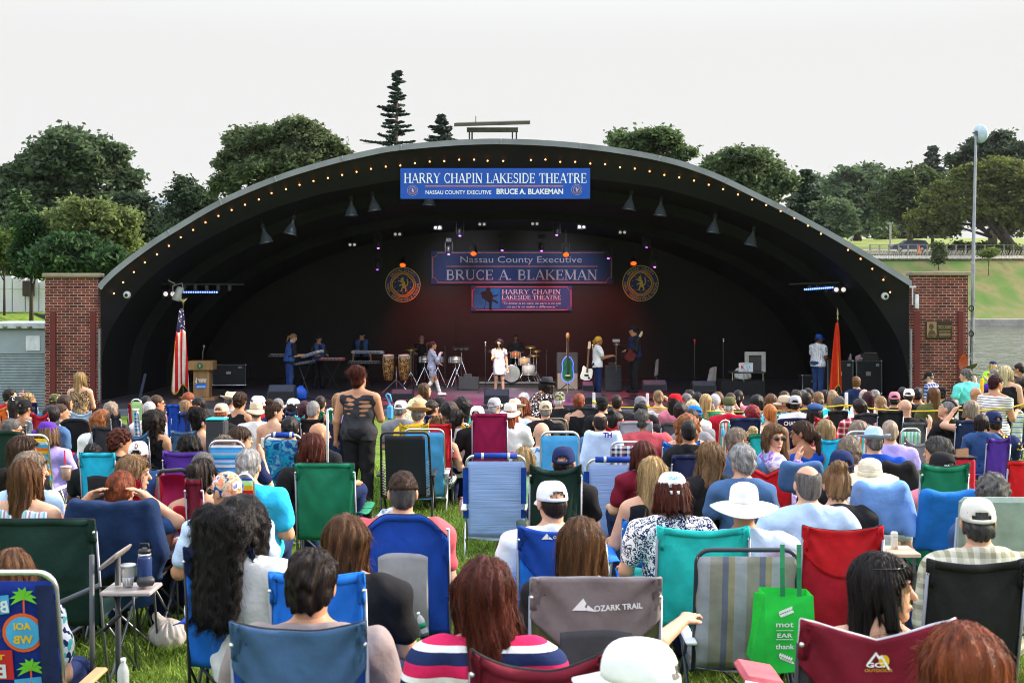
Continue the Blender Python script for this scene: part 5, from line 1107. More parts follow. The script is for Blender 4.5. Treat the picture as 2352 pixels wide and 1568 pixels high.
# ------------------------------------------------------------- chairs, seen from behind: the occupant faces +y
frm=metal((.2,.21,.24),rough=.45);frb=mat((.02,.02,.024),rough=.45);alu=metal((.62,.63,.62),rough=.3)
def solid(o,t=.004):m=o.modifiers.new('t','SOLIDIFY');m.thickness=t;m.offset=0;return o
def place(x0,x1,vt,Z):
 c=at((x0+x1)/2,vt,Z);W=(x1-x0)*Z/FP;zg=float(gh(c.x,Z));return c,W,c.z-zg,Vector((c.x,Z,zg))
def camp(x0,x1,vt,Z,col,label,band=None,bh=.2,dip=.05,vee=False,trim='black',mesh=None,frame=None,tall=False,rz=0.,logo=None,arms=True,low=None,seat=True,cat='chair',round_=False,name='camping_chair',tl=.22,bulge=.045,legs=True):
 c,W,H,loc=place(x0,x1,vt,Z);H=max(.5,min(1.25,H));fr=frame or frm
 t=thing(name,label,cat,loc,R(rz),'folding chairs on the lawn');sd=(x0*7+vt)%6.28
 zb=.4 if H>.7 else .25;tilt=.2
 def ztop(s):return H-dip*((1-abs(s))if vee else(1-s*s))-(.14*max(0,abs(s)-.35)**1.6/.5 if round_ else 0)
 def ys(x,z,o=0.):
  s=max(-1,min(1,2*x/W));q=max(0,min(1,(z-zb)/(ztop(s)-zb)));a=atan2(1.02-q,1.02-abs(s));rr=hypot(1-q,1-abs(s))
  w=.013*sin(a*13+sd+(s>0))*math.exp(-rr*1.6)+.006*sin(7*s+9*q+sd+2*sin(5*q))
  return-(z-zb)*tilt-bulge*(1-s*s)*sin(pi*min(1,q*.95+.12))+w-o
 def pan(s0,s1,q0,q1,o=0.,nu=22,nv=16):
  mb=MB()
  def f(u,v):
   s=s0+(s1-s0)*u;a0=q0(s)if callable(q0)else q0;a1=q1(s)if callable(q1)else q1
   q=a0+(a1-a0)*v;x=s*W/2;z=zb+(ztop(s)-zb)*q;return(x,ys(x,z,o),z)
  return mb.grid(f,nu,nv)
 solid(build('back_panel',pan(-1,1,0,1),fabric(low or col,tl=tl),t,True))
 if band:solid(build('top_band',pan(-1.005,1.005,lambda s:1-bh*(1+.9*(1-s*s)),1.002,.009),fabric(band,tl=tl),t,True))
 if mesh:solid(build('mesh_panel',pan(-.55,.55,.0,lambda s:.7-.05*s*s,.011),fabric(mesh,tl=.3,bump=.1),t,True))
 for s in(-1,1):
  if H>.6:solid(build('corner_sleeve',pan(s*1.01-(.14 if s>0 else-.0),s*1.01+(.0 if s>0 else .14),lambda q:1-.13/(ztop(q)-zb),1.,.011,3,4),fabric(band or col,tl=tl,var=.3),t,True))
 solid(build('top_hem',pan(-.98,.98,lambda q:1-.035/(ztop(q)-zb),1.,.006,22,2),fabric(band or col,tl=0,var=.3),t,True))
 mb=MB();pts=[]
 for i in range(25):s=-1+i/12;x=s*W/2;z=ztop(s);pts.append((x,ys(x,z),z))
 if trim:mb.tube(pts,.0065,6);mb.tube([(-W/2,ys(-W/2,z),z)for z in np.linspace(zb,ztop(1),6)],.005,5);mb.tube([(W/2,ys(W/2,z),z)for z in np.linspace(zb,ztop(1),6)],.005,5);build('binding',mb,fabric(trim,tl=0),t,True)
 if seat:
  mb=MB();mb.grid(lambda u,v:((u-.5)*W*1.02,.0+v*.46,zb+.03+.05*v-.05*(1-(2*u-1)**2)),8,6);solid(build('seat',mb,fabric(low or col,tl=0),t,True))
 if legs:
  for s in(-1,1):
   mb=MB();mb.tube([(s*W/2*1.0,ys(s*W/2,H*.93)-.006,H*.93),(s*W/2*1.02,.0,zb),(s*W/2*1.06,.07,.02)],.0085,7);build('post',mb,fr,t,True)
   mb=MB();mb.tube([(s*W*.58,.5,.02),(s*W*.56,.46,.62)],.0085,7);build('front_leg',mb,fr,t,True)
   mb=MB();mb.tube([(-s*W/2*1.05,.03,.03),(s*W/2*1.0,-.005,zb+.07)],.008,6);build('cross_brace',mb,fr,t,True)
   mb=MB();mb.tube([(s*W*.53,.06,.03),(s*W*.57,.44,.4)],.008,6);mb.tube([(s*W*.57,.5,.03),(s*W*.53,.02,.4)],.008,6);build('side_brace',mb,fr,t,True)
   for p in((s*W/2*1.06,.07),(s*W*.58,.5)):mb=MB();mb.box(p[0]-.02,p[0]+.02,p[1]-.02,p[1]+.02,0,.03,.005);build('foot',mb,mat('black'),t)
   mb=MB();mb.ball((s*W/2*.985,ys(s*W/2*.98,H*.93)-.016,H*.93),.009,8,5);build('rivet',mb,alu,t,True)
   if arms:mb=MB();mb.grid(lambda u,v:(s*(W*.52+.02+.03*v+(u-.5)*.085),-.06+v*.56,.62-.035*sin(v*pi)+.01*(1-(2*u-1)**2)),4,8);solid(build('armrest',mb,fabric(col,tl=.1),t,True),.006)
 if arms and legs and Z<13:
  mb=MB();q_=W*.57+.02;mb.lathe([(.035,-.1),(.042,0),(.046,.005),(.04,.0)],14,(q_,.36,.6));build('cup_holder',mb,fabric(trim or 'black',tl=0),t,True)
 if logo:logo(t,W,H,ys)
 return t
def txtlogo(items):
 def f(t,W,H,ys):
  for nm,m,its in items:
   mb=MB()
   for it in its:
    if it[0]=='poly':mb.add([(p[0]*W,ys(p[0]*W,H+p[1]*W,.017),H+p[1]*W)for p in it[1]],[tuple(range(len(it[1])))])
    else:put(mb,sans(it[1],it[2]*W,it[3]*W if it[3]else None,it[6]if len(it)>6 else .02),it[4]*W,H+it[5]*W,0,it[7]if len(it)>7 else 0,fn=lambda x,z:ys(x,z,.018))
   build(nm,mb,m,t)
 return f
def beach(x0,x1,vt,Z,m,label,rec=.28,sleeve=None,tube=None,wood=False,name='beach_chair',side=None,deco=None,sh=.24,strap=False,legs=True,lean=0):
 c,W,H,loc=place(x0,x1,vt,Z);H=max(.45,min(1.2,H));t=thing(name,label,'chair',loc,lean,'folding chairs on the lawn');tb=tube or alu
 zb=sh*H;r=.07;top=H
 def yy(z):return-(z-zb)*rec
 mb=MB();hw=W/2-.012;P=[(-hw,yy(zb-.06),zb-.06),(-hw,yy(top-r),top-r)]+[(-hw+r-r*cos(a),yy(top-r+r*sin(a)),top-r+r*sin(a))for a in np.linspace(.2,pi/2,5)]
 P=P+[(-x,y,z)for x,y,z in P[::-1]];mb.tube(P,.0125,8);build('back_frame',mb,tb,t,True)
 def pan(a,b_,z0,z1,o,nu=14,nv=14):return MB().grid(lambda u,v:((a+(b_-a)*u),yy(z0+(z1-z0)*v)-o-.03*(1-(2*(a+(b_-a)*u)/W)**2)*sin(pi*min(1,.15+.8*v))+.004*sin(9*v*2+7*u),z0+(z1-z0)*v),nu,nv)
 zt=top-.05 if sleeve or strap else top-.035
 solid(build('sling',pan(-hw+(.0 if side else .0),hw,zb-.04,zt,.006),m,t,True))
 if sleeve:
  mb=MB();mb.tube([(-hw+r,yy(top)-.0,top),(hw-r,yy(top),top)],.026,10);build('head_roll',mb,fabric(sleeve),t,True)
  for q in(-.45,.45):mb=MB();mb.tube([(q*hw-.012,yy(top),top),(q*hw+.012,yy(top),top)],.0285,10);build('strap',mb,fabric('white'),t,True)
 if side:
  for s in(-1,1):
   for a,b_ in((.5,1.),(.3,.42),):mb=pan(s*hw-.035,s*hw+.015,zb+(zt-zb)*a-.06,zb+(zt-zb)*b_-.06,.016,3,8);build('side_sleeve',mb,fabric(side),t,True)
 if legs:
  for s in(-1,1):
   mb=MB();mb.tube([(s*W/2,yy(zb-.06),zb-.06),(s*W/2,.48,zb+.02)],.0115,7);build('seat_rail',mb,tb,t,True)
   mb=MB();mb.tube([(s*W/2*1.03,-.08,.01),(s*W/2*1.03,.34,.42*H)],.0115,7);build('rear_leg',mb,tb,t,True)
   mb=MB();mb.tube([(s*W/2*1.03,.5,.01),(s*W/2*1.03,.1,.46*H)],.0115,7);build('front_leg',mb,tb,t,True)
   mb=MB();mb.box(s*W/2*1.05-.03,s*W/2*1.05+.03,-.12,.36,.47*H,.47*H+.022,.008);build('armrest',mb,mat('wood',rough=.5,stretch=(1,.2,1))if wood else mat((.6,.62,.64),rough=.5),t)
  mb=MB();mb.tube([(-W/2*1.03,-.08,.012),(W/2*1.03,-.08,.012)],.011,7);mb.tube([(-W/2*.99,yy(zb-.05),zb-.05),(W/2*.99,yy(zb-.05),zb-.05)],.011,7);build('rear_bar',mb,tb,t,True)
  mb=MB();mb.grid(lambda u,v:((u-.5)*W*.96,v*.45,zb-.04-.03*sin(pi*u)),6,6);solid(build('seat',mb,m,t,True))
 if deco:deco(t,W,H,lambda x,z:yy(z)-.014-.03*(1-(2*x/W)**2)*sin(pi*min(1,.15+.8*(z-zb+.04)/(zt-zb+.04))))
 return t
def lounger(x0,x1,vt,vb,Z,label):
 c,W,H,loc=place(x0,x1,vt,Z);t=thing('reclining_lounger',label,'chair',loc,0,'folding chairs on the lawn');zb=H-(vb-vt)*Z/FP;tl_=.34
 yy=lambda z:-(z-zb)*tl_;hw=W/2;r=.05
 mb=MB();P=[(-hw*1.06,yy(zb),zb),(-hw,yy(H-r),H-r),(-hw+r*.3,yy(H),H-r*.3),(-hw+r,yy(H),H)];mb.tube(P+[(-x,y,z)for x,y,z in P[::-1]],.014,8);build('back_frame',mb,frb,t,True)
 mb=MB();mb.grid(lambda u,v:((u-.5)*W*.84,yy(zb+(H-zb)*v)-.02-.03*sin(pi*u),zb+(H-zb)*(.0+.96*v)),10,12);solid(build('mesh_sling',mb,mat((.012,.014,.02),rough=.55,spec=.3,alpha=.93),t,True))
 mb=MB();n_=26
 for s in(-1,1):
  Q=[]
  for i in range(n_):z=zb+(H-zb)*(.03+.55*i/n_);Q.append((s*hw*(1.0 if i%2 else .86),yy(z)-.018,z))
  mb.tube(Q,.0035,5)
 build('lacing',mb,mat((.5,.5,.5)),t,True)
 for s in(-1,1):
  mb=MB();mb.tube([(s*hw*1.1,-.14,.02),(s*hw*1.1,.32,.5)],.0135,7);mb.tube([(s*hw*1.1,.62,.02),(s*hw*1.1,.0,.52)],.0135,7);build('leg',mb,frb,t,True)
  mb=MB();mb.box(s*hw*1.14-.03,s*hw*1.14+.03,-.1,.36,.5,.53,.012);build('armrest',mb,mat('charcoal',rough=.5),t)
 mb=MB();mb.tube([(-hw*1.1,-.14,.02),(hw*1.1,-.14,.02)],.0135,7);mb.tube([(-hw*1.06,yy(zb),zb),(hw*1.06,yy(zb),zb)],.013,7);build('cross_bar',mb,frb,t,True)
 mb=MB();mb.grid(lambda u,v:((u-.5)*W*.9,v*.6,zb-.02+.08*v),6,6);solid(build('seat',mb,mat((.014,.015,.018)),t,True));return t
def metalchair(x0,x1,vt,Z,label):
 c,W,H,loc=place(x0,x1,vt,Z);t=thing('metal_folding_chair',label,'chair',loc,0,'folding chairs on the lawn');hw=W/2;fm=mat((.2,.16,.12),rough=.35,metal=.4)
 mb=MB();P=[(-hw,.3,0),(-hw,-.02,H-.12),(-hw*.85,-.04,H-.03),(-hw*.5,-.045,H)];mb.tube(P+[(-x,y,z)for x,y,z in P[::-1]],.012,8);build('frame',mb,fm,t,True)
 mb=MB();mb.grid(lambda u,v:((u-.5)*W*.95*(1 if v<.6 else 1-.18*(v-.6)/.4),-.03-.03*sin(pi*u),H-.3+.28*v-.05*(2*u-1)**4*v),12,8);solid(build('back_panel',mb,mat((.2,.165,.13),rough=.35,metal=.3),t,True),.006)
 mb=MB();mb.box(-hw*.9,hw*.9,.0,.4,.42,.445,.01);build('seat',mb,fm,t)
 for s in(-1,1):mb=MB();mb.tube([(s*hw*.92,-.12,.0),(s*hw*.92,.3,.44)],.011,7);build('rear_leg',mb,fm,t,True)
 return t
def draped(x0,x1,vt,vb,Z,m,label,name='draped_jacket',sleeves=True,cat='jacket',rz=0,seed=0.,logo=None):
 """a garment or towel pulled over a chair back: shoulders, hanging back, sleeves"""
 c,W,H,loc=place(x0,x1,vt,Z);t=thing(name,label,cat,loc,R(rz));hw=W/2;zb=max(.05,H-(vb-vt)*Z/FP)
 def fn(X,Y,Z_):
  sag=.03*np.cos(X/hw*1.4);w=1+.12*(H-Z_)/(H-zb+.01)
  d=np.maximum(np.abs(X/w)-hw+.05,0);e=np.maximum(np.abs(Y+(Z_-.35)*.2+.03*np.sin(X*9+seed)*(H-Z_))-.02,0)
  f=np.maximum(Z_-(H-.06-sag),0);g=np.maximum(zb-Z_+.03*np.sin(X*14+seed),0)
  r=np.sqrt(d*d+e*e+f*f+g*g)-.042
  if sleeves:
   for s in(-1,1):r=smin(r,cap(X,Y,Z_,(s*(hw-.03),-.1,H-.09),(s*(hw+.04),-.14,H-.36),.055,.05),.03);r=smin(r,cap(X,Y,Z_,(s*(hw+.04),-.14,H-.36),(s*(hw-.01),-.12,max(zb,H-.62)),.05,.042),.02)
  f_=np.clip((H-Z_)/.3,0,1)
  return r+.011*np.sin(X*34+1.6*np.sin(Z_*6+seed)+seed)*f_+.005*np.sin(Z_*26+X*30*np.sign(X)+seed)*(1-f_*.6)
 V,Fq=surf(fn,(-hw-.16,-.4,max(.02,zb-.05)),(hw+.16,.25,H+.06),.014 if Z<9 else .02)
 o=link('back',npmesh('back',V,Fq),m,t)
 if logo:logo(t,W,H,lambda x,z,q=0:-(z-.35)*.2-.075-q-.0)
 return t
def padded(x0,x1,vt,vb,Z,col,label):
 c,W,H,loc=place(x0,x1,vt,Z);t=thing('padded_chair',label,'chair',loc,0,'folding chairs on the lawn');hw=W/2;zm=H-(H-.4)*.45
 for nm,z0,z1,o in(('head_flap',zm,H,.03),('back_panel',.34,zm+.02,0)):
  mb=MB();mb.box(-hw,hw,-.04-o,.03-o,z0,z1,.025);mb.v=[(x,y-(z-.34)*.16+.006*sin(x*20+z*11),z)for x,y,z in mb.v];build(nm,mb,fabric(col,tl=0),t,auto=True)
 for s in(-1,1):
  mb=MB();mb.tube([(s*hw*.97,-.12,H*.9),(s*hw,.0,.36),(s*hw*1.02,.1,0)],.012,7);build('post',mb,frm,t,True);mb=MB();mb.tube([(s*hw,.5,0),(s*hw,.46,.62),(s*hw,.0,.6)],.012,7);build('arm_frame',mb,frm,t,True)
 mb=MB();mb.box(-hw,hw,0,.5,.36,.42,.02);build('seat',mb,fabric(col,tl=0),t);return t
# ------------------------------------------------------------- audience tables: region -> picture coordinates
REG={'F':(0,0,1.),'R1':(0,862.4,.25),'R2':(548.8,862.4,.25),'R3':(1097.6,862.4,.25),'R4':(1646.4,862.4,.3),'R5':(0,1176,.25),'R6':(548.8,1176,.25),'R7':(1097.6,1176,.25),'R8':(1646.4,1176,.3)}
for i in range(5):REG['T%d'%(i+1)]=(392*i,846.7,.16703)
REG['T6']=(1960,815.4,.16703)
PT={'leopard':lambda:cloth('tan',pat='leop',cols=('black',),ps=34.),'leopw':lambda:cloth('white',pat='leop',cols=('black',),ps=30.),'stripe':lambda:cloth('white',pat='z',cols=('white','grey'),ps=28.),'halter':lambda:cloth((.5,.62,.72),pat='x',cols=((.2,.45,.6),'white',(.4,.2,.3),(.5,.65,.75)),ps=17.),
'rugby':lambda:cloth((.6,.02,.1),pat='z',cols=((.6,.02,.1),'navy','navy','white'),ps=9.5),'plaidg':lambda:cloth((.5,.47,.38),pat='plaid',cols=((.22,.2,.12),(.62,.6,.52),(.3,.29,.2)),ps=9.),'plaidr':lambda:cloth((.5,.03,.03),pat='plaid',cols=('white',(.4,.02,.03),(.1,.01,.02)),ps=12.),'plaidb':lambda:cloth((.05,.1,.35),pat='plaid',cols=('white',(.1,.16,.4),'navy'),ps=12.),'plaidt':lambda:cloth((.02,.3,.35),pat='plaid',cols=('navy','aqua',(.02,.2,.25)),ps=14.),
'flory':lambda:cloth((.62,.55,.08),pat='flower',cols=('white',(.6,.5,.1),(.6,.6,.4),(.2,.2,.06)),ps=9.),'florb':lambda:cloth('black',pat='flor',cols=('white',(.3,.14,.1),'black',(.05,.05,.05)),ps=42.),'florw':lambda:cloth('white',pat='flor',cols=('white',(.1,.5,.5),'navy','white','white'),ps=40.),'florblue':lambda:cloth('pale',pat='flor',cols=('white','steel','lightblue',(.1,.2,.4)),ps=28.),'florteal':lambda:cloth('teal',pat='flor',cols=('purple','white','aqua','navy'),ps=26.),
'bw':lambda:cloth('white',pat='leop',cols=('navy',),ps=36.),'dots':lambda:cloth('navy',pat='dots',cols=('yellow',),ps=20.),'tie':lambda:cloth('lav',pat='tie',cols=('lightblue','violet','white','lav'),ps=6.),'camo':lambda:cloth('olive',pat='camo',cols=((.03,.05,.02),'tan',(.12,.16,.06)),ps=22.),'camol':lambda:cloth((.1,.18,.06),pat='camo',cols=((.4,.42,.25),'black',(.2,.3,.1)),ps=24.),
'paisley':lambda:cloth('blue',pat='flower',cols=('navy','cream','orange','white','blue'),ps=11.),'green_bw':lambda:cloth('white',pat='flor',cols=('black','white','lime','black','navy'),ps=30.),'starw':lambda:cloth('white'),'pin':lambda:cloth((.72,.73,.76),pat='x',cols=((.72,.73,.76),)*6+((.12,.16,.4),),ps=22.),'straw':lambda:cloth('cream',var=.25,scale=30.,stretch=(1,1,6)),'tanstraw':lambda:cloth('tan',var=.25,scale=30.,stretch=(1,1,6))}
PTC={}
def cx_(s):
 if s in PT:
  if s not in PTC:PTC[s]=PT[s]()
  return PTC[s]
 return s
lastZ=[10.,0.]
def seat_person(reg,X_,Y_,tok,desc,group='people in the audience'):
 ox,oy,k=REG[reg];u,v=ox+X_*k,oy+Y_*k
 T=dict(q.split('=',1)for q in tok.split());fl=lambda n_,d:float(T.get(n_,d))
 hair,hc=(T.get('hr','short:hdark').split(':')+['hdark'])[:2];tp,tcl=(T.get('tp','tee:navy').split(':')+['navy'])[:2]
 hk,hcc=(T.get('ht',':').split(':')+[''])[:2];pose=T.get('pose','sit');w=fl('w',1.);y,by=fl('y',0),fl('by',0)
 if 'by' not in T and abs(y)>40:by=y*.4
 q_=random.Random(int(u*13+v*7));ar_=T.get('ar')or(q_.choice(('rest','rest','lap','cross','lap/rest','rest/face' if v<1000 else 'lap'))if pose=='sit' else 'down');pch=q_.uniform(-7,4)
 if 'y' not in T:y=q_.uniform(-22,22)
 if 'by' not in T and 'y' not in T:by=q_.uniform(-9,9)
 ta={'cap':.012,'rcap':.012,'sun':.055,'fedora':.05,'bucket':.04,'news':.01,'mil':.012}.get(hk,{'bun':.05,'puff':.055,'afro':.03,'messy':.045,'thick':.015,'curlshort':.015,'curly':.012}.get(hair,.005))
 Hh=1.21 if pose=='sit' else 1.69
 Z0=3000*(CZ-Hh-ta)/(v-V0-3000*SL);Z=fl('Z',0)or Z0
 if pose=='sit' and reg!='F' and T.get('Z')and Z0>Z:Z=.3*Z+.7*Z0
 lastZ[0]=Z;lastZ[1]=u;sc=fl('s',.97)
 p=at(u,v,Z);zg=gz(Z)if Z<34 else ZS;H=(p.z-ta*sc-zg)/sc
 if T.get('zg'):zg=float(T['zg']);H=(p.z-ta*sc-zg)/sc
 lean=fl('lean',q_.uniform(.05,.16)if pose=='sit' else .0)
 if pose=='sit':
  top=.09+sqrt(.47**2-lean**2)+.165+.12;J=rig('sit',max(.14,min(.75,H-top)),lean,w,ar_,(y-by,fl('p',pch)))
 else:
  J=rig(pose,0,lean,w,ar_,(y-by,fl('p',pch)));sc=max(.82,min(1.16,H*sc/(J['hd'][2]+.12)))
 e=p.z-ta*sc-(J['hd'][2]+.12)*sc
 rz=-R(by);hx,hy=J['hd'][0]*sc,J['hd'][1]*sc
 loc=(p.x-(hx*cos(rz)-hy*sin(rz)),Z-(hx*sin(rz)+hy*cos(rz)),e if pose=='sit' else max(e,zg-.35))
 pt=T.get('pt','navy')
 r=person(J,loc,rz,sc,Z if not T.get('det')else fl('det',8),T.get('sk','L'),hair if hair!='none' else None,hc,tp,cx_(tcl),cx_(pt),hk or None,cx_(hcc)if hcc else 'black',T.get('sh','black'),T.get('gl'),'eyes' in T,T.get('fade'),T.get('hd'),T.get('bd'),(u*.37+v*.11)%6.28,desc,group,'ns' not in T,.42 if 'shorts' in T else 1.,T.get('ex'))
 return r,J,Z
PE={}
def run(table):
 reg=None
 for line in table.strip().split('\n'):
  line=line.strip()
  if not line or line[0]=='#':continue
  head,lab=[q.strip()for q in line.split('|',1)];f=head.split()
  if f[0]in REG:reg=f[0];f=f[1:]
  if f[0]=='C':
   kind=f[1];ox,oy,k=REG[reg];x0,x1,vt=ox+float(f[2])*k,ox+float(f[3])*k,oy+float(f[4])*k;col=f[5];kw=dict(q.split('=')for q in f[6:]if '=' in q);fl=[q for q in f[6:]if '=' not in q]
   Zg=float(kw.pop('Z',0));Z0=3240/(vt-777.5);Z=Zg if reg=='F' and Zg else(.3*Zg+.7*max(Zg,Z0)if Zg else lastZ[0]-.24)
   if reg!='F' and abs((x0+x1)/2-lastZ[1])<45:Z=min(Z,lastZ[0]-.24)
   if kind=='camp':
    a=dict(label=lab);
    for q in('band','mesh','trim','low'):
     if q in kw:a[q]=kw[q]
    for q in('dip','rz','bh','bulge'):
     if q in kw:a[q]=float(kw[q])
    for q in fl:a[{'vee':'vee','round':'round_','tall':'tall'}[q]]=True
    if kw.get('frame')=='black':a['frame']=frb
    camp(x0,x1,vt,Z,col,**a)
   elif kind=='beach':beach(x0,x1,vt,Z,SL_[col]()if col in SL_ else fabric(col),lab,float(kw.get('rec',.28)),kw.get('sleeve'),None,'wood' in fl,side=kw.get('side'))
  else:PE[lab[:24]]=seat_person(reg,float(f[0]),float(f[1]),' '.join(f[2:]),lab)
SL_={'sunstripe':lambda:fabric((.1,.4,.7),pat='z',cols=('yellow','orange',(.1,.4,.7),(.5,.6,.6),'yellow','turq'),ps=4.6),'bluestripe':lambda:fabric('sky',pat='z',cols=('pale',(.05,.25,.6),'turq','lightblue','sky',(.05,.3,.65),'white'),ps=6.),'palm':lambda:fabric((.01,.1,.4),pat='flower',cols=((.01,.05,.25),'turq',(.01,.12,.45),(.2,.6,.7),(.01,.1,.35)),ps=7.),'web':lambda:fabric('white',pat='plaid',cols=('navy','white',(.3,.05,.08),'navy'),ps=8.),'rainbow':lambda:fabric('red',pat='z',cols=('yellow','lime','blue','red','orange'),ps=5.),'greenst':lambda:fabric((.4,.65,.5),pat='x',cols=('white',(.1,.45,.4),'lime','white','aqua'),ps=12.),'orangest':lambda:fabric('white',pat='x',cols=('orange','teal','white','tan'),ps=11.),'tanmesh':lambda:fabric((.36,.35,.3),tl=.35,pat='x',cols=((.36,.35,.3),(.2,.22,.3),(.4,.36,.24),(.42,.44,.48),(.42,.44,.48)),ps=5.2),'lawnst':lambda:fabric((.45,.6,.6),pat='z',cols=((.1,.2,.45),'white',(.4,.55,.3),'white'),ps=14.),'whiteblue':lambda:fabric((.42,.56,.85),tl=.35,var=.08,stretch=(.2,1,9)),'plaid':lambda:fabric('white',pat='plaid',cols=('blue','white','turq','blue'),ps=10.)}
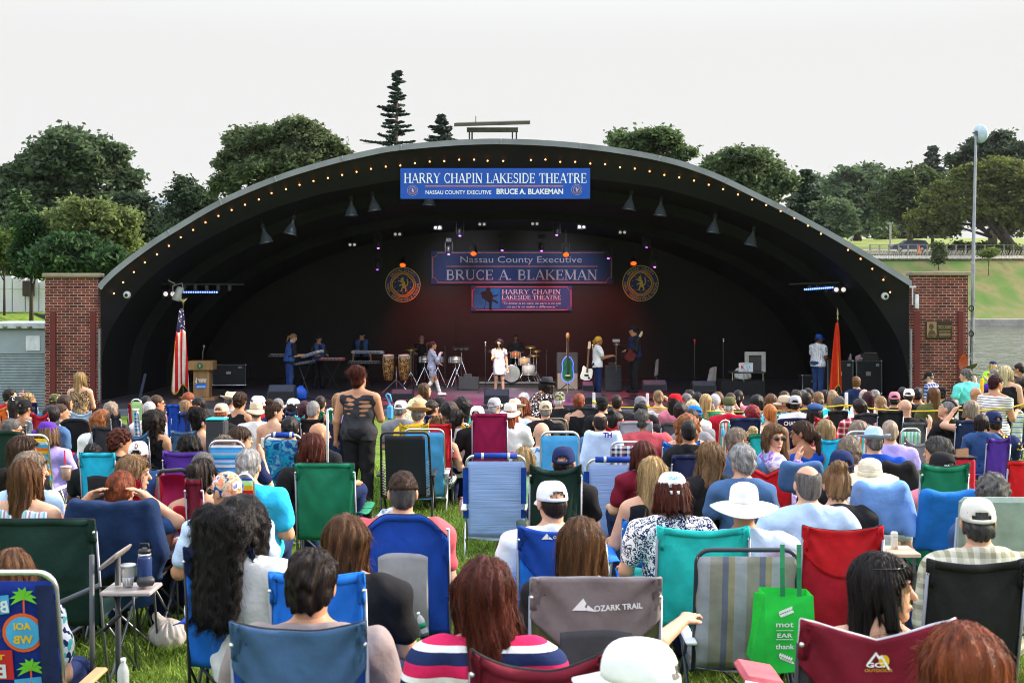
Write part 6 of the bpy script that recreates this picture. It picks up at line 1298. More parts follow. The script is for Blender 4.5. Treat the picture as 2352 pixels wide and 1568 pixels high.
run('''
T1 145 268 hr=thick:hblack tp=tee:crimson y=60 sk=L | young man with thick black hair in crimson shirt facing right
395 325 hr=none ht=band:leopard tp=tee:denim y=65 sk=M | woman in a leopard print head scarf at the left edge
C camp 395 560 455 navy dip=.0 | navy chair back beside the woman in the leopard head scarf
340 418 hr=short:hblack ht=cap:black tp=tank:black y=20 sk=T | dark woman in black cap and black tank top by maroon chair
210 375 hr=mid:hblack ht=cap:black tp=tank:black sk=M w=1.12 | woman with a black cap lettered C in the maroon chair
C camp 55 335 625 maroon | maroon chair with a silver pole under the black lettered cap
C camp -90 150 490 orange Z=15.5 | orange folding chair cut by the left edge
765 340 hr=short:hbrown ht=cap:camo tp=half:steel sk=M w=1.1 y=15 | man in camouflage cap and blue polo shirt by the brick pillar
900 365 hr=bob:hbrown tp=tee:maroon y=50 sk=M | person with brown hair in maroon top behind the ponytail woman
710 492 hr=afro:hblack tp=tee:steel s=.9 sk=D | child with a round black afro before the camouflage cap man
C camp 505 725 572 crimson Z=14.9 dip=.06 | low red chair back behind the black afro
840 485 hr=pony:hbrown tp=tee:pale y=75 by=25 sk=M | woman with low brown ponytail in pale blue shirt, in profile
C camp 410 870 675 lgrey dip=.06 Z=13.9 | light grey cloth chair behind the brown ponytail woman
1110 52 hr=vlong:hblond tp=tank:leopard pt=lightblue pose=stand Z=20.5 sk=L ar=down/cup y=25 w=.95 det=10 | standing woman with waist long blond hair in leopard top
C camp 1000 1300 560 lightblue Z=15 dip=.06 | pale blue chair back below the standing blond woman
1530 450 hr=curlshort:hash tp=tee:charcoal sk=L | woman with short curly ash blond hair near the grey chair
1395 562 hr=curly:horange tp=tee:white sk=L | woman with frizzy ginger curls
1550 588 hr=short:hchest tp=tee:grey y=-25 sk=M | person with cropped brown hair sitting next to ginger curls
C camp 1590 1715 570 charcoal Z=15.5 | dark grey chair with white post next to the ginger curls
C camp 1320 1770 765 charcoal Z=13.3 dip=.02 | broad charcoal chair back right of the tall black chair
2010 372 hr=lowbun:hblack tp=tee:black sk=M | woman with black hair tied back near the podium
2165 365 hr=lowbun:hbrown tp=tee:pink y=60 sk=M gl=1 w=1.05 | woman with glasses and pink shirt facing right
C camp 1800 2000 470 crimson Z=16.5 dip=-.02 | tall red chair left of the silver haired person
C beach 1862 2022 400 lime Z=17.6 | green and blue beach chair top behind the red chair
2060 450 hr=short:hsilver tp=tee:white sk=L w=1.05 | person with short silver hair in white shirt
C beach 1905 1985 535 plaid Z=15.2 | blue and white plaid beach chair beside the silver hair
2150 565 hr=curly:hdark tp=tank:black y=50 by=25 sk=M Z=13.2 det=10 eyes=1 | woman with long wavy dark hair and black tank top
C camp 1745 2085 835 steel Z=12.6 dip=.07 | steel blue chair with a red strap near the wavy dark hair
640 722 hr=bob:hdirty ht=cap:purple tp=tee:lav y=-70 by=-15 sk=L Z=13.3 det=11 | woman in a purple baseball cap facing left
C beach 385 780 878 sunstripe | yellow and blue striped beach chair under the purple cap
170 690 hr=short:hsalt tp=tee:black y=60 by=10 sk=M gl=1 fade=hgrey | grey haired man with glasses facing right at left edge
C camp -150 375 862 dkgreen Z=11.6 dip=-.02 | dark green chair left of the striped beach chair
330 930 hr=mid:hbrown tp=tee:hblack y=65 by=20 sk=M Z=10.6 | brown haired woman holding a hand to her mouth
C camp 780 1370 688 black Z=12.9 round dip=-.01 bulge=.03 | tall black high backed chair with a rounded top
1660 828 hr=curlshort:hauburn tp=tee:black y=60 by=20 sk=M Z=12.2 w=1.1 | woman with short dark red curls in black top facing right
1280 1030 hr=thick:hblack tp=tee:black sk=D s=.8 Z=11.6 | child with black hair behind the turquoise chair
C camp 1158 1645 1130 turq dip=.0 Z=10.6 mesh=charcoal | turquoise chair with a dark mesh panel
1905 995 hr=short:hdark ht=cap:white tp=tee:denim sk=M s=.9 Z=10.9 | child in a white cap lettered D
1850 1195 hr=mid:hdirty tp=tee:maroon y=75 by=35 sk=L Z=9. eyes=1 | blond woman in profile resting chin by the dark red chair
C camp 1830 2100 1450 crimson Z=8.7 dip=.03 rz=-15 | dark red chair of the blond woman in profile
440 1148 hr=mid:hash tp=tee:lightblue y=55 by=15 sk=L Z=8.6 | ash blond woman with hand raised behind the striped top woman
R1 230 772 hr=long:hchest tp=tank:halter sk=L w=1.14 Z=7.1 | woman with long light brown hair in striped halter top
C camp -120 935 1285 dkgreen Z=6.2 dip=.0 frame=grey bulge=.07 | large dark green chair in the left foreground
F 279 1083 hr=short:hred tp=tee:denim ar=back sk=L w=1.0 Z=8.6 s=1.04 hd=LR p=-10 | woman with short bright red hair holding hands behind her head
C camp 190 352 1140 charcoal Z=8.42 | dark chair under the denim jacket of the red haired woman
R1 1730 538 hr=thick:hblack tp=tee:crimson y=-50 by=-10 sk=M gl=1 Z=10.6 | black haired man with glasses and red shirt by purple chair
C camp 1540 1922 668 purple dip=.02 Z=10.2 | wide purple chair of the man in glasses and red
1870 703 hr=crop:hgrey tp=tee:red y=15 sk=M Z=9.7 | man with shaved grey head and red shirt
1860 765 hr=highpony:hdark tp=tank:crimson sk=L Z=8.9 y=10 | woman with dark ponytail held by a white scrunchie
C camp 1752 1900 918 maroon Z=8.5 dip=.01 | narrow dark red chair under the long dark ponytail
2080 885 hr=none ht=band:paisley tp=tee:pale y=-55 by=-18 sk=M Z=7.5 w=1.1 gl=1 | woman in a blue and orange paisley head scarf and white shirt
2290 675 hr=short:hsilver tp=tee:cyan sk=L w=1.18 Z=7.9 y=12 | silver haired man in turquoise shirt
C beach 2230 2400 850 rainbow Z=9.2 | rainbow striped beach chair right of the silver haired man
T2 250 325 hr=lowbun:hred tp=tee:hblack y=45 sk=L | woman with auburn bun in front of the podium
205 435 hr=bob:hdirty tp=tee:crimson sk=L | woman with smooth blond bob below the podium
385 380 hr=afro:hblack tp=tee:black sk=D s=.85 | person with round black hair right of the auburn bun
330 500 hr=short:hbrown ht=cap:orange tp=tee:white sk=L | person in an orange cap behind the woman in red
C camp -5 170 430 blue Z=15.8 dip=-.01 | royal blue chair left of the blond bob
C camp 57 330 582 blue Z=14.3 dip=.0 | narrow blue chair behind the woman in the red dress
C camp 155 318 598 navy Z=13.9 dip=.0 | navy chair with a pale label behind the woman in red
430 525 hr=puff:hblack tp=strapless:red y=65 by=25 sk=L w=1.1 Z=12.6 eyes=1 det=9 | smiling woman in red off the shoulder dress in profile
C camp 50 395 828 steel Z=11.6 dip=.02 | steel blue chair behind the woman in the red dress
840 292 hr=short:hsalt ht=fedora:straw tp=tee:lightblue y=55 sk=L bd=black | man in a cream straw hat with black band
700 470 hr=short:hred ht=cap:beige tp=tee:black sk=L | person in a plain beige cap left of the black tank top man
960 318 hr=thick:hbrown tp=vest:black y=15 by=35 sk=M lean=-.02 Z=14.4 w=1.08 ar=rest det=11 | dark haired man in black tank top with a cross strap
1205 368 hr=short:hdark ht=cap:white tp=tee:red y=60 sk=D | person in a white cap over a red shirt facing right
1175 428 hr=short:hgrey ht=bucket:beige tp=tee:white sk=L | person in a beige bucket hat
1430 415 hr=bun:hbrown tp=strapless:white y=65 by=25 sk=L gl=top Z=14.4 det=10 eyes=1 | woman with brown bun in white strapless top in profile
1480 403 hr=crop:hgrey tp=tee:navy sk=L | grey cropped head just behind the brown bun
C camp 1478 1612 515 navy Z=16 | dark navy chair behind the strapless top woman
1680 405 hr=mid:hblack ht=cap:white tp=long:white y=-45 sk=M | black haired woman in a white cap facing left
C camp 1608 1762 562 navy Z=15.2 dip=.03 | navy chair of the woman in the white cap
1840 447 hr=curlshort:hplum tp=tee:black sk=M | woman with dark plum short hair
C camp 1735 1862 615 turq Z=14.3 | light turquoise chair behind the plum haired woman
1965 440 hr=crop:hsilver tp=tee:black sk=M w=1.12 y=15 Z=13.9 fade=hgrey | man with a grey fade haircut and black shirt
C camp 1815 2120 655 hblack dip=.03 Z=13.3 | black lace covered chair of the grey fade man
2060 370 hr=crop:hdark tp=tee:black sk=M w=1.1 | man with cropped dark hair in black in front of the stage
C camp 2045 2245 535 green Z=15.5 dip=.06 | green chair behind the cropped hair man
2310 338 hr=mid:hdirty tp=tank:lav sk=L | woman with straight dark blond hair left of the standing woman
2050 738 hr=bald tp=tee:black y=60 sk=M Z=12.3 | bald man with a mask strap facing right
1650 655 hr=thick:hblack tp=tee:black sk=M Z=12.4 w=1.15 | man with glossy black hair in the palm tree chair
F C beach 615.5 703.5 992.4 palm rec=.3 sleeve=blue Z=13.0 | blue beach chair printed with pale palm trees
T2 C camp 2152 2420 702 navy Z=12.6 dip=.05 | navy chair beside the white cane
960 798 hr=slick:hbrown tp=tee:navy y=65 by=20 sk=L Z=12.2 ar=face eyes=1 | woman covering her mouth beside the striped beach chair
760 895 hr=messy:hash tp=tee:steel sk=L Z=11.2 | woman whose grey blond ponytail hangs over a striped beach chair
C beach 610 1110 935 bluestripe Z=10.7 | blue striped beach chair with white tube frame
1920 898 hr=bob:hauburn tp=half:black y=-62 by=-22 sk=L w=1.1 Z=9.8 eyes=1 | woman with auburn hair in black shirt looking down left
F C camp 684 817.5 1059 green dip=.0 Z=10.6 bulge=.05 | bright green camping chair with a black edge
T3 250 -50 hr=puff:hauburn tp=tank:charcoal ex=rip pt=black pose=stand Z=15.8 sk=M w=1.2 ar=down/cup y=30 by=10 det=7 | large standing woman in a ripped back dark tank top
820 432 hr=short:hgrey ht=cap:white tp=tee:grey sk=L gl=1 y=15 | man in a white cap beside the folded blue chair
1150 200 hr=wavy:hchest tp=half:flory pt=tan pose=stand Z=19 lean=.24 by=50 y=65 sk=L ar=lap w=.95 | woman in yellow flowered shirt bending forward
1065 425 hr=short:hgrey ht=fedora:tanstraw tp=tee:yellow sk=L w=1.2 y=12 Z=13.3 bd=brown det=10 | man in a tan straw hat and yellow shirt
C camp 815 1212 722 yellow dip=.06 Z=12.4 | yellow chair under the tan straw hat man
1350 392 hr=short:hgrey ht=cap:black tp=tee:navy sk=L w=1.12 y=20 | grey haired man in a black cap and navy shirt
1250 432 hr=short:hdark tp=tee:navy sk=M gl=1 y=40 | person with dark glasses left of the black cap man
C camp 1162 1425 620 navy Z=15.6 dip=.02 | navy chair of the black cap man
1455 448 hr=thick:hblack tp=tee:black sk=D | black haired person behind the straight brown hair
1512 455 hr=long:hbrown tp=tee:leopw sk=L | woman with long straight brown hair in black and white top
1650 382 hr=curly:hblack tp=tee:aqua sk=M | woman with long black curls in mint shirt
C camp 1625 1828 690 yellow Z=14.4 dip=.1 vee | yellow chair back right of the white shirt
F 1050 940 hr=pony:hdark tp=tee:white sk=L y=20 Z=15.8 w=1.1 det=10 | woman with slick dark ponytail in white shirt
C camp 975 1037 970 red Z=15.5 dip=.01 | red chair with a strap left of the white shirt
F 1003 953 hr=messy:hdirty tp=tank:leopw sk=L Z=15.6 w=1.15 det=9 | woman with messy blond bun in light blue chair
C beach 930 1024 981 sky Z=15.1 rec=.3 | light blue padded beach chair behind the black lounger
T3 1870 508 hr=short:hdark ht=cap:white tp=tee:black sk=M | person in a white cap above the magenta chair
C camp 1805 2280 605 magenta dip=.0 Z=14.2 | wide magenta chair with crossed legs
2110 393 hr=short:hsilver ht=cap:lgrey tp=tee:navy sk=L w=1.15 y=30 | man with grey cap and headphone band in navy shirt
2325 440 hr=mid:hred ht=bucket:offwhite tp=tee:white sk=L | woman in an off white hat with red hair
T4 140 398 hr=bob:hred tp=tank:blue sk=L w=1.35 Z=16.6 ar=rest det=11 | large auburn haired woman in royal blue sleeveless top
165 328 hr=curlshort:hwhite tp=tee:white sk=L | person with white curls behind the auburn haired woman
40 383 hr=bob:hdirty ht=fedora:cream tp=tee:lightblue sk=L | woman in a pale straw hat left of the auburn hair
490 88 hr=curly:hdark ht=fedora:charcoal tp=half:florb pt=denim pose=stand Z=19.5 lean=.22 by=50 y=70 sk=M gl=1 ar=down w=.9 eyes=1 det=11 | man with dark fedora, glasses and flowered shirt leaning over
460 438 hr=short:hgrey ht=cap:beige tp=tee:black sk=L | person in a beige cap below the leaning fedora man
650 315 hr=thin:hwhite ht=cap:camol tp=tee:black sk=L w=1.2 Z=17.8 | white haired man in camouflage cap and black shirt
920 338 hr=curlshort:hred tp=tank:black sk=L | dark red haired woman in black tank top before the stage monitor
1250 375 hr=short:hdark ht=cap:black tp=tee:black sk=L w=1.12 | man in a black cap and black shirt left of cropped head man
1440 355 hr=crop:hdark tp=tee:black sk=T w=1.1 | tanned man with cropped hair in black shirt
C camp 790 1195 535 charcoal Z=16.5 dip=-.02 | long dark camp bench back behind the camouflage cap man
1765 375 hr=short:hgrey ht=cap:grey tp=tee:black sk=L | person in a grey cap right of the white stake
1770 472 hr=short:hblack ht=cap:black tp=tee:black sk=M w=1.2 Z=16.2 | man in a black cap and black shirt behind coral shirt
2010 300 hr=lowbun:hdirty tp=tank:white sk=L ar=rest/brow y=-10 hd=LR | blond woman in white top shading her eyes
2250 338 hr=mid:hblack ht=cap:red tp=tee:pink y=60 sk=M | person in a bright red cap
2320 455 hr=curlshort:hdark tp=tee:orange sk=M y=20 | woman with dark curls held by a white claw clip
1210 598 hr=thin:hblack tp=tee:steel sk=M Z=14.4 | balding black haired man before the white jersey
1430 540 hr=bun:hblack tp=tee:charcoal y=65 by=20 sk=M gl=1 Z=14.9 | woman with black bun and sunglasses smiling right
C camp 1275 1465 750 red Z=14.2 | red chair of the black bun woman
C camp 1445 1910 712 lgrey Z=14.6 trim=red dip=-.01 | pale grey chair with red edge behind the coral shirt man
1785 562 hr=short:hsalt tp=tee:coral sk=T w=1.38 y=20 Z=13.7 det=9 fade=hgrey | broad grey haired man in coral shirt
C beach 1335 1795 985 web Z=12.2 rec=.2 | navy and white webbed lawn chair
C camp 2035 2345 728 dgrey Z=13.3 dip=.0 | dark grey chair left of the curly redhead
410 733 hr=bald tp=tee:florblue sk=L y=12 Z=12.7 w=1.05 det=9 | bald man in blue flowered shirt
C beach 375 915 830 sky Z=11.9 rec=.3 | turquoise blue beach chair behind the bald man
F 1204 1028 hr=bob:hblond tp=tee:lime sk=L Z=12.4 det=8 | blond woman in lime green behind the white beach chair
T4 710 1063 hr=crop:hblack ht=cap:navy tp=tee:black sk=L Z=9.4 y=8 | man in a navy cap in the dark green chair
C camp 245 938 1280 dkgreen Z=8.6 dip=.05 bulge=.07 | blackish green chair between the two white beach chairs
1800 1003 hr=bob:hauburn tp=tee:maroon sk=L Z=11.3 | dark auburn head in front of the webbed lawn chair
F 1470 1045 hr=short:hbrown tp=tee:navy sk=L Z=12.9 | brown haired head behind the second white beach chair
T4 C camp 2055 2560 965 bright Z=11.8 dip=.07 | bright blue chair right of the coral shirt man
C camp 2175 2590 1178 navy Z=9.8 dip=-.01 | deep navy chair behind the two long blond women
F C beach 1070 1208 1041 whiteblue Z=12.1 rec=.25 sleeve=blue side=blue | white beach chair with blue edges, left of the pair
C beach 1344 1492 1049.5 whiteblue Z=12.0 rec=.25 sleeve=blue side=blue | white beach chair with blue edges, right of the pair
T5 50 340 hr=short:hgrey tp=tee:navy sk=L y=-20 | grey haired man beside the red cap
90 285 hr=thick:hblack tp=tee:red sk=M | black haired person close to the dj desk
200 328 hr=mid:hblack tp=tee:black sk=M | woman with straight black hair near the pale blond
130 428 hr=bob:hplat tp=tee:white sk=L | woman with white blond bob
160 500 hr=short:hbrown ht=cap:bright tp=tee:grey sk=L | person in a blue and orange cap
320 348 hr=long:hblond tp=tee:green sk=L | woman with long blond hair behind the silver scarf
490 320 hr=bob:hchest tp=tee:green sk=M gl=1 y=45 | brown haired woman with glasses behind the silver scarf
445 345 hr=none ht=band:lgrey tp=tee:white sk=M w=1.05 y=25 | woman in a silver grey head scarf and white shirt
120 555 hr=short:hdark tp=tee:grey sk=M ar=face y=15 Z=14.3 | person in grey eating a burger
640 380 hr=thin:hwhite ht=mil:olive tp=tee:crimson sk=L w=1.2 | white bearded man in an olive army cap and dark red shirt
C beach 478 640 690 orangest Z=14.9 rec=.2 | lawn chair with red and blue webbing behind army cap man
660 333 hr=short:hbrown tp=tee:black sk=L | brown haired person behind the army cap
765 293 hr=pony:hblack tp=tee:pink sk=L y=10 w=1.05 | woman with black ponytail and pink scrunchie
1035 360 hr=long:hblack tp=tee:florteal sk=M gl=1 y=55 | woman with long black hair and glasses in teal flowers
955 493 hr=curlshort:hbright tp=tank:black sk=L w=1.15 Z=14.4 | woman with bright red dyed hair in black tank top
C camp 628 1040 672 navy Z=13.6 dip=-.01 | navy chair of the woman with bright red hair
1195 487 hr=highpony:horange tp=tank:black sk=L | woman with orange ponytail
1210 345 hr=bob:hchest tp=tee:navy sk=L | woman with brown bob behind the orange ponytail
1400 305 hr=short:hbrown tp=tee:black sk=L gl=top | person with sunglasses pushed up on brown hair
1560 285 hr=thick:hdark tp=tee:black sk=D | dark head in front of the equipment case
1650 290 hr=short:hsalt tp=tee:black sk=M | salt and pepper head left of the jersey man
1720 265 hr=curlshort:hdark tp=tee:black sk=M | dark curly head at the feet of the jersey man
1400 360 hr=short:hblack ht=cap:beige tp=tee:plaidt y=-75 by=-20 sk=T | man in a beige cap and teal plaid shirt facing left
1550 363 hr=short:hdark ht=cap:lgrey tp=tee:starw sk=M w=1.15 | man in a grey cap and white shirt with blue star
C camp 1275 1780 682 navy Z=13.8 dip=-.02 trim=white | navy chair lettered in white of the grey cap man
1705 320 hr=crop:hdark tp=tee:charcoal sk=T w=1.1 y=10 | man with cropped hair in dark grey shirt by the flag
1860 315 hr=lowbun:hdirty tp=tee:lightblue sk=L y=-15 | blond woman with low bun in light blue
1960 292 hr=thick:hdark tp=tee:teal sk=M | dark haired person behind the low bun
2060 288 hr=crop:hash tp=tee:white sk=L gl=top | person with sunglasses on cropped sandy hair
2075 330 hr=long:hdirty tp=tee:teal sk=L | woman with long wavy dark blond hair below the red flag
2150 373 hr=short:hdark tp=tee:white sk=M ht=beanie:hsalt | person in a dark knit cap and white shirt
1820 460 hr=mid:hblack ht=news:denim tp=tee:red sk=M Z=15.6 | woman in a blue newsboy cap
C camp 1782 1975 640 red Z=14.5 dip=.03 | red chair with a white swirl under the newsboy cap
C camp 1975 2240 575 black Z=15.2 dip=-.01 | black chair back dotted with white studs
80 703 hr=crop:hblack tp=tee:black sk=T Z=12.6 | black haired boy in the bright blue chair
60 618 hr=curly:horange tp=tank:black sk=L Z=13.2 | woman with long ginger curls and bare shoulders
945 788 hr=bun:hblond tp=tee:green sk=L Z=12.6 s=.9 | small blond bun behind the tropical chair
C camp 875 1115 890 green Z=11.7 dip=-.01 low=teal | green tropical print chair back
750 808 hr=short:hash tp=tee:steel y=55 by=12 sk=M gl=1 Z=11.6 fade=hgrey | man with sunglasses and blue jacket facing right
1270 765 hr=wavy:hdirty tp=long:tie y=165 by=80 sk=L gl=1 Z=10.8 p=-6 eyes=1 det=6 | blond woman with sunglasses and purple tie dye turned to camera
1640 720 hr=pony:hbrown tp=vest:blue y=-65 by=-15 sk=T gl=1 Z=11.4 | woman with dark ponytail and blue vest facing left
1960 698 hr=vlong:hblond tp=tank:teal sk=L gl=top Z=11.9 | woman with very long blond hair and sunglasses on top
C camp 1845 2110 935 turq Z=11.3 dip=.02 | turquoise chair of the very long blond hair
810 1038 hr=thick:hsilver tp=tee:steel y=-25 sk=L Z=9.4 | man with thick silver hair left of the red chair
C camp 772 1475 1238 red dip=.12 vee Z=8.7 bulge=.03 | bright red chair with a deep V dip
370 1008 hr=wavy:hdirty tp=tee:black sk=L Z=9.3 w=1.02 | woman with long grey blond hair in black
2290 938 hr=thick:hash tp=tee:white sk=L Z=10.4 | man with tousled grey brown hair at centre right
2180 1113 hr=short:hdark ht=cap:navy tp=tee:black sk=M w=1.3 Z=9.6 | broad man in navy cap and black shirt
2110 1240 hr=bun:hdirty tp=tee:black sk=L Z=8.2 | woman with a big streaked blond bun
1710 1322 hr=thin:hgrey tp=long:lightblue sk=L w=1.28 Z=7.2 y=-8 | balding grey man in a pale blue shirt
T6 1040 230 hr=short:hgrey ht=cap:black tp=half:plaidb y=-60 pose=stand Z=26 by=-40 sk=L p=-20 lean=.06 | man in black cap and plaid shirt before the brick pillar
1545 185 hr=thick:hgrey tp=tee:aqua y=-60 by=-25 pose=stand Z=22 sk=L w=1.25 ar=rail/down det=12 eyes=1 | grey haired man in an aqua shirt standing by the pillar
1925 80 hr=mid:hblond ht=cap:navy tp=tee:neon y=50 by=30 pose=stand Z=30 sk=L | woman in navy cap and neon top by the lake
2280 110 hr=lowbun:hdark tp=tee:black y=-40 by=140 pose=stand Z=24 sk=M gl=1 | dark haired woman with glasses in black at the right edge
1930 190 hr=crop:hgrey tp=half:purple y=-55 by=-20 pose=stand Z=23 sk=L gl=1 ar=phone | grey haired man with glasses gripping a yellow post
2100 150 hr=vlong:hplat tp=sun:black y=50 by=40 pose=stand Z=20 sk=L w=1.12 ar=lap det=11 | woman with long platinum hair in a black dress
1965 275 hr=short:hplum tp=dress:stripe y=70 by=55 pose=stand Z=17.2 sk=M w=1.1 ar=down/cup det=8 eyes=1 | woman with plum hair in striped dress holding a cup
1680 438 hr=bald tp=tee:black y=-25 sk=M w=1.15 Z=18 | bald man in black seated beyond the plum haired woman
680 443 hr=thick:hblack tp=vest:navy sk=L w=1.12 | man with thick black hair in a navy basketball vest
565 500 hr=short:hblack ht=cap:pink tp=tee:black sk=M | person in a pink cap beside the basketball vest
765 458 hr=short:hdark ht=cap:white tp=tee:black sk=M y=25 | person in a white and blue cap
885 445 hr=curlshort:hblack tp=strapless:black sk=T y=30 ar=phone | woman with black curls holding up a phone
1100 443 hr=vlong:hchest tp=tee:olive sk=L w=1.05 Z=17.5 | woman with long streaked brown hair in an olive shirt
1200 435 hr=short:hdark ht=cap:black tp=tee:green sk=L | man in a black cap and green shirt near the pillar
705 605 hr=bald tp=tee:black sk=L w=1.3 Z=16 det=11 | bald man with broad back in a black shirt
C camp 640 965 915 dgrey Z=14.2 dip=.0 | grey chair of the bald broad backed man
C camp 300 640 752 black Z=16 dip=.0 | black chair left of the bald broad backed man
C camp -15 335 815 charcoal Z=15 dip=-.03 | charcoal chair of the red plaid shirt
1290 618 hr=mohawk:hblack tp=tee:black y=-55 by=-30 sk=L Z=15.4 ar=face p=18 fade=hgrey hd=LR eyes=1 | man with a mohawk resting chin on his hand
1610 625 hr=bob:hash tp=tank:green_bw sk=L ar=brow/rest Z=14.8 y=-12 hd=LR | woman with grey brown bob and a patterned top
C camp 1370 1705 895 navy Z=13.3 dip=-.01 mesh=grey | navy chair with grey panel and a small white triangle
1920 765 hr=short:hdark ht=cap:navy tp=tee:dots sk=T w=1.2 Z=13.6 y=-10 | man in a navy cap and dotted shirt holding a child
1775 818 hr=bob:hdark tp=tee:denim s=.75 y=60 sk=L Z=13.9 eyes=1 | small dark haired child held by the dotted shirt man
C camp 1785 2098 1112 purple Z=11.6 dip=.02 | small purple chair on the right
150 463 hr=thin:hsilver tp=tee:white sk=L | silver haired head right of the white stake
290 473 hr=short:hgrey tp=tee:grey sk=L | grey haired man before the silver edged case
205 498 hr=long:hplum tp=tee:white sk=L | woman with long dark red hair
365 562 hr=lowbun:hdirty tp=tee:white sk=L y=-15 | blond woman with hair tied low in white
40 290 hr=thick:hchest tp=tee:navy sk=L Z=21 | chestnut haired person right of the red flag
80 598 hr=curlshort:hdark tp=long:plaidr sk=L w=1.1 | dark curly haired person in red plaid shirt
275 940 hr=crop:hgrey ht=fedora:lightblue tp=tee:blue sk=L w=1.3 Z=12.2 bd=steel det=9 | man in a pale blue hat and navy blue shirt
500 893 hr=crop:hash tp=tee:lav sk=L w=1.12 Z=12.6 y=8 | man with shaved head in a lavender shirt
60 900 hr=mid:hash tp=tee:white sk=L Z=13.2 | ash brown haired woman above the orange striped chair
C beach 590 880 990 greenst Z=13.2 rec=.2 | mint green striped lawn chair
C beach -170 182 1025 orangest Z=12.6 rec=.2 | orange and teal striped lawn chair
C camp 652 1042 1100 grey Z=11.2 dip=.08 | plain grey chair with a sagging top
1150 1118 hr=thick:hsalt tp=tee:olive y=-50 by=-10 sk=L Z=10.6 gl=top | man with slicked dark grey hair facing left
1215 1328 hr=short:hsalt ht=cap:black tp=tee:pink sk=L Z=9.4 w=1.05 | man in a black cap lettered USA and pale pink shirt
C camp 845 1490 1442 green Z=10. dip=.03 | dark green chair around the lettered black cap
230 1358 hr=none ht=sun:straw bd=cream tp=tee:white sk=L Z=9.0 | person under a wide straw sun hat
C camp 2042 2420 1430 red Z=8.9 dip=.0 | red chair cut off at the right edge
C beach 2130 2290 752 lawnst Z=14.5 rec=.2 | blue and green striped lawn chair at the right
2330 320 hr=thick:hdark tp=tee:black sk=D pose=stand Z=22 y=-50 | dark haired person cut off at the right edge
R4 2110 748 hr=curlshort:hgrey tp=tee:denim sk=L Z=7.3 | grey curly head above the sage chair
''')
run('''
F 1500 1050 hr=vlong:hblond tp=tank:black sk=L Z=8.8 w=1.02 | woman with very long pale blond hair before the white beach chair
C camp 1427 1575 1186 bright Z=8.3 dip=.05 | blue chair with black edge under the long pale blond hair
1267 1103 hr=crop:hdark ht=cap:white tp=tee:white sk=L w=1.2 Z=7.4 | man in a white mesh cap and white shirt
1543 1083 hr=bob:hauburn ht=cap:white tp=tee:bw sk=L w=1.08 Z=7.8 | auburn haired woman in a white lettered cap and patterned blouse
C camp 1505 1712 1200 teal Z=7.4 dip=.03 trim=teal | mint green chair of the woman in the lettered cap
925 1085 hr=fadetop:hbrown fade=hsalt tp=tee:coral sk=L w=1.22 Z=7.5 | man with a short fade haircut in the tall blue chair
C camp 828 1032 1172 blue Z=7.2 round dip=.0 mesh=lgrey bulge=.06 | tall round topped blue chair with grey mesh panel
563 1143 hr=curlyback:hblack tp=tee:white sk=T w=.95 Z=6.5 s=1.08 y=35 by=10 gl=1 | woman with a mass of long black curls and white shirt
C camp 436 594 1245 blue Z=6.5 dip=.03 frame=black band=navy low=bright bh=.2 | navy and blue chair with black posts under the long black curls
795 1185 hr=wavy:hchest tp=tee:black sk=L w=1.2 Z=5.8 y=6 | woman with wavy brown highlighted hair and black shirt
C camp 632 845 1298 bright Z=5.5 dip=.02 trim=bright | bright blue chair of the wavy highlighted hair
717 1262 hr=thick:hdark tp=tee:taupe sk=M w=1.22 Z=4.7 y=6 fade=hsalt | man with dark hair greying at the temples in the front row
C camp 550 850 1402 blue Z=4.4 dip=.035 band=steel bh=.22 mesh=navy | large two tone blue chair at the bottom left of centre
1335 1190 hr=long:hchest tp=tee:black sk=L Z=5.6 ar=lap/out w=1.05 hd=LR | woman with smooth straight brown hair resting a hand on the armrest
C camp 1218 1510 1310 taupe Z=5.3 dip=.0 band=taupe low=olive bh=.24 trim=grey mesh=dgrey | grey and green chair with a white mountain mark
1115 1285 hr=wavy:hauburn tp=tee:rugby sk=L Z=4.4 w=1.1 | woman with reddish brown hair in a pink and navy striped shirt
C camp 1085 1388 1463 maroon Z=4.08 dip=.07 | maroon chair at the bottom centre
1462 1466 hr=short:hsilver ht=cap:white tp=tee:white sk=L Z=3.5 y=-78 | person in a white cap cut off by the bottom edge
2030 1275 hr=mid:hblack tp=tank:black sk=L Z=4.75 y=98 by=32 gl=top eyes=1 | woman with black hair and sunglasses on top facing right
C camp 1815 2160 1395 wine Z=4.3 dip=.075 vee band=wine low=charcoal bh=.2 trim=lgrey frame=black tl=0 | dark red and black chair with grey edge and mountain mark
2205 1437 hr=mid:hred tp=tee:black sk=L Z=3.25 | copper red head of hair at the bottom right corner
2245 1142 hr=short:hsalt ht=cap:offwhite tp=long:plaidg sk=L w=1.25 Z=6.6 y=8 | man in a beige cap and tan plaid shirt
C camp 2112 2332 1272 black Z=6.25 dip=.03 | plain black chair of the plaid shirt man
1709 1096 hr=none ht=sun:white tp=tee:pale sk=M w=1.25 Z=7.5 bd=white | woman in a wide white sun hat and pale blue shirt
C camp 1832 2012 1197 red Z=7.1 dip=.03 band=red bh=.22 low=crimson | bright red chair with black edge behind the pale blue shirt man
30 1262 hr=mid:hchest tp=tee:florw sk=L w=1.15 Z=6.4 | brown haired woman in a flowered white top at the left edge
''')
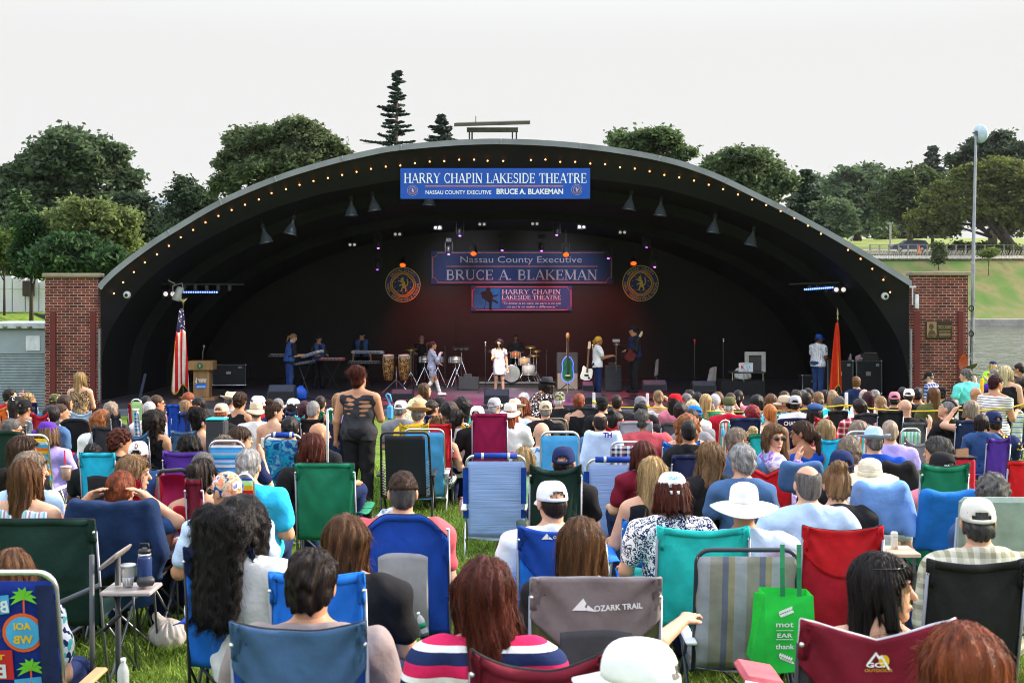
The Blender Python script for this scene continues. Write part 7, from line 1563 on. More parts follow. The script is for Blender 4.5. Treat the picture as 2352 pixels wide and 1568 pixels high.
def deco_print(t,W,H,yf):
 wt,yl,gn,lb,rd,og=[mat(c,rough=.8)for c in((.6,.66,.72),(.7,.45,.03),(.14,.5,.03),(.06,.35,.65),(.5,.02,.02),(.65,.1,.02))]
 def part(nm,f,m,o=0.):
  mb=MB();f(mb);mb.v=[(x,yf(x,z)-.004-o,z)for x,y,z in mb.v];build(nm,mb,m,t)
 def palm(cx,cz,s):
  def f(mb):
   for a in(10,45,80,110,140,172,-18,200):
    P=[(0,0),(.5*cos(R(a)),.5*sin(R(a))+.12),(cos(R(a)),sin(R(a))-.1)];n_=Vector((-sin(R(a)),cos(R(a))))*.14
    mb.add([(cx+s*p[0],0,cz+s*p[1])for p in((0,0),(P[1][0]+n_.x,P[1][1]+n_.y),P[2],(P[1][0]-n_.x,P[1][1]-n_.y))],[(0,1,2,3)])
  part('palm_print',f,gn)
  part('trunk_print',lambda mb:mb.add([(cx-.06*s,0,cz),(cx+.06*s,0,cz),(cx+.02*s,0,cz-1.3*s),(cx-.1*s,0,cz-1.3*s)],[(0,1,2,3)]),og)
 def rect(nm,x0,x1,z0,z1,m,o=0.,sk=0.):part(nm,lambda mb:mb.add([(x0,0,z0),(x1,0,z0+sk),(x1,0,z1+sk),(x0,0,z1)],[(0,1,2,3)]),m,o)
 X0=W/2
 rect('side_border',X0-.085,X0-.012,H-.6,H-.05,fabric('navy'),.01)
 palm(X0-.14,H-.11,.06);palm(X0-.3,H-.25,.06);palm(X0-.13,H-.42,.06)
 rect('patch',X0-.42,X0-.2,H-.2,H-.12,lb,.001,.03);part('lettering',lambda mb:put(mb,sans('BEACH',.05,.2,.03),X0-.3,H-.175,0,.13,mirror=True),wt,.004)
 part('badge_ring',lambda mb:mb.add([(X0-.15+.085*cos(a),0,H-.255+.085*sin(a))for a in np.linspace(0,6.28,24)[:-1]],[tuple(range(23))]),og,.001)
 part('badge',lambda mb:mb.add([(X0-.15+.07*cos(a),0,H-.255+.07*sin(a))for a in np.linspace(0,6.28,24)[:-1]],[tuple(range(23))]),lb,.003)
 part('badge_lettering',lambda mb:(put(mb,sans('AOI',.03,.07,.04),X0-.15,H-.24,mirror=True),put(mb,sans('WB',.035,.08,.04),X0-.15,H-.3,mirror=True)),yl,.005)
 rect('red_patch',X0-.36,X0-.2,H-.46,H-.33,rd,.001);part('red_patch_lettering',lambda mb:put(mb,sans('THIS',.022,.1,.03),X0-.28,H-.37,mirror=True),yl,.004);part('script',lambda mb:put(mb,sans('Bo',.06,.1,.03),X0-.28,H-.45,mirror=True),wt,.004)
 rect('blue_patch',X0-.2,X0-.09,H-.56,H-.46,lb,.001,.01);part('blue_lettering',lambda mb:put(mb,sans('DEX',.035,.09,.01),X0-.145,H-.535,mirror=True),og,.004)
def at_h(u,v,Z):p=at(u,v,Z);return p,p.z-float(gh(p.x,Z))
beach(-150,165,1294,5.6,fabric((.008,.03,.26)),'blue beach chair printed with palms and patches at the left edge',.22,None,None,True,deco=deco_print)
beach(1588,1826,1252,6.9,SL_['tanmesh'](),'beige and blue striped mesh chair with a dark frame',.2,None,mat((.035,.045,.06),rough=.4),False,name='mesh_chair',sh=.36)
WL=mat('white',rough=.6);MT=lambda s,x,z:[('poly',[(x-s,z),(x,z+s*1.1),(x+s*.3,z+s*.62),(x+s*.12,z+s*.35),(x+s*.35,z+s*.1),(x+s*.2,z+.0)]),('poly',[(x+s*.22,z+s*.08),(x+s*.42,z+s*.5),(x+s*1.15,z-s*.1),(x+s*.4,z-s*.02)])]
lg=txtlogo([('mountain_mark',WL,MT(.085,-.1,-.24)),('lettering',WL,[('t','OZARK TRAIL',.045,.37,.17,-.235,.02,.06)])])
for o in COL.objects:
 if o.get('label','').startswith('grey and green chair'):
  W_=(1510-1218)*5.3/FP;bm=[c for c in o.children if c.name.startswith('back_panel')][0];H_=max(v.co.z for v in bm.data.vertices)
  lg(o,W_,H_,lambda x,z,q=0:-(z-.4)*.2-.045*(1-min(1,abs(2*x/W_))**2)*sin(pi*min(1,max(0,(z-.4)/(H_-.4))*.95+.12))-.03)
 if o.get('label','').startswith('dark red and black chair'):
  W_=(2160-1815)*4.3/FP;H_=max(v.co.z for c in o.children if c.name.startswith('back_panel')for v in c.data.vertices)
  ff=lambda x,z,q=0:-(z-.4)*.2-.045*(1-min(1,abs(2*x/W_))**2)*sin(pi*min(1,max(0,(z-.4)/(H_-.4))*.95+.2))-.032
  txtlogo([('sun_mark',mat((.65,.4,.01)),[('poly',[(.035+.035*cos(a),-.265+.04*sin(a))for a in np.linspace(0,6.28,14)[:-1]])]),('mountain_mark',WL,[('poly',[(-.075,-.28),(-.02,-.205),(-.01,-.215),(-.055,-.28)]),('poly',[(-.02,-.205),(.005,-.235),(.02,-.225),(.075,-.32),(.06,-.32),(.018,-.248),(.0,-.255),(-.02,-.225)])]),('lettering',WL,[('t','GCI',.03,.12,-.02,-.305,.03)]),('orange_lettering',mat((.55,.3,.02)),[('t','OUTDOOR',.02,.18,0,-.335,.01)])])(o,W_,H_,ff)
lg2=txtlogo([('mountain_mark',WL,MT(.07,-.13,-.17)),('lettering',WL,[('t','OZARK TRAIL',.04,.36,.13,-.165,.02)])])
camp(1190,1365,1198,7.1,'bright','blue chair with a white mountain mark behind the white mesh cap',band='blue',bh=.25,trim='blue',dip=.04,logo=lg2)
def white_text(starts,txt,h,w,dz,dx=0.):
 for o in list(COL.objects):
  if o.get('label','').startswith(starts):
   bp_=[c for c in o.children if c.name.startswith('back_panel')][0];V=[v.co for v in bp_.data.vertices];H_=max(v.z for v in V);W_=max(v.x for v in V)*2;mb=MB()
   put(mb,sans(txt,h*W_,w*W_,.03),dx*W_,H_+dz*W_,fn=lambda x,z:min(v.y for v in V if abs(v.x-x)<W_*.07 and abs(v.z-z)<.06)-.012);build('lettering',mb,WL,o)
white_text('navy chair lettered','CHARGERS',.11,.62,-.2,-.02);white_text('navy chair with grey panel','A',.09,.12,-.2,-.38)
def cap_text(key,txt,h,w,col,z=.0,yb=-.118):
 for o in list(COL.objects):
  if o.get('label','').startswith(key):
   cp=[c for c in o.children if c.name.startswith('baseball_cap')][0];V=[v.co.copy()for v in cp.data.vertices];zc=sum(v.z for v in V)/len(V);xc=sum(v.x for v in V)/len(V)
   mb=MB();put(mb,sans(txt,h,w,.03),xc,zc+z,fn=lambda x,zz:min([v.y for v in V if abs(v.x-x)<.03 and abs(v.z-zz)<.022]or[yb])-.003);build('cap_lettering',mb,mat(col),cp)
cap_text('woman with a black cap','C',.05,.035,'white',-.015);cap_text('child in a white cap','D',.04,.03,'maroon',-.01);cap_text('auburn haired woman in a white lettered','OCEAN',.016,.07,'turq',.01);cap_text('man in a black cap lettered','U.S.A',.01,.035,'white',-.05)
DN=cloth((.012,.028,.08),var=.4,scale=4.)
draped(176,366,1127,1312,8.3,DN,'dark denim jacket hanging over the chair of the red haired woman',seed=1.)
def jl(t,W,H,yf):
 for nm,tx,h,w,x,z in(('lettering','TH',.05,.09,.04,-.09),('hem_lettering','YANK',.09,.3,-.02,-.62)):
  mb=MB();put(mb,sans(tx,h,w,.05),x,H+z,fn=lambda a,b_:yf(a,b_)-.05);build(nm,mb,mat('purple'),t)
draped(1345,1420,978,1085,13.8,cloth('pale'),'white sports jersey with blue letters pulled over a chair','draped_jersey',seed=2.,cat='jersey',logo=jl)
draped(1958,2068,1087,1200,8.5,cloth((.16,.32,.68)),'light blue sweatshirt hanging over a chair beside the can','draped_sweatshirt',seed=3.,cat='sweatshirt')
draped(2098,2232,1104,1255,8.4,cloth((.012,.13,.42)),'bright blue towel draped over the chair of the black lettered cap','draped_towel',False,'towel',seed=4.)
draped(1784,1880,1042,1110,10.1,cloth('steel'),'navy towel over the chair of the blue vest woman','draped_towel',False,'towel',seed=5.)
draped(2016,2086,1045,1120,10.4,cloth('black'),'black jacket over the chair of the pale blue hat man',seed=6.)
padded(2180,2385,1130,1300,7.1,'sage','sage green padded chair with a folded head flap at the right edge')
lounger(880,988,988,1140,14.6,'black reclining lounger with laced mesh back in the middle')
metalchair(1248,1304,960,17.0,'brown metal folding chair of the camouflage cap man')
# ------------------------------------------------------------- things lying about
def ball_bag():
 Z=8.55;p=at(387,1470,Z);zg=float(gh(p.x,Z));t=thing('plastic_bag','knotted white plastic bag lying on the grass','bag',(p.x,Z,zg))
 fn=lambda X,Y,Z_:smin(ell(X,Y,Z_,(0,0,.095),(.122,.11,.1)),cap(X,Y,Z_,(-.02,0,.18),(-.08,0,.215),.014,.03),.04)+.006*np.sin(40*X+26*Z_)*np.sin(30*Y+34*X)+.004*np.sin(np.arctan2(X,Y)*16)*(Z_>.1)
 V,Fq=surf(fn,(-.16,-.15,-.01),(.16,.15,.27),.008);link('bag',npmesh('bag',V,Fq),mat((.6,.58,.56),rough=.35,tl=.35,var=.12,spec=.4),t)
ball_bag()
def tote():
 Z=6.55;c=at(1796,1540,Z);t=thing('tote_bag','bright green shopping tote with white lettering hanging from the mesh chair','bag',c);k=Z/FP
 u=lambda a,b_:((a-1796)*k,(1540-b_)*k)
 pf=[u(1722,1512),u(1757,1540),u(1840,1537),u(1870,1530),u(1862,1362),u(1752,1357)]
 mb=MB();mb.add([(x,-.05+.01*sin(x*30),z)for x,z in pf]+[(x,.1,z)for x,z in pf],[tuple(range(6)),tuple(range(11,5,-1))]+[(i,i+6,(i+1)%6+6,(i+1)%6)for i in range(6)if i!=4]);build('bag',mb,fabric((.02,.5,.06),bump=.15),t)
 mb=MB();mb.add([(*u(1722,1512)[:1],.02,u(1722,1512)[1]),(u(1757,1540)[0],-.052,u(1757,1540)[1]),(u(1752,1357)[0],-.052,u(1752,1357)[1]),(u(1735,1362)[0],.04,u(1735,1362)[1])],[(0,1,2,3)]);build('gusset',mb,fabric((.02,.55,.05)),t)
 for a in(1792,1830):
  P=[(u(a,1362)[0],-.06,u(a,1362)[1]),(u(a+2,1300)[0],-.03,u(a,1300)[1]),(u(a+8,1252)[0],.03,u(a,1252)[1])];mb=MB();mb.grid(lambda q,w:tuple(Vector(P[int(w*1.99)]).lerp(Vector(P[int(w*1.99)+1]),(w*1.99)%1)+Vector(((q-.5)*.024,0,0))),2,6);build('strap',mb,fabric((.01,.16,.06),tl=0),t)
 for tx,b_,h,w in(('mot',1432,13,40),('EAR',1456,10,34),('thank',1482,12,42)):mb=MB();put(mb,sans(tx,h*k,w*k,.01),*u(1797,b_),y=-.062);build('lettering',mb,WL,t)
 for s,z0 in((1,1404),(-1,1500)):
  mb=MB()
  for i in range(6):
   for q in(-1,1):
    x,z=u(1784+i*5,z0-s*i*2);a=R(18+q*48);d=Vector((cos(a),sin(a)))*.024;p_=Vector((-d.y,d.x))*.28;mb.add([(x,-.062,z),(x+d.x*.5+p_.x,-.062,z+d.y*.5+p_.y),(x+d.x,-.062,z+d.y),(x+d.x*.5-p_.x,-.062,z+d.y*.5-p_.y)],[(0,1,2,3)])
  build('leaf_sprig',mb,WL,t)
 for b_ in(1440.5,1461):mb=MB();x0,z=u(1777,b_);x1,_=u(1816,b_);mb.box(x0,x1,-.063,-.061,z,z+.002);build('rule',mb,WL,t)
tote()
clr=mat((.55,.58,.6),rough=.12,alpha=.55,spec=.6)
def bottle(name,label,u,v0,v1,Z,col,capc,rz=0,alpha=False,lab=None):
 c=at(u,v1,Z);H=(v1-v0)*Z/FP;r=H*.165;t=thing(name,label,'bottle',c);t.rotation_euler.y=rz
 mb=MB();mb.lathe([(r*.85,0),(r,.03*H),(r,.62*H),(r*.75,.75*H),(r*.4,.86*H),(r*.4,.9*H)],16);build('body',mb,col,t,True)
 mb=MB();mb.lathe([(r*.45,.89*H),(r*.47,.99*H),(0,H)],12);build('cap',mb,capc,t,True)
 if lab:mb=MB();mb.lathe([(r*1.01,.25*H),(r*1.01,.5*H)],16);build('paper_label',mb,lab,t,True)
bottle('water_bottle','clear water bottle with green label held beside the black shirt woman',977,1402,1452,5.45,clr,mat('white'),R(-20),lab=mat('green'))
bottle('water_bottle','clear water bottle in a blue holder at the bottom left',283,1510,1590,5.1,clr,mat('white'))
bottle('pink_flask','pink metal flask standing on the grass by the white beach chair',1061,1140,1183,14.9,mat((.5,.26,.28),rough=.4),mat((.45,.2,.23)))
bottle('pink_tumbler','pink patterned tumbler beside the tall black chair',124,1012,1040,14.2,mat((.5,.05,.2),rough=.4,pat='z',cols=('white','maroon'),ps=20.),mat('pink'))
bottle('blue_tumbler','light blue tumbler in the holder of the red and blue webbed chair',1660,978,1002,13.2,mat('sky',rough=.35),mat('sky'))
def table():
 Z=6.9;c=at(303,1352,Z);k=Z/FP;zg=float(gh(c.x,Z));t=thing('side_table','small grey fold out side table on the dark green chair','table',c)
 mb=MB();mb.box(-.135,.13,-.12,.12,-.012,.01,.006);build('top',mb,mat((.34,.3,.28),rough=.35),t,auto=True);mb=MB();mb.tube([(-.1,0,-.01),(-.06,0,-.14),(-.15,0,-.22)],.009,6);build('bracket',mb,frb,t,True)
 for x,lb_ in((-.155,0),(-.09,1)):
  pass
 mb=MB();fr2=mat((.06,.065,.075),rough=.4)
 a=thing('director_chair_frame','grey tube armrest frame of the dark green chair','chair',(c.x,Z,zg));H0=c.z-zg
 mb.tube([(-.18,-.1,H0+.2),(-.175,-.1,.0)],.014,8);build('rear_post',mb,fr2,a,True);mb=MB();mb.tube([(-.09,.05,H0+.16),(-.085,.05,0.)],.016,8);build('front_post',mb,fr2,a,True);mb=MB();mb.tube([(-.4,-.1,.12),(-.09,.03,.2)],.014,8);mb.tube([(-.42,-.1,H0-.08),(-.17,0,H0+.02)],.014,8);build('rails',mb,fr2,a,True)
 mb=MB();mb.box(-.16,-.06,-.12,.16,H0+.15,H0+.18,.012);mb.v=[(x+(z-H0)*.1,y,z+(x+.11)*.8)for x,y,z in mb.v];build('armrest',mb,mat((.2,.17,.15),rough=.4),a,auto=True)
 c2=at(294,1350,Z);t2=thing('plastic_cup','clear plastic cup with ice on the fold out table','cup',c2);mb=MB();mb.lathe([(.026,0.012),(.04,.12),(.041,.122)],18);build('cup',mb,mat((.62,.62,.62),rough=.15,alpha=.5),t2,True);mb=MB();mb.lathe([(.0415,.118),(.0435,.122),(.0415,.126)],18);build('rim',mb,mat('white',rough=.2),t2,True);mb=MB();mb.lathe([(.0,.013),(.026,.014),(.033,.06),(.0,.07)],12);build('ice',mb,mat((.6,.6,.6),rough=.2),t2,True)
 c3=at(332,1347,Z);t3=thing('flask','tall navy insulated flask with a loop lid on the fold out table','flask',c3);mb=MB();mb.lathe([(.036,.012),(.038,.02),(.038,.15),(.032,.165)],20);build('body',mb,mat((.012,.03,.11),rough=.35),t3,True);mb=MB();mb.lathe([(.033,.165),(.034,.17),(.033,.178)],20);build('neck_ring',mb,alu,t3,True);mb=MB();mb.lathe([(.034,.178),(.034,.195),(.02,.205),(0,.206)],18);mb.tube([(-.02,0,.2),(-.02,0,.228),(.02,0,.228),(.02,0,.2)],.007,6);build('lid',mb,mat('black',rough=.4),t3,True)
 c4=at(333,1352,Z-.06);t4=thing('glasses_case','black rounded glasses case lying on the fold out table','case',c4);mb=MB();mb.tube([(-.04,0,.035),(-.03,0,.036),(.03,.03,.036),(.04,.035,.035)],[.012,.026,.026,.012],12);build('case',mb,mat('charcoal',rough=.4),t4,True)
table()
Z=12.2;c=at(752,1036,Z);t=thing('walking_cane','white walking cane with a hooked handle beside the navy chair','cane',c);mb=MB();mb.tube([(0,0,-.2),(0,0,.36),(.005,0,.385),(.03,0,.395),(.05,0,.385)],.012,8);build('shaft',mb,mat('white',rough=.3),t,True);mb=MB();mb.tube([(0,0,-.22),(0,0,-.19)],.016,8);build('rubber_tip',mb,mat('black'),t)
st=[(1364,901,940,20.5,'white stake with yellow rope left of the black cap man'),(1487,903,955,19.5,'white stake with yellow rope left of the blond woman in white'),(1944,901,960,18.5,'white stake near the red flag and dotted black chair'),(2197,919,955,17.5,'short white stake behind the mohawk man'),(2255,870,925,21.,'white and yellow post gripped beside the bald man in black')]
for u,v0,v1,Z,lab in st:
 c=at(u,v1,Z);t=thing('stake',lab,'stake',c,0,'rope stakes across the lawn');h=(v1-v0)*Z/FP;mb=MB();mb.box(-.022,.022,-.012,.012,-.5,h if u!=2255 else h*.45,.004);build('post',mb,mat('white',rough=.6),t)
 if u==2255:mb=MB();mb.tube([(0,0,h*.45),(0,0,h)],.03,8);build('yellow_grip',mb,mat('yellow'),t)
 else:mb=MB();mb.tube([(0,0,h*.38),(0,0,h*.5)],.028,8);build('rope_knot',mb,mat((.75,.55,.03)),t,True)
def rope(name,label,P):
 mb=MB();Q=[at(*p)for p in P];R_=[]
 for a,b_ in zip(Q,Q[1:]):
  for i in range(8):q=a.lerp(b_,i/8);q.z-=.12*sin(pi*i/8)*(b_-a).length/4;R_.append(q)
 mb.tube(R_+[Q[-1]],.011,6);o=build(name,mb,mat((.7,.5,.03)),None,True);tag(o,label,'rope')
rope('rope','yellow rope strung between the white stakes across the crowd',[(1364,924,20.4),(1487,934,19.4),(1944,930,18.4),(2197,941,17.4),(2300,938,17),(2370,922,17)])
Z=16.5;c=at(894,963,Z);t=thing('folded_chair','sky blue folded chair standing upright by the white cap man','chair',c);mb=MB();mb.tube([(.03,0,0),(.0,0,.22),(-.04,0,.31),(-.02,0,.325),(.01,0,.31),(.03,0,.22)],.012,6);build('frame',mb,mat('sky',rough=.4),t,True);mb=MB();mb.box(-.03,.05,-.03,.03,0,.18,.02);build('folded_cloth',mb,fabric('sky'),t)
Z=13.4;c=at(1243,1072,Z);t=thing('umbrella','half open purple umbrella lying beside the navy cap man','umbrella',c);mb=MB();n_=8
mb.add([(0,-.1,.08)]+[(.15*cos(2*pi*i/n_)*(1.1 if i%2 else .95),.25+.1*sin(i),.03+.11*sin(2*pi*i/n_))for i in range(n_)],[(0,i+1,(i+1)%n_+1)for i in range(n_)]);build('canopy',mb,fabric('violet',tl=.3),t);mb=MB();mb.tube([(0,-.14,.08),(0,.4,.03)],.006,5);build('shaft',mb,alu,t)
Z=11.2;c=at(2212,1052,Z);t=thing('paper_bag','brown paper bag standing on the red cooler','bag',c);mb=MB();mb.add([(-.05,0,0),(.05,0,0),(.05,.05,0),(-.05,.05,0),(-.045,.01,.07),(.05,.01,.085),(.045,.04,.085),(-.05,.04,.075)],[(0,1,5,4),(1,2,6,5),(2,3,7,6),(3,0,4,7)]);build('bag',mb,mat((.38,.22,.12),bump=.4),t)
c=at(2210,1076,Z);t=thing('cooler','red soft cooler beside the dark green chair','cooler',c);mb=MB();mb.box(-.1,.12,0,.18,-.3,.085,.02);build('body',mb,fabric('crimson',tl=0),t);mb=MB();mb.box(-.105,.125,-.006,.186,.085,.1,.005);build('lid',mb,fabric('black',tl=0),t)
Z=13.6;c=at(494,1007,Z);t=thing('cooler','black soft cooler with a turquoise lid by the woman in the red dress','cooler',c);mb=MB();mb.box(-.1,.1,0,.2,-.2,.19,.02);build('body',mb,fabric('charcoal',tl=0),t);mb=MB();mb.box(-.1,.1,-.004,.204,.19,.205,.005);build('lid',mb,fabric('turq',tl=0),t)
Z=7.6;c=at(2054,1260,Z);t=thing('drink_can','slim pale drink can on a little table','can',c);mb=MB();mb.lathe([(.018,0),(.021,.006),(.021,.092),(.017,.1),(0,.1)],16);build('can',mb,mat((.6,.58,.5),rough=.3,pat='flower',cols=((.65,.62,.55),(.55,.25,.08)),ps=14.),t,True);mb=MB();put(mb,sans('WHITE SELTZER',.006,.03),0,.07,-.0225);build('lettering',mb,mat('grey'),t)
c=at(2060,1268,Z-.05);t=thing('camp_table','small beige camp table under the drink can','table',c);mb=MB();mb.box(-.09,.11,-.1,.15,-.012,.012,.004);build('top',mb,mat('beige'),t)
for x in(-.08,.1):mb=MB();mb.tube([(x,0,-.01),(x,0,-.5)],.008,6);build('leg',mb,frm,t)
Z=8.9;c=at(395,1130,Z);t=thing('stroller','maroon push chair with a black curved handle','stroller',c);mb=MB();mb.tube([(-.09,0,.12),(-.06,-.05,.15),(.08,-.05,.16),(.12,0,.12)],.014,8);build('handle',mb,mat('charcoal',rough=.4),t,True)
mb=MB();mb.grid(lambda u,v:(-.1+.2*u,.05+.1*sin(pi*v),-.12+.22*v+.02*sin(pi*u)),6,6);solid(build('hood',mb,fabric('magenta',tl=0),t,True))
for x in(-.1,.12):
 mb=MB();mb.tube([(x,0,.12),(x,.1,-.35)],.012,6);build('frame',mb,metal(),t);mb=MB();mb.tube([(x-.02,.1,-.4),(x+.02,.1,-.4)],.09,14);build('wheel',mb,mat('black'),t)
Z=8.8;c=at(152,1102,Z);t=thing('iced_drink','plastic iced coffee cup with a red straw','cup',c);mb=MB();mb.lathe([(.026,0),(.036,.085)],14);build('cup',mb,mat((.3,.2,.14),rough=.2,alpha=.75),t,True);mb=MB();mb.lathe([(.038,.085),(.038,.095),(0,.1)],14);build('lid',mb,mat((.6,.6,.6),alpha=.7),t,True);mb=MB();mb.tube([(0,0,.05),(-.012,0,.2)],.005,6);build('straw',mb,mat('red'),t)
Z=20;c=at(52,912,Z);t=thing('hand_flag','small red and white striped flag held up at the left','flag',c);mb=MB();mb.tube([(0.02,0,-.1),(.015,0,.13)],.004,5);build('stick',mb,mat('wood'),t);mb=MB();mb.grid(lambda u,v:(.015-.07*u,.01*sin(6*u),.03+.08*v-.045*u),5,4);build('cloth',mb,fabric((.6,.03,.04),pat='z',cols=('white',),ps=28.),t)
Z=14.2
for u,v,w_,h_,m,lab in((975,1186,.16,.05,'lightblue','crumpled white towel lying on the grass'),(905,1150,.2,.12,'blue','blue and white beach bag on the grass behind the tall blue chair'),(660,1190,.1,.12,'tan','patterned brown tote on the grass under the green chair')):
 c=at(u,v,Z);c.z=float(gh(c.x,Z));t=thing('beach_bag' if 'bag' in lab or 'tote' in lab else 'towel',lab,'bag' if 'towel' not in lab else 'towel',c);fn=lambda X,Y,Z_:ell(X,Y,Z_,(0,0,h_*.6),(w_,.12,h_))+.012*np.sin(X*40)*np.sin(Y*36+Z_*30);V,Fq=surf(fn,(-w_-.03,-.16,-.02),(w_+.03,.16,h_*1.7),.015);link('cloth',npmesh('cloth',V,Fq),cloth(m,pat='flower',cols=('white',m),ps=9.),t)
Z=5.6;c=at(1750,1556,Z);t=thing('cushion','faded red and white cushion at the bottom edge under the tote','cushion',c);mb=MB();mb.box(-.09,.09,-.1,.2,-.03,.02,.02);mb.v=[(x,y,z-x*.18)for x,y,z in mb.v];build('cushion',mb,fabric((.5,.1,.12),tl=0),t,auto=True);mb=MB();mb.tube([(-.09,-.1,.012),(.09,-.1,-.02)],.008,6);build('piping',mb,mat('white'),t)
# ------------------------------------------------------------- the band and its gear
BAND='musicians on the stage'
def on(u,Z,z=0.):return Vector((X(u,Z),Z,ZS+z))
BV=cloth('denim',var=.3,scale=9.);JN=cloth((.025,.055,.16),var=.25)
PT['dv']=lambda:BV;PT['jn']=lambda:JN;PT['silver']=lambda:cloth((.5,.48,.62),pat='leop',cols=((.3,.3,.42),),ps=16.);PT['sparkle']=lambda:mat((.62,.56,.64),rough=.35,var=.4,scale=40.,spec=.6)
seat_person('F',674,766,'hr=pony:hdirty tp=half:black ex=vest:dv pt=jn pose=stand Z=39.6 by=62 y=62 p=-22 ar=keys det=13 ns=1 eyes=1 hd=LR w=1.08 lean=.06','bearded musician with a ponytail and denim vest playing keyboard',BAND)
seat_person('F',733,769,'hr=short:hblack ht=rcap:black tp=half:black ex=vest:dv pt=black pose=stand Z=41 by=150 y=150 p=-24 ar=keys det=14 ns=1 eyes=1 sk=M','musician in black cap and denim vest at the red keyboard',BAND)
seat_person('F',831,760,'hr=short:hblack ht=cap:black tp=half:black ex=vest:dv pt=black pose=stand Z=43 by=180 y=200 gl=1 ar=down det=14 ns=1 sk=M hd=LR w=1.1 eyes=1','musician with black cap and dark glasses behind the silver keyboard',BAND)
seat_person('F',969,771,'hr=crop:hgrey tp=tee:black pt=black pose=stand Z=43.4 by=180 y=160 p=-30 ar=keys det=14 ns=1 sk=M eyes=1','grey haired percussionist in black behind the timbales',BAND)
seat_person('F',994,784,'hr=highpony:hauburn tp=long:silver pt=silver shorts=1 ex=boots pose=walk Z=37.8 by=70 y=75 ar=lap/mic det=12 ns=1 sk=M sh=white eyes=1 hd=LR w=.92','singer in a silver quilted jacket and white boots holding a microphone',BAND)
seat_person('F',1147,779,'hr=curly:hdark tp=dress:sparkle pose=stand Z=38.6 by=180 y=190 p=-20 ar=down/cup det=12 ns=1 sk=L gl=1 eyes=1 hd=LR w=.92','dark haired singer in a white and pink sparkling short dress',BAND)
seat_person('F',1185,768,'hr=crop:hblack tp=tee:black pt=black pose=sit Z=43.2 by=180 y=185 ar=keys det=14 ns=1 sk=D zg=-.55 eyes=1','drummer in a black shirt seated behind the drum kit',BAND)
seat_person('F',1375,772,'hr=pony:gold ht=band:gold tp=tee:white pt=navy pose=stand Z=37.6 by=75 y=80 gl=1 ar=clap det=12 ns=1 sk=T hd=LR eyes=1','singer with a yellow head wrap and white shirt clapping',BAND)
seat_person('F',1454,747,'hr=short:hblack ht=rcap:black tp=long:black ex=vest:navy pt=black pose=stand Z=38.6 by=-100 y=-60 p=-14 ar=guitar/neck det=13 ns=1 sk=M eyes=1 hd=LR w=1.12','guitarist in a navy jacket reaching to a tablet stand',BAND)
seat_person('F',1881,767,'hr=short:hblack ht=cap:blue tp=tee:pin pt=jn pose=stand Z=37.6 by=60 y=75 gl=1 ar=lap det=12 ns=1 sk=D w=1.22 hd=LR eyes=1','man in a blue cap and pinstriped baseball jersey on the right of the stage',BAND)
seat_person('F',1967,781,'hr=thick:hblack tp=tee:black pose=stand Z=40.6 by=200 y=-110 det=14 ns=1 sk=M gl=1 eyes=1','bearded man in black behind the equipment cases','sound crew behind the cases')
seat_person('F',1996,774,'hr=short:hblack ht=cap:offwhite tp=tee:black pose=stand Z=40.9 by=200 y=-100 det=14 ns=1 sk=T eyes=1','man in a white cap behind the equipment cases','sound crew behind the cases')
seat_person('F',1706,827,'hr=short:hdark tp=tee:white pose=sit Z=41.5 by=180 y=180 ar=keys det=14 ns=1 sk=M eyes=1','man in white seated behind the laptop',BAND)
kbm,ltm=mat((.045,.045,.05),rough=.4),mat((.5,.5,.54),rough=.35)
def keyboard(label,u0,u1,v,Z,tilt=0,yaw=0,m=None,stand=True):
 c=at((u0+u1)/2,v,Z);L=(u1-u0)*Z/FP/2;t=thing('keyboard',label,'keyboard',c,R(yaw));mb=MB();mb.box(-L,L,-.15,.17,-.05,.03,.012);o=build('body',mb,m or kbm,t,auto=True);o.rotation_euler.y=R(tilt)
 mb=MB();mb.box(-L*.95,L*.95,.02,.16,.031,.04);k_=build('keys',mb,mat((.62,.6,.58),rough=.3,pat='x',cols=('white','white','black'),ps=14.),t);k_.rotation_euler.y=R(tilt)
 mb=MB();mb.box(-L*.8,L*.8,-.153,-.15,-.03,.01);k_=build('control_panel',mb,mat((.1,.1,.13),rough=.3,pat='x',cols=('grey',(.1,.1,.13),(.05,.05,.06)),ps=9.),t);k_.rotation_euler.y=R(tilt)
 if stand:
  zf=ZS-c.z
  for s in(-1,1):mb=MB();mb.tube([(s*L*.7,0,-.05),(-s*L*.5,0,zf)],.018,6);build('stand_leg',mb,mat('black',rough=.35),t)
keyboard('far keyboard behind the bearded musician',618,700,816,41.2);keyboard('keyboard played by the bearded musician',676,722,833,39.3,-8,-25)
keyboard('slanted upper keyboard beside the bearded musician',692,742,812,39.6,-16,-20,ltm,False);keyboard('red keyboard of the musician in black cap',734,792,824,40.6,0,0,mat((.35,.03,.02),rough=.35))
keyboard('silver upper keyboard in front of the sunglasses musician',808,882,808,42.4,1,0,ltm,False);keyboard('lower dark keyboard under the silver one',800,874,832,42.5)
chrome=metal((.6,.6,.62),rough=.2)
def mic(label,u,v,Z,boom=0,head='black'):
 c=on(u,Z);H=ZV(v,Z)-ZS;t=thing('microphone_stand',label,'mic stand',c,0,'microphone stands on the stage');mb=MB();mb.tube([(0,0,.02),(0,0,H-.1),(boom,-.02,H-.03)],.011,6);build('stand',mb,mat((.12,.12,.13),rough=.3,metal=.5),t,True)
 for a in(90,210,330):mb=MB();mb.tube([(0,0,.18),(.28*cos(R(a)),.28*sin(R(a)),.015)],.009,5);build('leg',mb,mat('black'),t)
 mb=MB();mb.tube([(boom,-.02,H-.12),(boom,-.05,H-.03)],.018,8);mb.ball((boom,-.055,H),(.032,.032,.035),10,6);build('microphone',mb,mat(head,rough=.3)if head!='grille' else chrome,t,True)
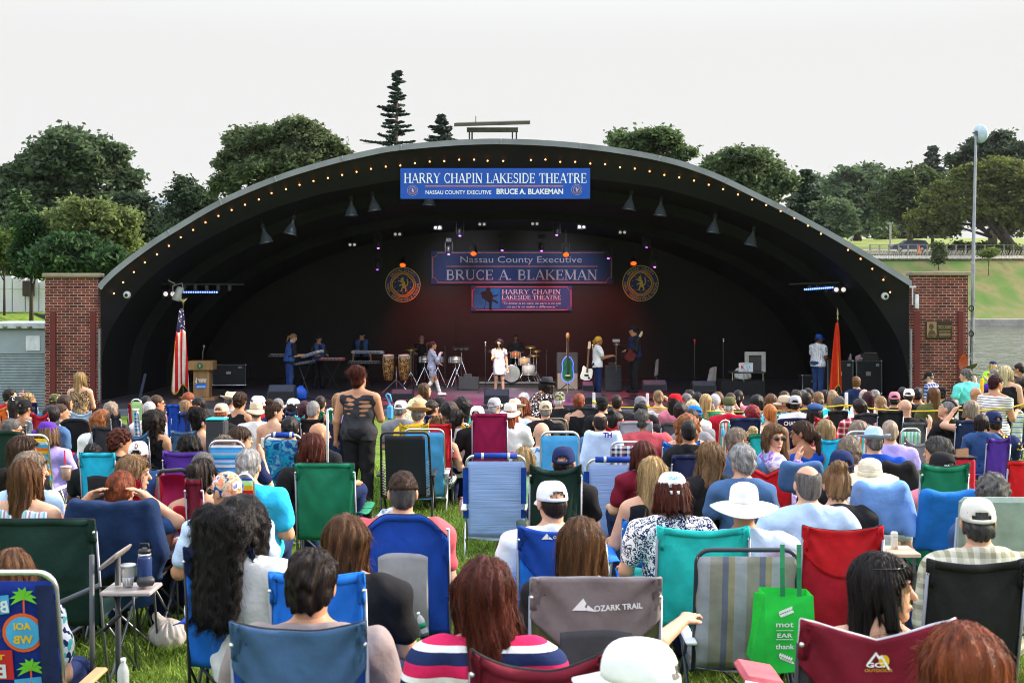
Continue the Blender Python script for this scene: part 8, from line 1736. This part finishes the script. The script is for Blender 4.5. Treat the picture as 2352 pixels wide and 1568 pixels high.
mic('microphone stand left of the dark haired singer',1115,787,39,0,'grille');mic('red headed microphone stand on the right',1595,781,38.4,0,'red');mic('microphone stand beside the dj desk',1661,779,38.8,0,'grille');mic('microphone stand behind the silver jacket singer',1022,797,41);mic('tall stand between the congas and the singer',949,786,40.5);mic('microphone stand next to the clapping singer',1361,793,40.2,0,'grille');mic('thin stand right of the drum kit',1255,804,41.6)
def monitor(label,u0,u1,v0,v1,Z,m='charcoal'):
 c=at((u0+u1)/2,v1,Z);W_=(u1-u0)*Z/FP/2;H=(v1-v0)*Z/FP;c.z=max(c.z,ZS);t=thing('floor_monitor',label,'speaker',c,0,'wedge monitors on the stage');mb=MB()
 mb.v=[];mb.add([(s*W_,y,z)for s in(-1,1)for y,z in((-.22,0),(-.2,H*.55),(.1,H),(.3,H*.7),(.3,0))],[(4,3,2,1,0),(5,6,7,8,9),(0,1,6,5),(1,2,7,6),(2,3,8,7),(3,4,9,8)]);build('cabinet',mb,mat((.02,.022,.027),rough=.6,bump=.2),t)
 mb=MB();mb.add([(-W_*.92,-.2015,H*.52),(W_*.92,-.2015,H*.52),(W_*.92,-.219,H*.06),(-W_*.92,-.219,H*.06)],[(3,2,1,0)]);build('grille',mb,mat((.012,.013,.017),rough=.8),t)
 mb=MB();mb.add([(-W_*.9,-.19,H*.58),(W_*.9,-.19,H*.58),(W_*.9,.09,H*.985),(-W_*.9,.09,H*.985)],[(0,1,2,3)]);mb.v=[(x,y-.004,z+.004)for x,y,z in mb.v];build('top_face',mb,mat((.05,.056,.075),rough=.5),t)
for a in(('wedge monitor in front of the dark haired singer',1112,1169,894,924,35.6),('wedge monitor in front of the clapping singer',1328,1384,902,926,35.5),('wedge monitor left of the red headed microphone',1476,1530,873,896,37),('wedge monitor under the red headed microphone',1589,1643,875,898,37),('wedge monitor below the congas',899,949,894,916,36.2),('large wedge monitor lit blue below the keyboards',617,678,884,916,36.2),('small wedge monitor by the white guitar',1338,1362,876,896,37.4)):monitor(*a)
def conga(label,u,Z=39.2):
 c=on(u,Z,.38);t=thing('conga_drum',label,'drum',c,0,'pair of conga drums');mb=MB();mb.lathe([(.11,0),(.145,.15),(.175,.38),(.178,.5),(.165,.66),(.15,.76)],20);build('shell',mb,mat((.4,.2,.06),rough=.35,pat='leop',cols=((.05,.02,.008),),ps=14.),t,True);mb=MB();mb.lathe([(.158,.72),(.165,.74),(.165,.775),(.15,.78),(0,.785)],20);build('head',mb,mat((.6,.5,.4),rough=.5),t,True)
 mb=MB()
 for i in range(6):a=i*pi/3+.3;mb.tube([(.165*cos(a),.165*sin(a),.74),(.172*cos(a),.172*sin(a),.58)],.008,5)
 build('tuning_rods',mb,chrome,t,True)
conga('conga drum nearer the keyboards',892);conga('conga drum nearer the singer in silver',928)
c=on(910,39.4);t=thing('conga_stand','chrome tripod stand holding both congas','stand',c);mb=MB();mb.tube([(0,0,.1),(0,0,.8)],.02,7);build('post',mb,chrome,t,True)
for a in(200,340,90):mb=MB();mb.tube([(0,0,.4),(.42*cos(R(a)),.42*sin(R(a)),.02)],.014,6);build('leg',mb,chrome,t)
def drum(name,label,u,v,Z,r,h,m,ax='z',legs=True,parent=None):
 c=at(u,v,Z);t=thing(name,label,'drum',c);Mx=Matrix.Rotation(R(90),3,'X')if ax=='y' else Matrix.Rotation(R(-8),3,'X');mb=MB();mb.lathe([(r,-h/2),(r,h/2)],22,rot=Mx);build('shell',mb,m,t,True)
 for s in(-1,1):mb=MB();mb.lathe([(r*1.03,s*h/2-.012),(r*1.03,s*h/2+.012),(r*.95,s*h/2+.014)],22,rot=Mx);build('hoop',mb,chrome,t,True)
 mb=MB();mb.lathe([(r*.97,h/2+.006),(0,h/2+.008)],22,rot=Mx);build('head',mb,mat((.55,.53,.5))if ax=='z' else mat((.02,.02,.03),rough=.4),t)
 mb=MB()
 for i in range(8):a=i*pi/4;mb.tube([Mx@Vector((r*1.03*cos(a),r*1.03*sin(a),-h/2)),Mx@Vector((r*1.03*cos(a),r*1.03*sin(a),h/2))],.006,4)
 build('lugs',mb,chrome,t)
 if legs:
  for a in(210,330,90):mb=MB();mb.tube([(0,0,-h/2),(0,0,-h/2-.15),(.3*cos(R(a)),.3*sin(R(a)),ZS-c.z+.02)],.011,5);build('stand_leg',mb,chrome,t)
steel_,ambr=metal((.55,.54,.5),rough=.3),mat((.4,.1,.02),rough=.25)
for a in(('timbale','chrome timbale behind the silver jacket singer',975,826,42.6,.17,.19,steel_),('timbale','second chrome timbale right of the silver jacket singer',1006,826,42.6,.16,.19,steel_),('snare_drum','steel snare drum on a stand between the singers',1046,827,41.5,.2,.18,steel_),('tom_drum','orange sparkle tom above the bass drum',1184,815,42.4,.15,.2,ambr),('tom_drum','light wood tom at the right of the kit',1204,830,42.2,.17,.24,mat((.5,.3,.15),rough=.3)),('floor_tom','floor tom at the right side of the drum kit',1214,850,42,.2,.34,mat((.4,.38,.36),rough=.3))):drum(*a)
drum('bass_drum','black bass drum at the middle of the kit',1175,857,41.9,.27,.36,mat((.03,.02,.02),rough=.3),'y',False)
for u,v,lab,r in((1133,806,'cymbal at the left of the drum kit',.2),(1219,797,'upper cymbal right of the drummer',.2),(1226,816,'lower cymbal right of the drummer',.19),(944,802,'cymbal beside the percussionist',.22),(1232,806,'outer cymbal at the right end of the kit',.16)):
 Z=42.3;c=at(u,v,Z);t=thing('cymbal',lab,'cymbal',c);mb=MB();mb.lathe([(r,0),(r*.3,.02),(.03,.035),(0,.036)],20,rot=Matrix.Rotation(R(12),3,'X'));build('plate',mb,metal((.55,.36,.12),rough=.3),t,True);mb=MB();mb.tube([(0,0,.02),(0,0,ZS-c.z+.3)],.012,6);build('stand',mb,chrome,t)
 for a in(210,330,90):mb=MB();mb.tube([(0,0,ZS-c.z+.45),(.26*cos(R(a)),.26*sin(R(a)),ZS-c.z+.05)],.01,5);build('leg',mb,chrome,t)
Z=42.6;c=at(1060,802,Z);t=thing('drum_pads','electronic drum pads on a tripod between the singers','drum',c)
for x in(-.2,-.02,.14):mb=MB();mb.lathe([(.1,0),(.1,.05),(0,.055)],14,(x,0,.02*x),rot=Matrix.Rotation(R(30),3,'X'));build('pad',mb,mat((.05,.05,.055),rough=.3),t,True)
for a in(220,320,90):mb=MB();mb.tube([(0,0,-.1),(0,0,-.35),(.4*cos(R(a)),.4*sin(R(a)),ZS-c.z)],.014,5);build('stand_leg',mb,chrome,t)
c=on(1165,43.4);t=thing('drum_riser','low black riser under the drum kit','platform',c);mb=MB();mb.box(X(1098,42)-c.x,X(1275,42)-c.x,-1.6,1.2,0,.17);build('deck',mb,mat((.02,.018,.018),rough=.5),t);mb=MB();mb.box(X(1098,42)-c.x,X(1275,42)-c.x,-1.63,-1.602,.12,.17);build('edge_trim',mb,mat((.12,.12,.12),rough=.4),t)
for u0,u1,v0,v1,Z,lab in((1279,1328,810,898,40.6,'tall speaker cabinet behind the glowing upright bass'),(1390,1428,840,888,40,'guitar amplifier behind the clapping singer'),(1053,1100,866,906,40.5,'black speaker box between the two singers')):
 c=at((u0+u1)/2,v1,Z);c.z=ZS;W_=(u1-u0)*Z/FP/2;H=ZV(v0,Z)-ZS;t=thing('amplifier',lab,'amplifier',c);mb=MB();mb.box(-W_,W_,0,.4,0,H,.015);build('cabinet',mb,mat((.022,.022,.024),rough=.6),t);mb=MB();mb.box(-W_*.93,W_*.93,-.006,-.001,.03,H*.45 if H>1 else H*.9);build('grille',mb,mat((.2,.17,.13)if H>1 else(.03,.034,.04),rough=.9),t);mb=MB();mb.box(-W_*.93,W_*.93,-.006,-.001,H*.5,H*.97)if H>1 else mb.box(-W_*.5,W_*.3,.05,.25,H,H+.09);build('head',mb,mat((.035,.034,.036),rough=.5),t)
def bodyshape(pts,k):return smooth(np.array([(x,z)for x,z in pts]+[(-x,z)for x,z in pts[::-1]]),2)*k
Z=38.9;c=at(1304,879,Z);k=Z/FP;t=thing('electric_upright_bass','green upright electric bass with a glowing blue outline on a stand','bass',c);bs=[(2,0),(12,2),(18,10),(17,22),(11,32),(11,38),(16,44),(15,52),(7,60),(2,63)]
B_=bodyshape(bs,k);mb=MB();mb.prism([tuple(p)for p in B_*.86+(0,4.4*k)],-.05,.05);build('body',mb,mat((.008,.1,.05),rough=.2,var=.4,scale=3.),t);mb=MB();mb.tube([(p[0],-.01,p[1])for p in B_],.013,6,closed=True);build('glowing_edge',mb,mat((.07,.12,1.),emit=.8,rough=.3),t,True)
mb=MB();mb.box(-.03,.03,-.085,-.052,22*k,98*k);build('fingerboard',mb,mat((.02,.014,.012)),t);mb=MB();mb.box(-.035,.035,-.05,.0,62*k,104*k,.01);mb.ball((0,-.02,108*k),(.06,.05,.1));build('neck',mb,mat((.3,.14,.05),rough=.3),t,True);mb=MB();mb.box(-.07,.07,-.09,-.052,16*k,19*k);build('bridge',mb,mat((.5,.35,.2)),t)
mb=MB();mb.tube([(0,0,0),(0,0,ZS-c.z+.03)],.025,6);build('spike',mb,chrome,t)
for a in(215,325,90):mb=MB();mb.tube([(0,.05,-.02),(.45*cos(R(a)),.3*sin(R(a)),ZS-c.z+.02)],.014,5);build('stand_leg',mb,mat('black',rough=.3),t)
def guitar(label,u,v,Z,m,ang,neckm,sc=1.):
 c=at(u,v,Z);t=thing('electric_guitar',label,'guitar',c);t.rotation_euler.y=R(ang);t.scale=(sc,)*3;P=smooth(np.array([(-.16,.02),(-.08,-.03),(.1,-.02),(.17,.06),(.13,.17),(.17,.3),(.12,.34),(.06,.29),(-.04,.31),(-.1,.42),(-.15,.38),(-.12,.2),(-.18,.1)]),1)
 mb=MB();mb.prism([tuple(p)for p in P],-.025,.02);build('body',mb,m,t);mb=MB();mb.box(-.025,.025,-.04,-.026,.2,.85);build('neck',mb,neckm,t);mb=MB();mb.add([(x,y,z)for y in(-.035,-.015)for x,z in((-.03,.85),(.04,.85),(.06,.95),(.03,1.06),(-.02,1.04))],[(0,1,2,3,4),(9,8,7,6,5)]+[(i,i+5,(i+1)%5+5,(i+1)%5)for i in range(5)]);build('headstock',mb,mat((.55,.42,.28),rough=.3),t)
 mb=MB();mb.box(-.07,.05,-.032,-.026,.1,.15);mb.ball((.06,-.03,.06),(.03,.006,.03));build('pickups',mb,mat('black'),t)
guitar('white electric bass guitar standing upright behind the clapping singer',1347,872,39.8,mat((.62,.64,.6),rough=.25),4,mat((.1,.06,.03)),1.12)
guitar('dark red guitar held by the guitarist in navy',1444,828,38.3,mat((.12,.006,.01),rough=.2),24,mat('hdark'),.9)
Z=39.9;c=at(1415,784,Z);t=thing('tablet_stand','thin stand with a small tablet reached by the guitarist','stand',c);mb=MB();mb.tube([(0,0,0),(0,0,ZS-c.z+.6)],.01,5);build('post',mb,chrome,t);mb=MB();mb.box(-.11,.11,-.05,.05,-.02,.07,.01);build('tablet',mb,mat((.4,.42,.46),rough=.3),t)
Z=36.8;c=at(690,916,Z);c.z=ZS;t=thing('air_mover','bright blue round floor fan on the stage','fan',c);mb=MB();mb.lathe([(.12,-.1),(.17,-.07),(.175,.08),(.12,.12)],22,(0,0,.18),rot=Matrix.Rotation(R(75),3,'X')@Matrix.Rotation(R(20),3,'Y'));mb.box(-.02,.17,-.1,.16,.02,.12,.02);build('housing',mb,mat((.01,.08,.5),rough=.35),t,auto=True);mb=MB();mb.lathe([(.11,-.105),(.02,-.09),(0,-.09)],18,(0,0,.18),rot=Matrix.Rotation(R(75),3,'X')@Matrix.Rotation(R(20),3,'Y'));build('intake',mb,mat((.004,.015,.09)),t);mb=MB();mb.tube([(-.06,0,.33),(-.03,0,.38),(.06,0,.38),(.09,0,.33)],.016,6);build('handle',mb,mat((.01,.07,.45),rough=.35),t,True)
def case(label,u0,u1,v0,v1,Z,d=.6,cols=3):
 c=at((u0+u1)/2,v1,Z);c.z=max(ZS+.06,c.z);W_=(u1-u0)*Z/FP/2;H=ZV(v0,Z)-c.z;t=thing('flight_case',label,'case',c,0,'flight cases on the stage');mb=MB();mb.box(-W_,W_,0,d,0,H,.01);build('body',mb,mat((.016,.018,.022),rough=.5),t)
 for nm,P in(('frame',[(-W_,0,0),(W_,0,0),(W_,0,H),(-W_,0,H)]),):mb=MB();mb.tube([(x,-.012,z)for x,y,z in P],.022,4,closed=True);build('edge_frame',mb,metal((.5,.52,.56),rough=.3),t)
 for s in(-1,1):
  for z in(0,H):mb=MB();mb.ball((s*W_,-.012,z),.04,8,5);build('corner',mb,chrome,t,True)
  mb=MB();mb.ball((s*W_*.8,.1,-.05),.05,8,6);build('wheel',mb,mat('black'),t,True)
 mb=MB();mb.box(-.09,.05,-.014,-.004,H*.55,H*.68);build('latch',mb,metal(),t);mb=MB();mb.box(W_*.55,W_*.8,-.012,-.004,H*.84,H*.92);build('case_label',mb,mat((.3,.36,.42)),t)
case('black flight case behind the podium',489,564,838,884,41);case('black silver edged case left of the pair by the red flag',1901,1959,829,905,38.2);case('black silver edged case right of the pair by the red flag',1967,2025,829,905,38.2);case('low case and cart behind the jersey man',1843,1896,862,905,39.5)
for u,v,m,h,lab in((1953.5,829,clr,.22,'clear bottle on the equipment case'),):c=at(u,v,38.3);t=thing('water_bottle',lab,'bottle',c);mb=MB();mb.lathe([(.03,0),(.033,.1),(.028,.16),(.013,.2),(.013,h)],12);build('body',mb,m,t,True);mb=MB();mb.lathe([(.016,h-.02),(.016,h),(0,h)],8);build('cap',mb,WL,t)
c=at(1972,828,38.3);t=thing('cloth_bag','white and red cloth bundle on the equipment cases','bag',c);V,Fq=surf(lambda X_,Y_,Z_:ell(X_,Y_,Z_,(0,0,.07),(.11,.1,.1))+.02*np.sin(X_*35)*np.sin(Z_*30),(-.16,-.14,-.04),(.16,.14,.2),.02);link('cloth',npmesh('cloth',V,Fq),cloth((.5,.55,.65),pat='tie',cols=('crimson','white','steel'),ps=7.),t)
c=at(2002,829,38.4);t=thing('mixing_console','dark mixing console on the right equipment case','console',c);mb=MB();mb.box(-.25,.25,0,.4,0,.22,.02);build('body',mb,kbm,t);mb=MB();mb.box(-.18,.16,-.01,.2,.222,.25,.008);build('lid',mb,mat((.25,.2,.14)),t)
Z=38.4;c=at(1720,905,Z);c.z=ZS;t=thing('dj_desk','black draped desk with a rail under the laptop','desk',c);k=Z/FP;H=ZV(854,Z)-ZS;mb=MB();mb.box(-63*k,37*k,0,.7,0,H-.25);build('drape',mb,mat('black',rough=.9,bump=.4),t);mb=MB();mb.box(-40*k,36*k,-.05,.6,H-.04,H);build('top',mb,mat((.03,.03,.034),rough=.4),t)
for x in(-38,-12,32):mb=MB();mb.tube([(x*k,-.04,H-.26),(x*k,-.04,H-.03)],.015,6);build('rail_post',mb,chrome,t)
c=at(1713,854,Z);t=thing('laptop','open white laptop with a colourful sticker on the dj desk','laptop',c);mb=MB();mb.box(-.21,.21,-.02,-.008,.01,.27,.006);build('lid',mb,mat((.6,.62,.66),rough=.4),t);mb=MB();mb.box(-.21,.21,-.01,.25,0,.014);build('base',mb,ltm,t);mb=MB();put(mb,sans('K',.11,.1,.04),-.08,.09,-.0215,.15);build('red_lettering',mb,mat('red'),t);mb=MB();put(mb,sans('U',.11,.1,.04),.06,.09,-.0215,-.1);build('blue_lettering',mb,mat('turq'),t);mb=MB();put(mb,sans('NO.1 DJ',.03,.18,.02),0,.03,-.0215);put(mb,sans('DJ TRAINER HAPPY',.02,.3),0,.235,-.0215);build('black_lettering',mb,mat('black'),t)
c=at(1734,854,39);t=thing('equipment_rack','grey rack frame behind the laptop','rack',c);mb=MB()
for b_ in((-.3,.32,.5,.6),(-.3,-.18,0,.5),(.2,.32,0,.5)):mb.box(b_[0],b_[1],0,.1,b_[2],b_[3])
build('frame',mb,mat((.4,.4,.38)),t);mb=MB();mb.box(-.17,.19,.05,.09,0,.49);build('panel',mb,kbm,t)
for u,v,Z,lab in((1635,860,39.5,'grey cloth hanging over a chair next to the dj desk'),(1508,842,40,'pale towel hanging on a thin stand')):
 c=at(u,v,Z);t=thing('hanging_towel',lab,'towel',c);mb=MB();mb.grid(lambda a,b_:(-.18+.3*a*(1-.3*b_)+.12*b_,.02*sin(a*9),-.32+.5*b_+.06*sin(2*a)),8,6);mb.v=[(x*(1 if u>1600 else .4),y,z)for x,y,z in mb.v];solid(build('cloth',mb,cloth((.3,.26,.25)),t,True));mb=MB();mb.tube([(.0,.04,.14),(.0,.04,ZS-c.z)],.014,5);build('stand',mb,mat('dgrey'),t)
Z=36.3;c=at(461,912,Z);c.z=ZS;k=Z/FP;t=thing('podium','brown wooden podium with a seal and signs at the left of the stage','podium',c);wdm=mat((.24,.13,.055),rough=.4,var=.3,scale=3.,stretch=(3,1,.3));H=ZV(829,Z)-ZS
for nm,x0,x1,z0,z1,y0,y1 in(('base',-24,32,0,.1,-.02,.5),('column',-18.5,18.5,.1,H-21*k,.05,.42),('desk',-29,28,H-21*k,H,-.04,.5)):mb=MB();mb.box(x0*k,x1*k,y0,y1,z0,z1,.012);build(nm,mb,wdm,t)
seal(459,840,8.2,Z-.05,'',big=False,parent=t,sil=(mat((.45,.4,.06)),mat((.01,.06,.04)),mat((.03,.08,.22))))
mb=MB();mb.box(-13*k,12*k,.04,.046,ZV(892,Z)-ZS,ZV(881,Z)-ZS);build('blue_sign',mb,mat((.01,.13,.5)),t);mb=MB()
for v,h in((885.5,.6),(889,1.0)):mb.box(-10.5*k,10*k,.037,.0395,ZV(v+h,Z)-ZS,ZV(v,Z)-ZS)
put(mb,sans('LAKESIDE',3.2*k,19*k,.02),3*k,ZV(873,Z)-ZS,.045);put(mb,sans('THEATRE',3.2*k,17*k,.02),3*k,ZV(877.5,Z)-ZS,.045);P=[(-11,879),(-13.5,876),(-11,873),(-9,871),(-10.5,867),(-11.5,870),(-10.5,880),(-12,881.5)];mb.tube([(x*k,.044,ZV(v,Z)-ZS)for x,v in P],.008,5)
build('lettering',mb,WL,t);mb=MB();mb.tube([(0,.2,H),(.01,.18,H+.2),(.06,.1,H+.36)],.012,6);mb.ball((.07,.09,H+.4),(.035,.035,.045));build('microphone',mb,mat((.1,.1,.1),rough=.3),t,True)
def flag(label,u,v0,v1,wd,Z,fin,m,parts):
 c=at(u,v1,Z);c.z=ZS;t=thing('flag',label,'flag',c);Ht=ZV(v0,Z)-ZS;mb=MB();mb.tube([(0,0,0),(0,0,Ht+.12)],.016,8);build('pole',mb,mat((.16,.08,.03),rough=.3),t);mb=MB();mb.lathe([(.0,0),(.14,.01),(.14,.04),(.03,.07),(0,.08)],16);build('base',mb,metal((.5,.35,.1)),t,True)
 mb=MB()
 if fin:mb.lathe([(.02,0),(.025,.05),(.05,.06),(.02,.1),(.012,.18)],10,(0,0,Ht+.1));mb.add([(-.12,0,Ht+.3),(0,0,Ht+.24),(.12,0,Ht+.3),(.05,0,Ht+.2),(-.05,0,Ht+.2)],[(0,1,2,3,4)])
 else:mb.lathe([(.018,0),(.03,.03),(.018,.07),(.012,.1),(.035,.16),(0,.34)],10,(0,0,Ht+.08))
 build('finial',mb,metal((.6,.5,.25),rough=.3),t,True)
 def sf(q,z,o=0.):w=wd*(.18+.82*(1-z)**.7);return(-.02+(q-.62)*w*1.0,-.05-.07*sin(q*11+z*2)*(1-z)**.5*.9-o,Ht-(1-z)*(Ht-.25+.14*sin(q*7)))
 for nm,a,b_,z0,z1,mm,o in parts:mb=MB();mb.grid(lambda p,r_:sf(a+(b_-a)*p,z0+(z1-z0)*r_,o),28 if b_-a>.5 else 6,22);solid(build(nm,mb,mm,t,True),.004)
fr_=mat((.6,.32,.02));stp=cloth((.7,.68,.64),pat='x',cols=((.6,.02,.025),),ps=7.)
flag('furled american flag on a pole with a gold eagle beside the podium',421,708,905,.5,37.2,True,None,[('stripes',0,1,0,.72,stp,0),('canton',0,1,.72,1,cloth((.02,.025,.1),pat='dots',cols=('white',),ps=16.),0),('fringe',0,1,0,.02,fr_,.006),('side_fringe',.0,.05,0,.6,fr_,.005)])
flag('furled red flag with gold fringe right of the jersey man',1924,741,905,.38,36.8,False,None,[('cloth',0,1,0,1,cloth((.6,.04,.012),var=.1),0),('fringe',0,1,0,.03,fr_,.006),('side_fringe',.62,.68,0,.55,fr_,.008)])
Z=37;c=at(318,925,Z);t=thing('brace_bar','slanted blue steel brace at the left front of the stage','brace',c);mb=MB();mb.tube([(.0,0,0),at(334,858,Z)-c],.045,6);build('bar',mb,mat((.05,.07,.11),rough=.5),t)
Z=34.6;c=at(2215,880,Z);t=thing('canna_plant','canna plant with big red and green leaves behind the aqua shirt man','plant',c)
for i,(du,dv,w_,a,cc)in enumerate(((5,-62,22,25,(.3,.06,.02)),(45,-38,26,-35,(.045,.05,.02)),(25,-25,24,-60,(.04,.13,.03)),(10,-20,20,50,(.07,.12,.03)),(35,-10,18,80,(.05,.14,.03)))):
 k=Z/FP;mb=MB();L=44*k;mb.grid(lambda u,v:((du-10)*k*v+sin(R(a))*L*v*.35+(u-.5)*w_*k*sin(pi*min(1,v*.92+.08)),.12*sin(3*v+i),(-dv*k-.3)*v+.25+L*v*.25+.05*abs(u-.5)),6,10);build('leaf',mb,mat(cc,rough=.4,var=.3,scale=8.,tl=.3),t,True)
for i,(u0,u1,Z,cc)in enumerate(((690,800,37,'black'),(860,1010,36.6,'black'),(1120,1260,36.9,'charcoal'),(1380,1560,36.8,'black'),(1570,1700,37.2,'crimson'))):
 P=[on(u0+(u1-u0)*j/9,Z+.5*sin(j*1.7+i),.012)for j in range(10)];mb=MB();mb.tube(P,.012,5);tag(build('stage_cable',mb,mat(cc),None,True),('cable trailing below the bearded musician','cable trailing below the congas','cable trailing before the drum kit','cable trailing by the guitar amplifier','red cable taped near the dj desk')[i],'cable')
hm=bpy.data.materials.new('haze');hm.use_nodes=True;n=hm.node_tree.nodes;n.remove(n['Principled BSDF']);pv=n.new('ShaderNodeVolumePrincipled');pv.inputs['Color'].default_value=(.86,.92,1,1);pv.inputs['Density'].default_value=.00006;pv.inputs['Anisotropy'].default_value=.2
hm.node_tree.links.new(pv.outputs[0],n['Material Output'].inputs['Volume'])
mb=MB();mb.box(-506,506,-14,906,-5,62);struct(build('haze',mb,hm),'stuff')
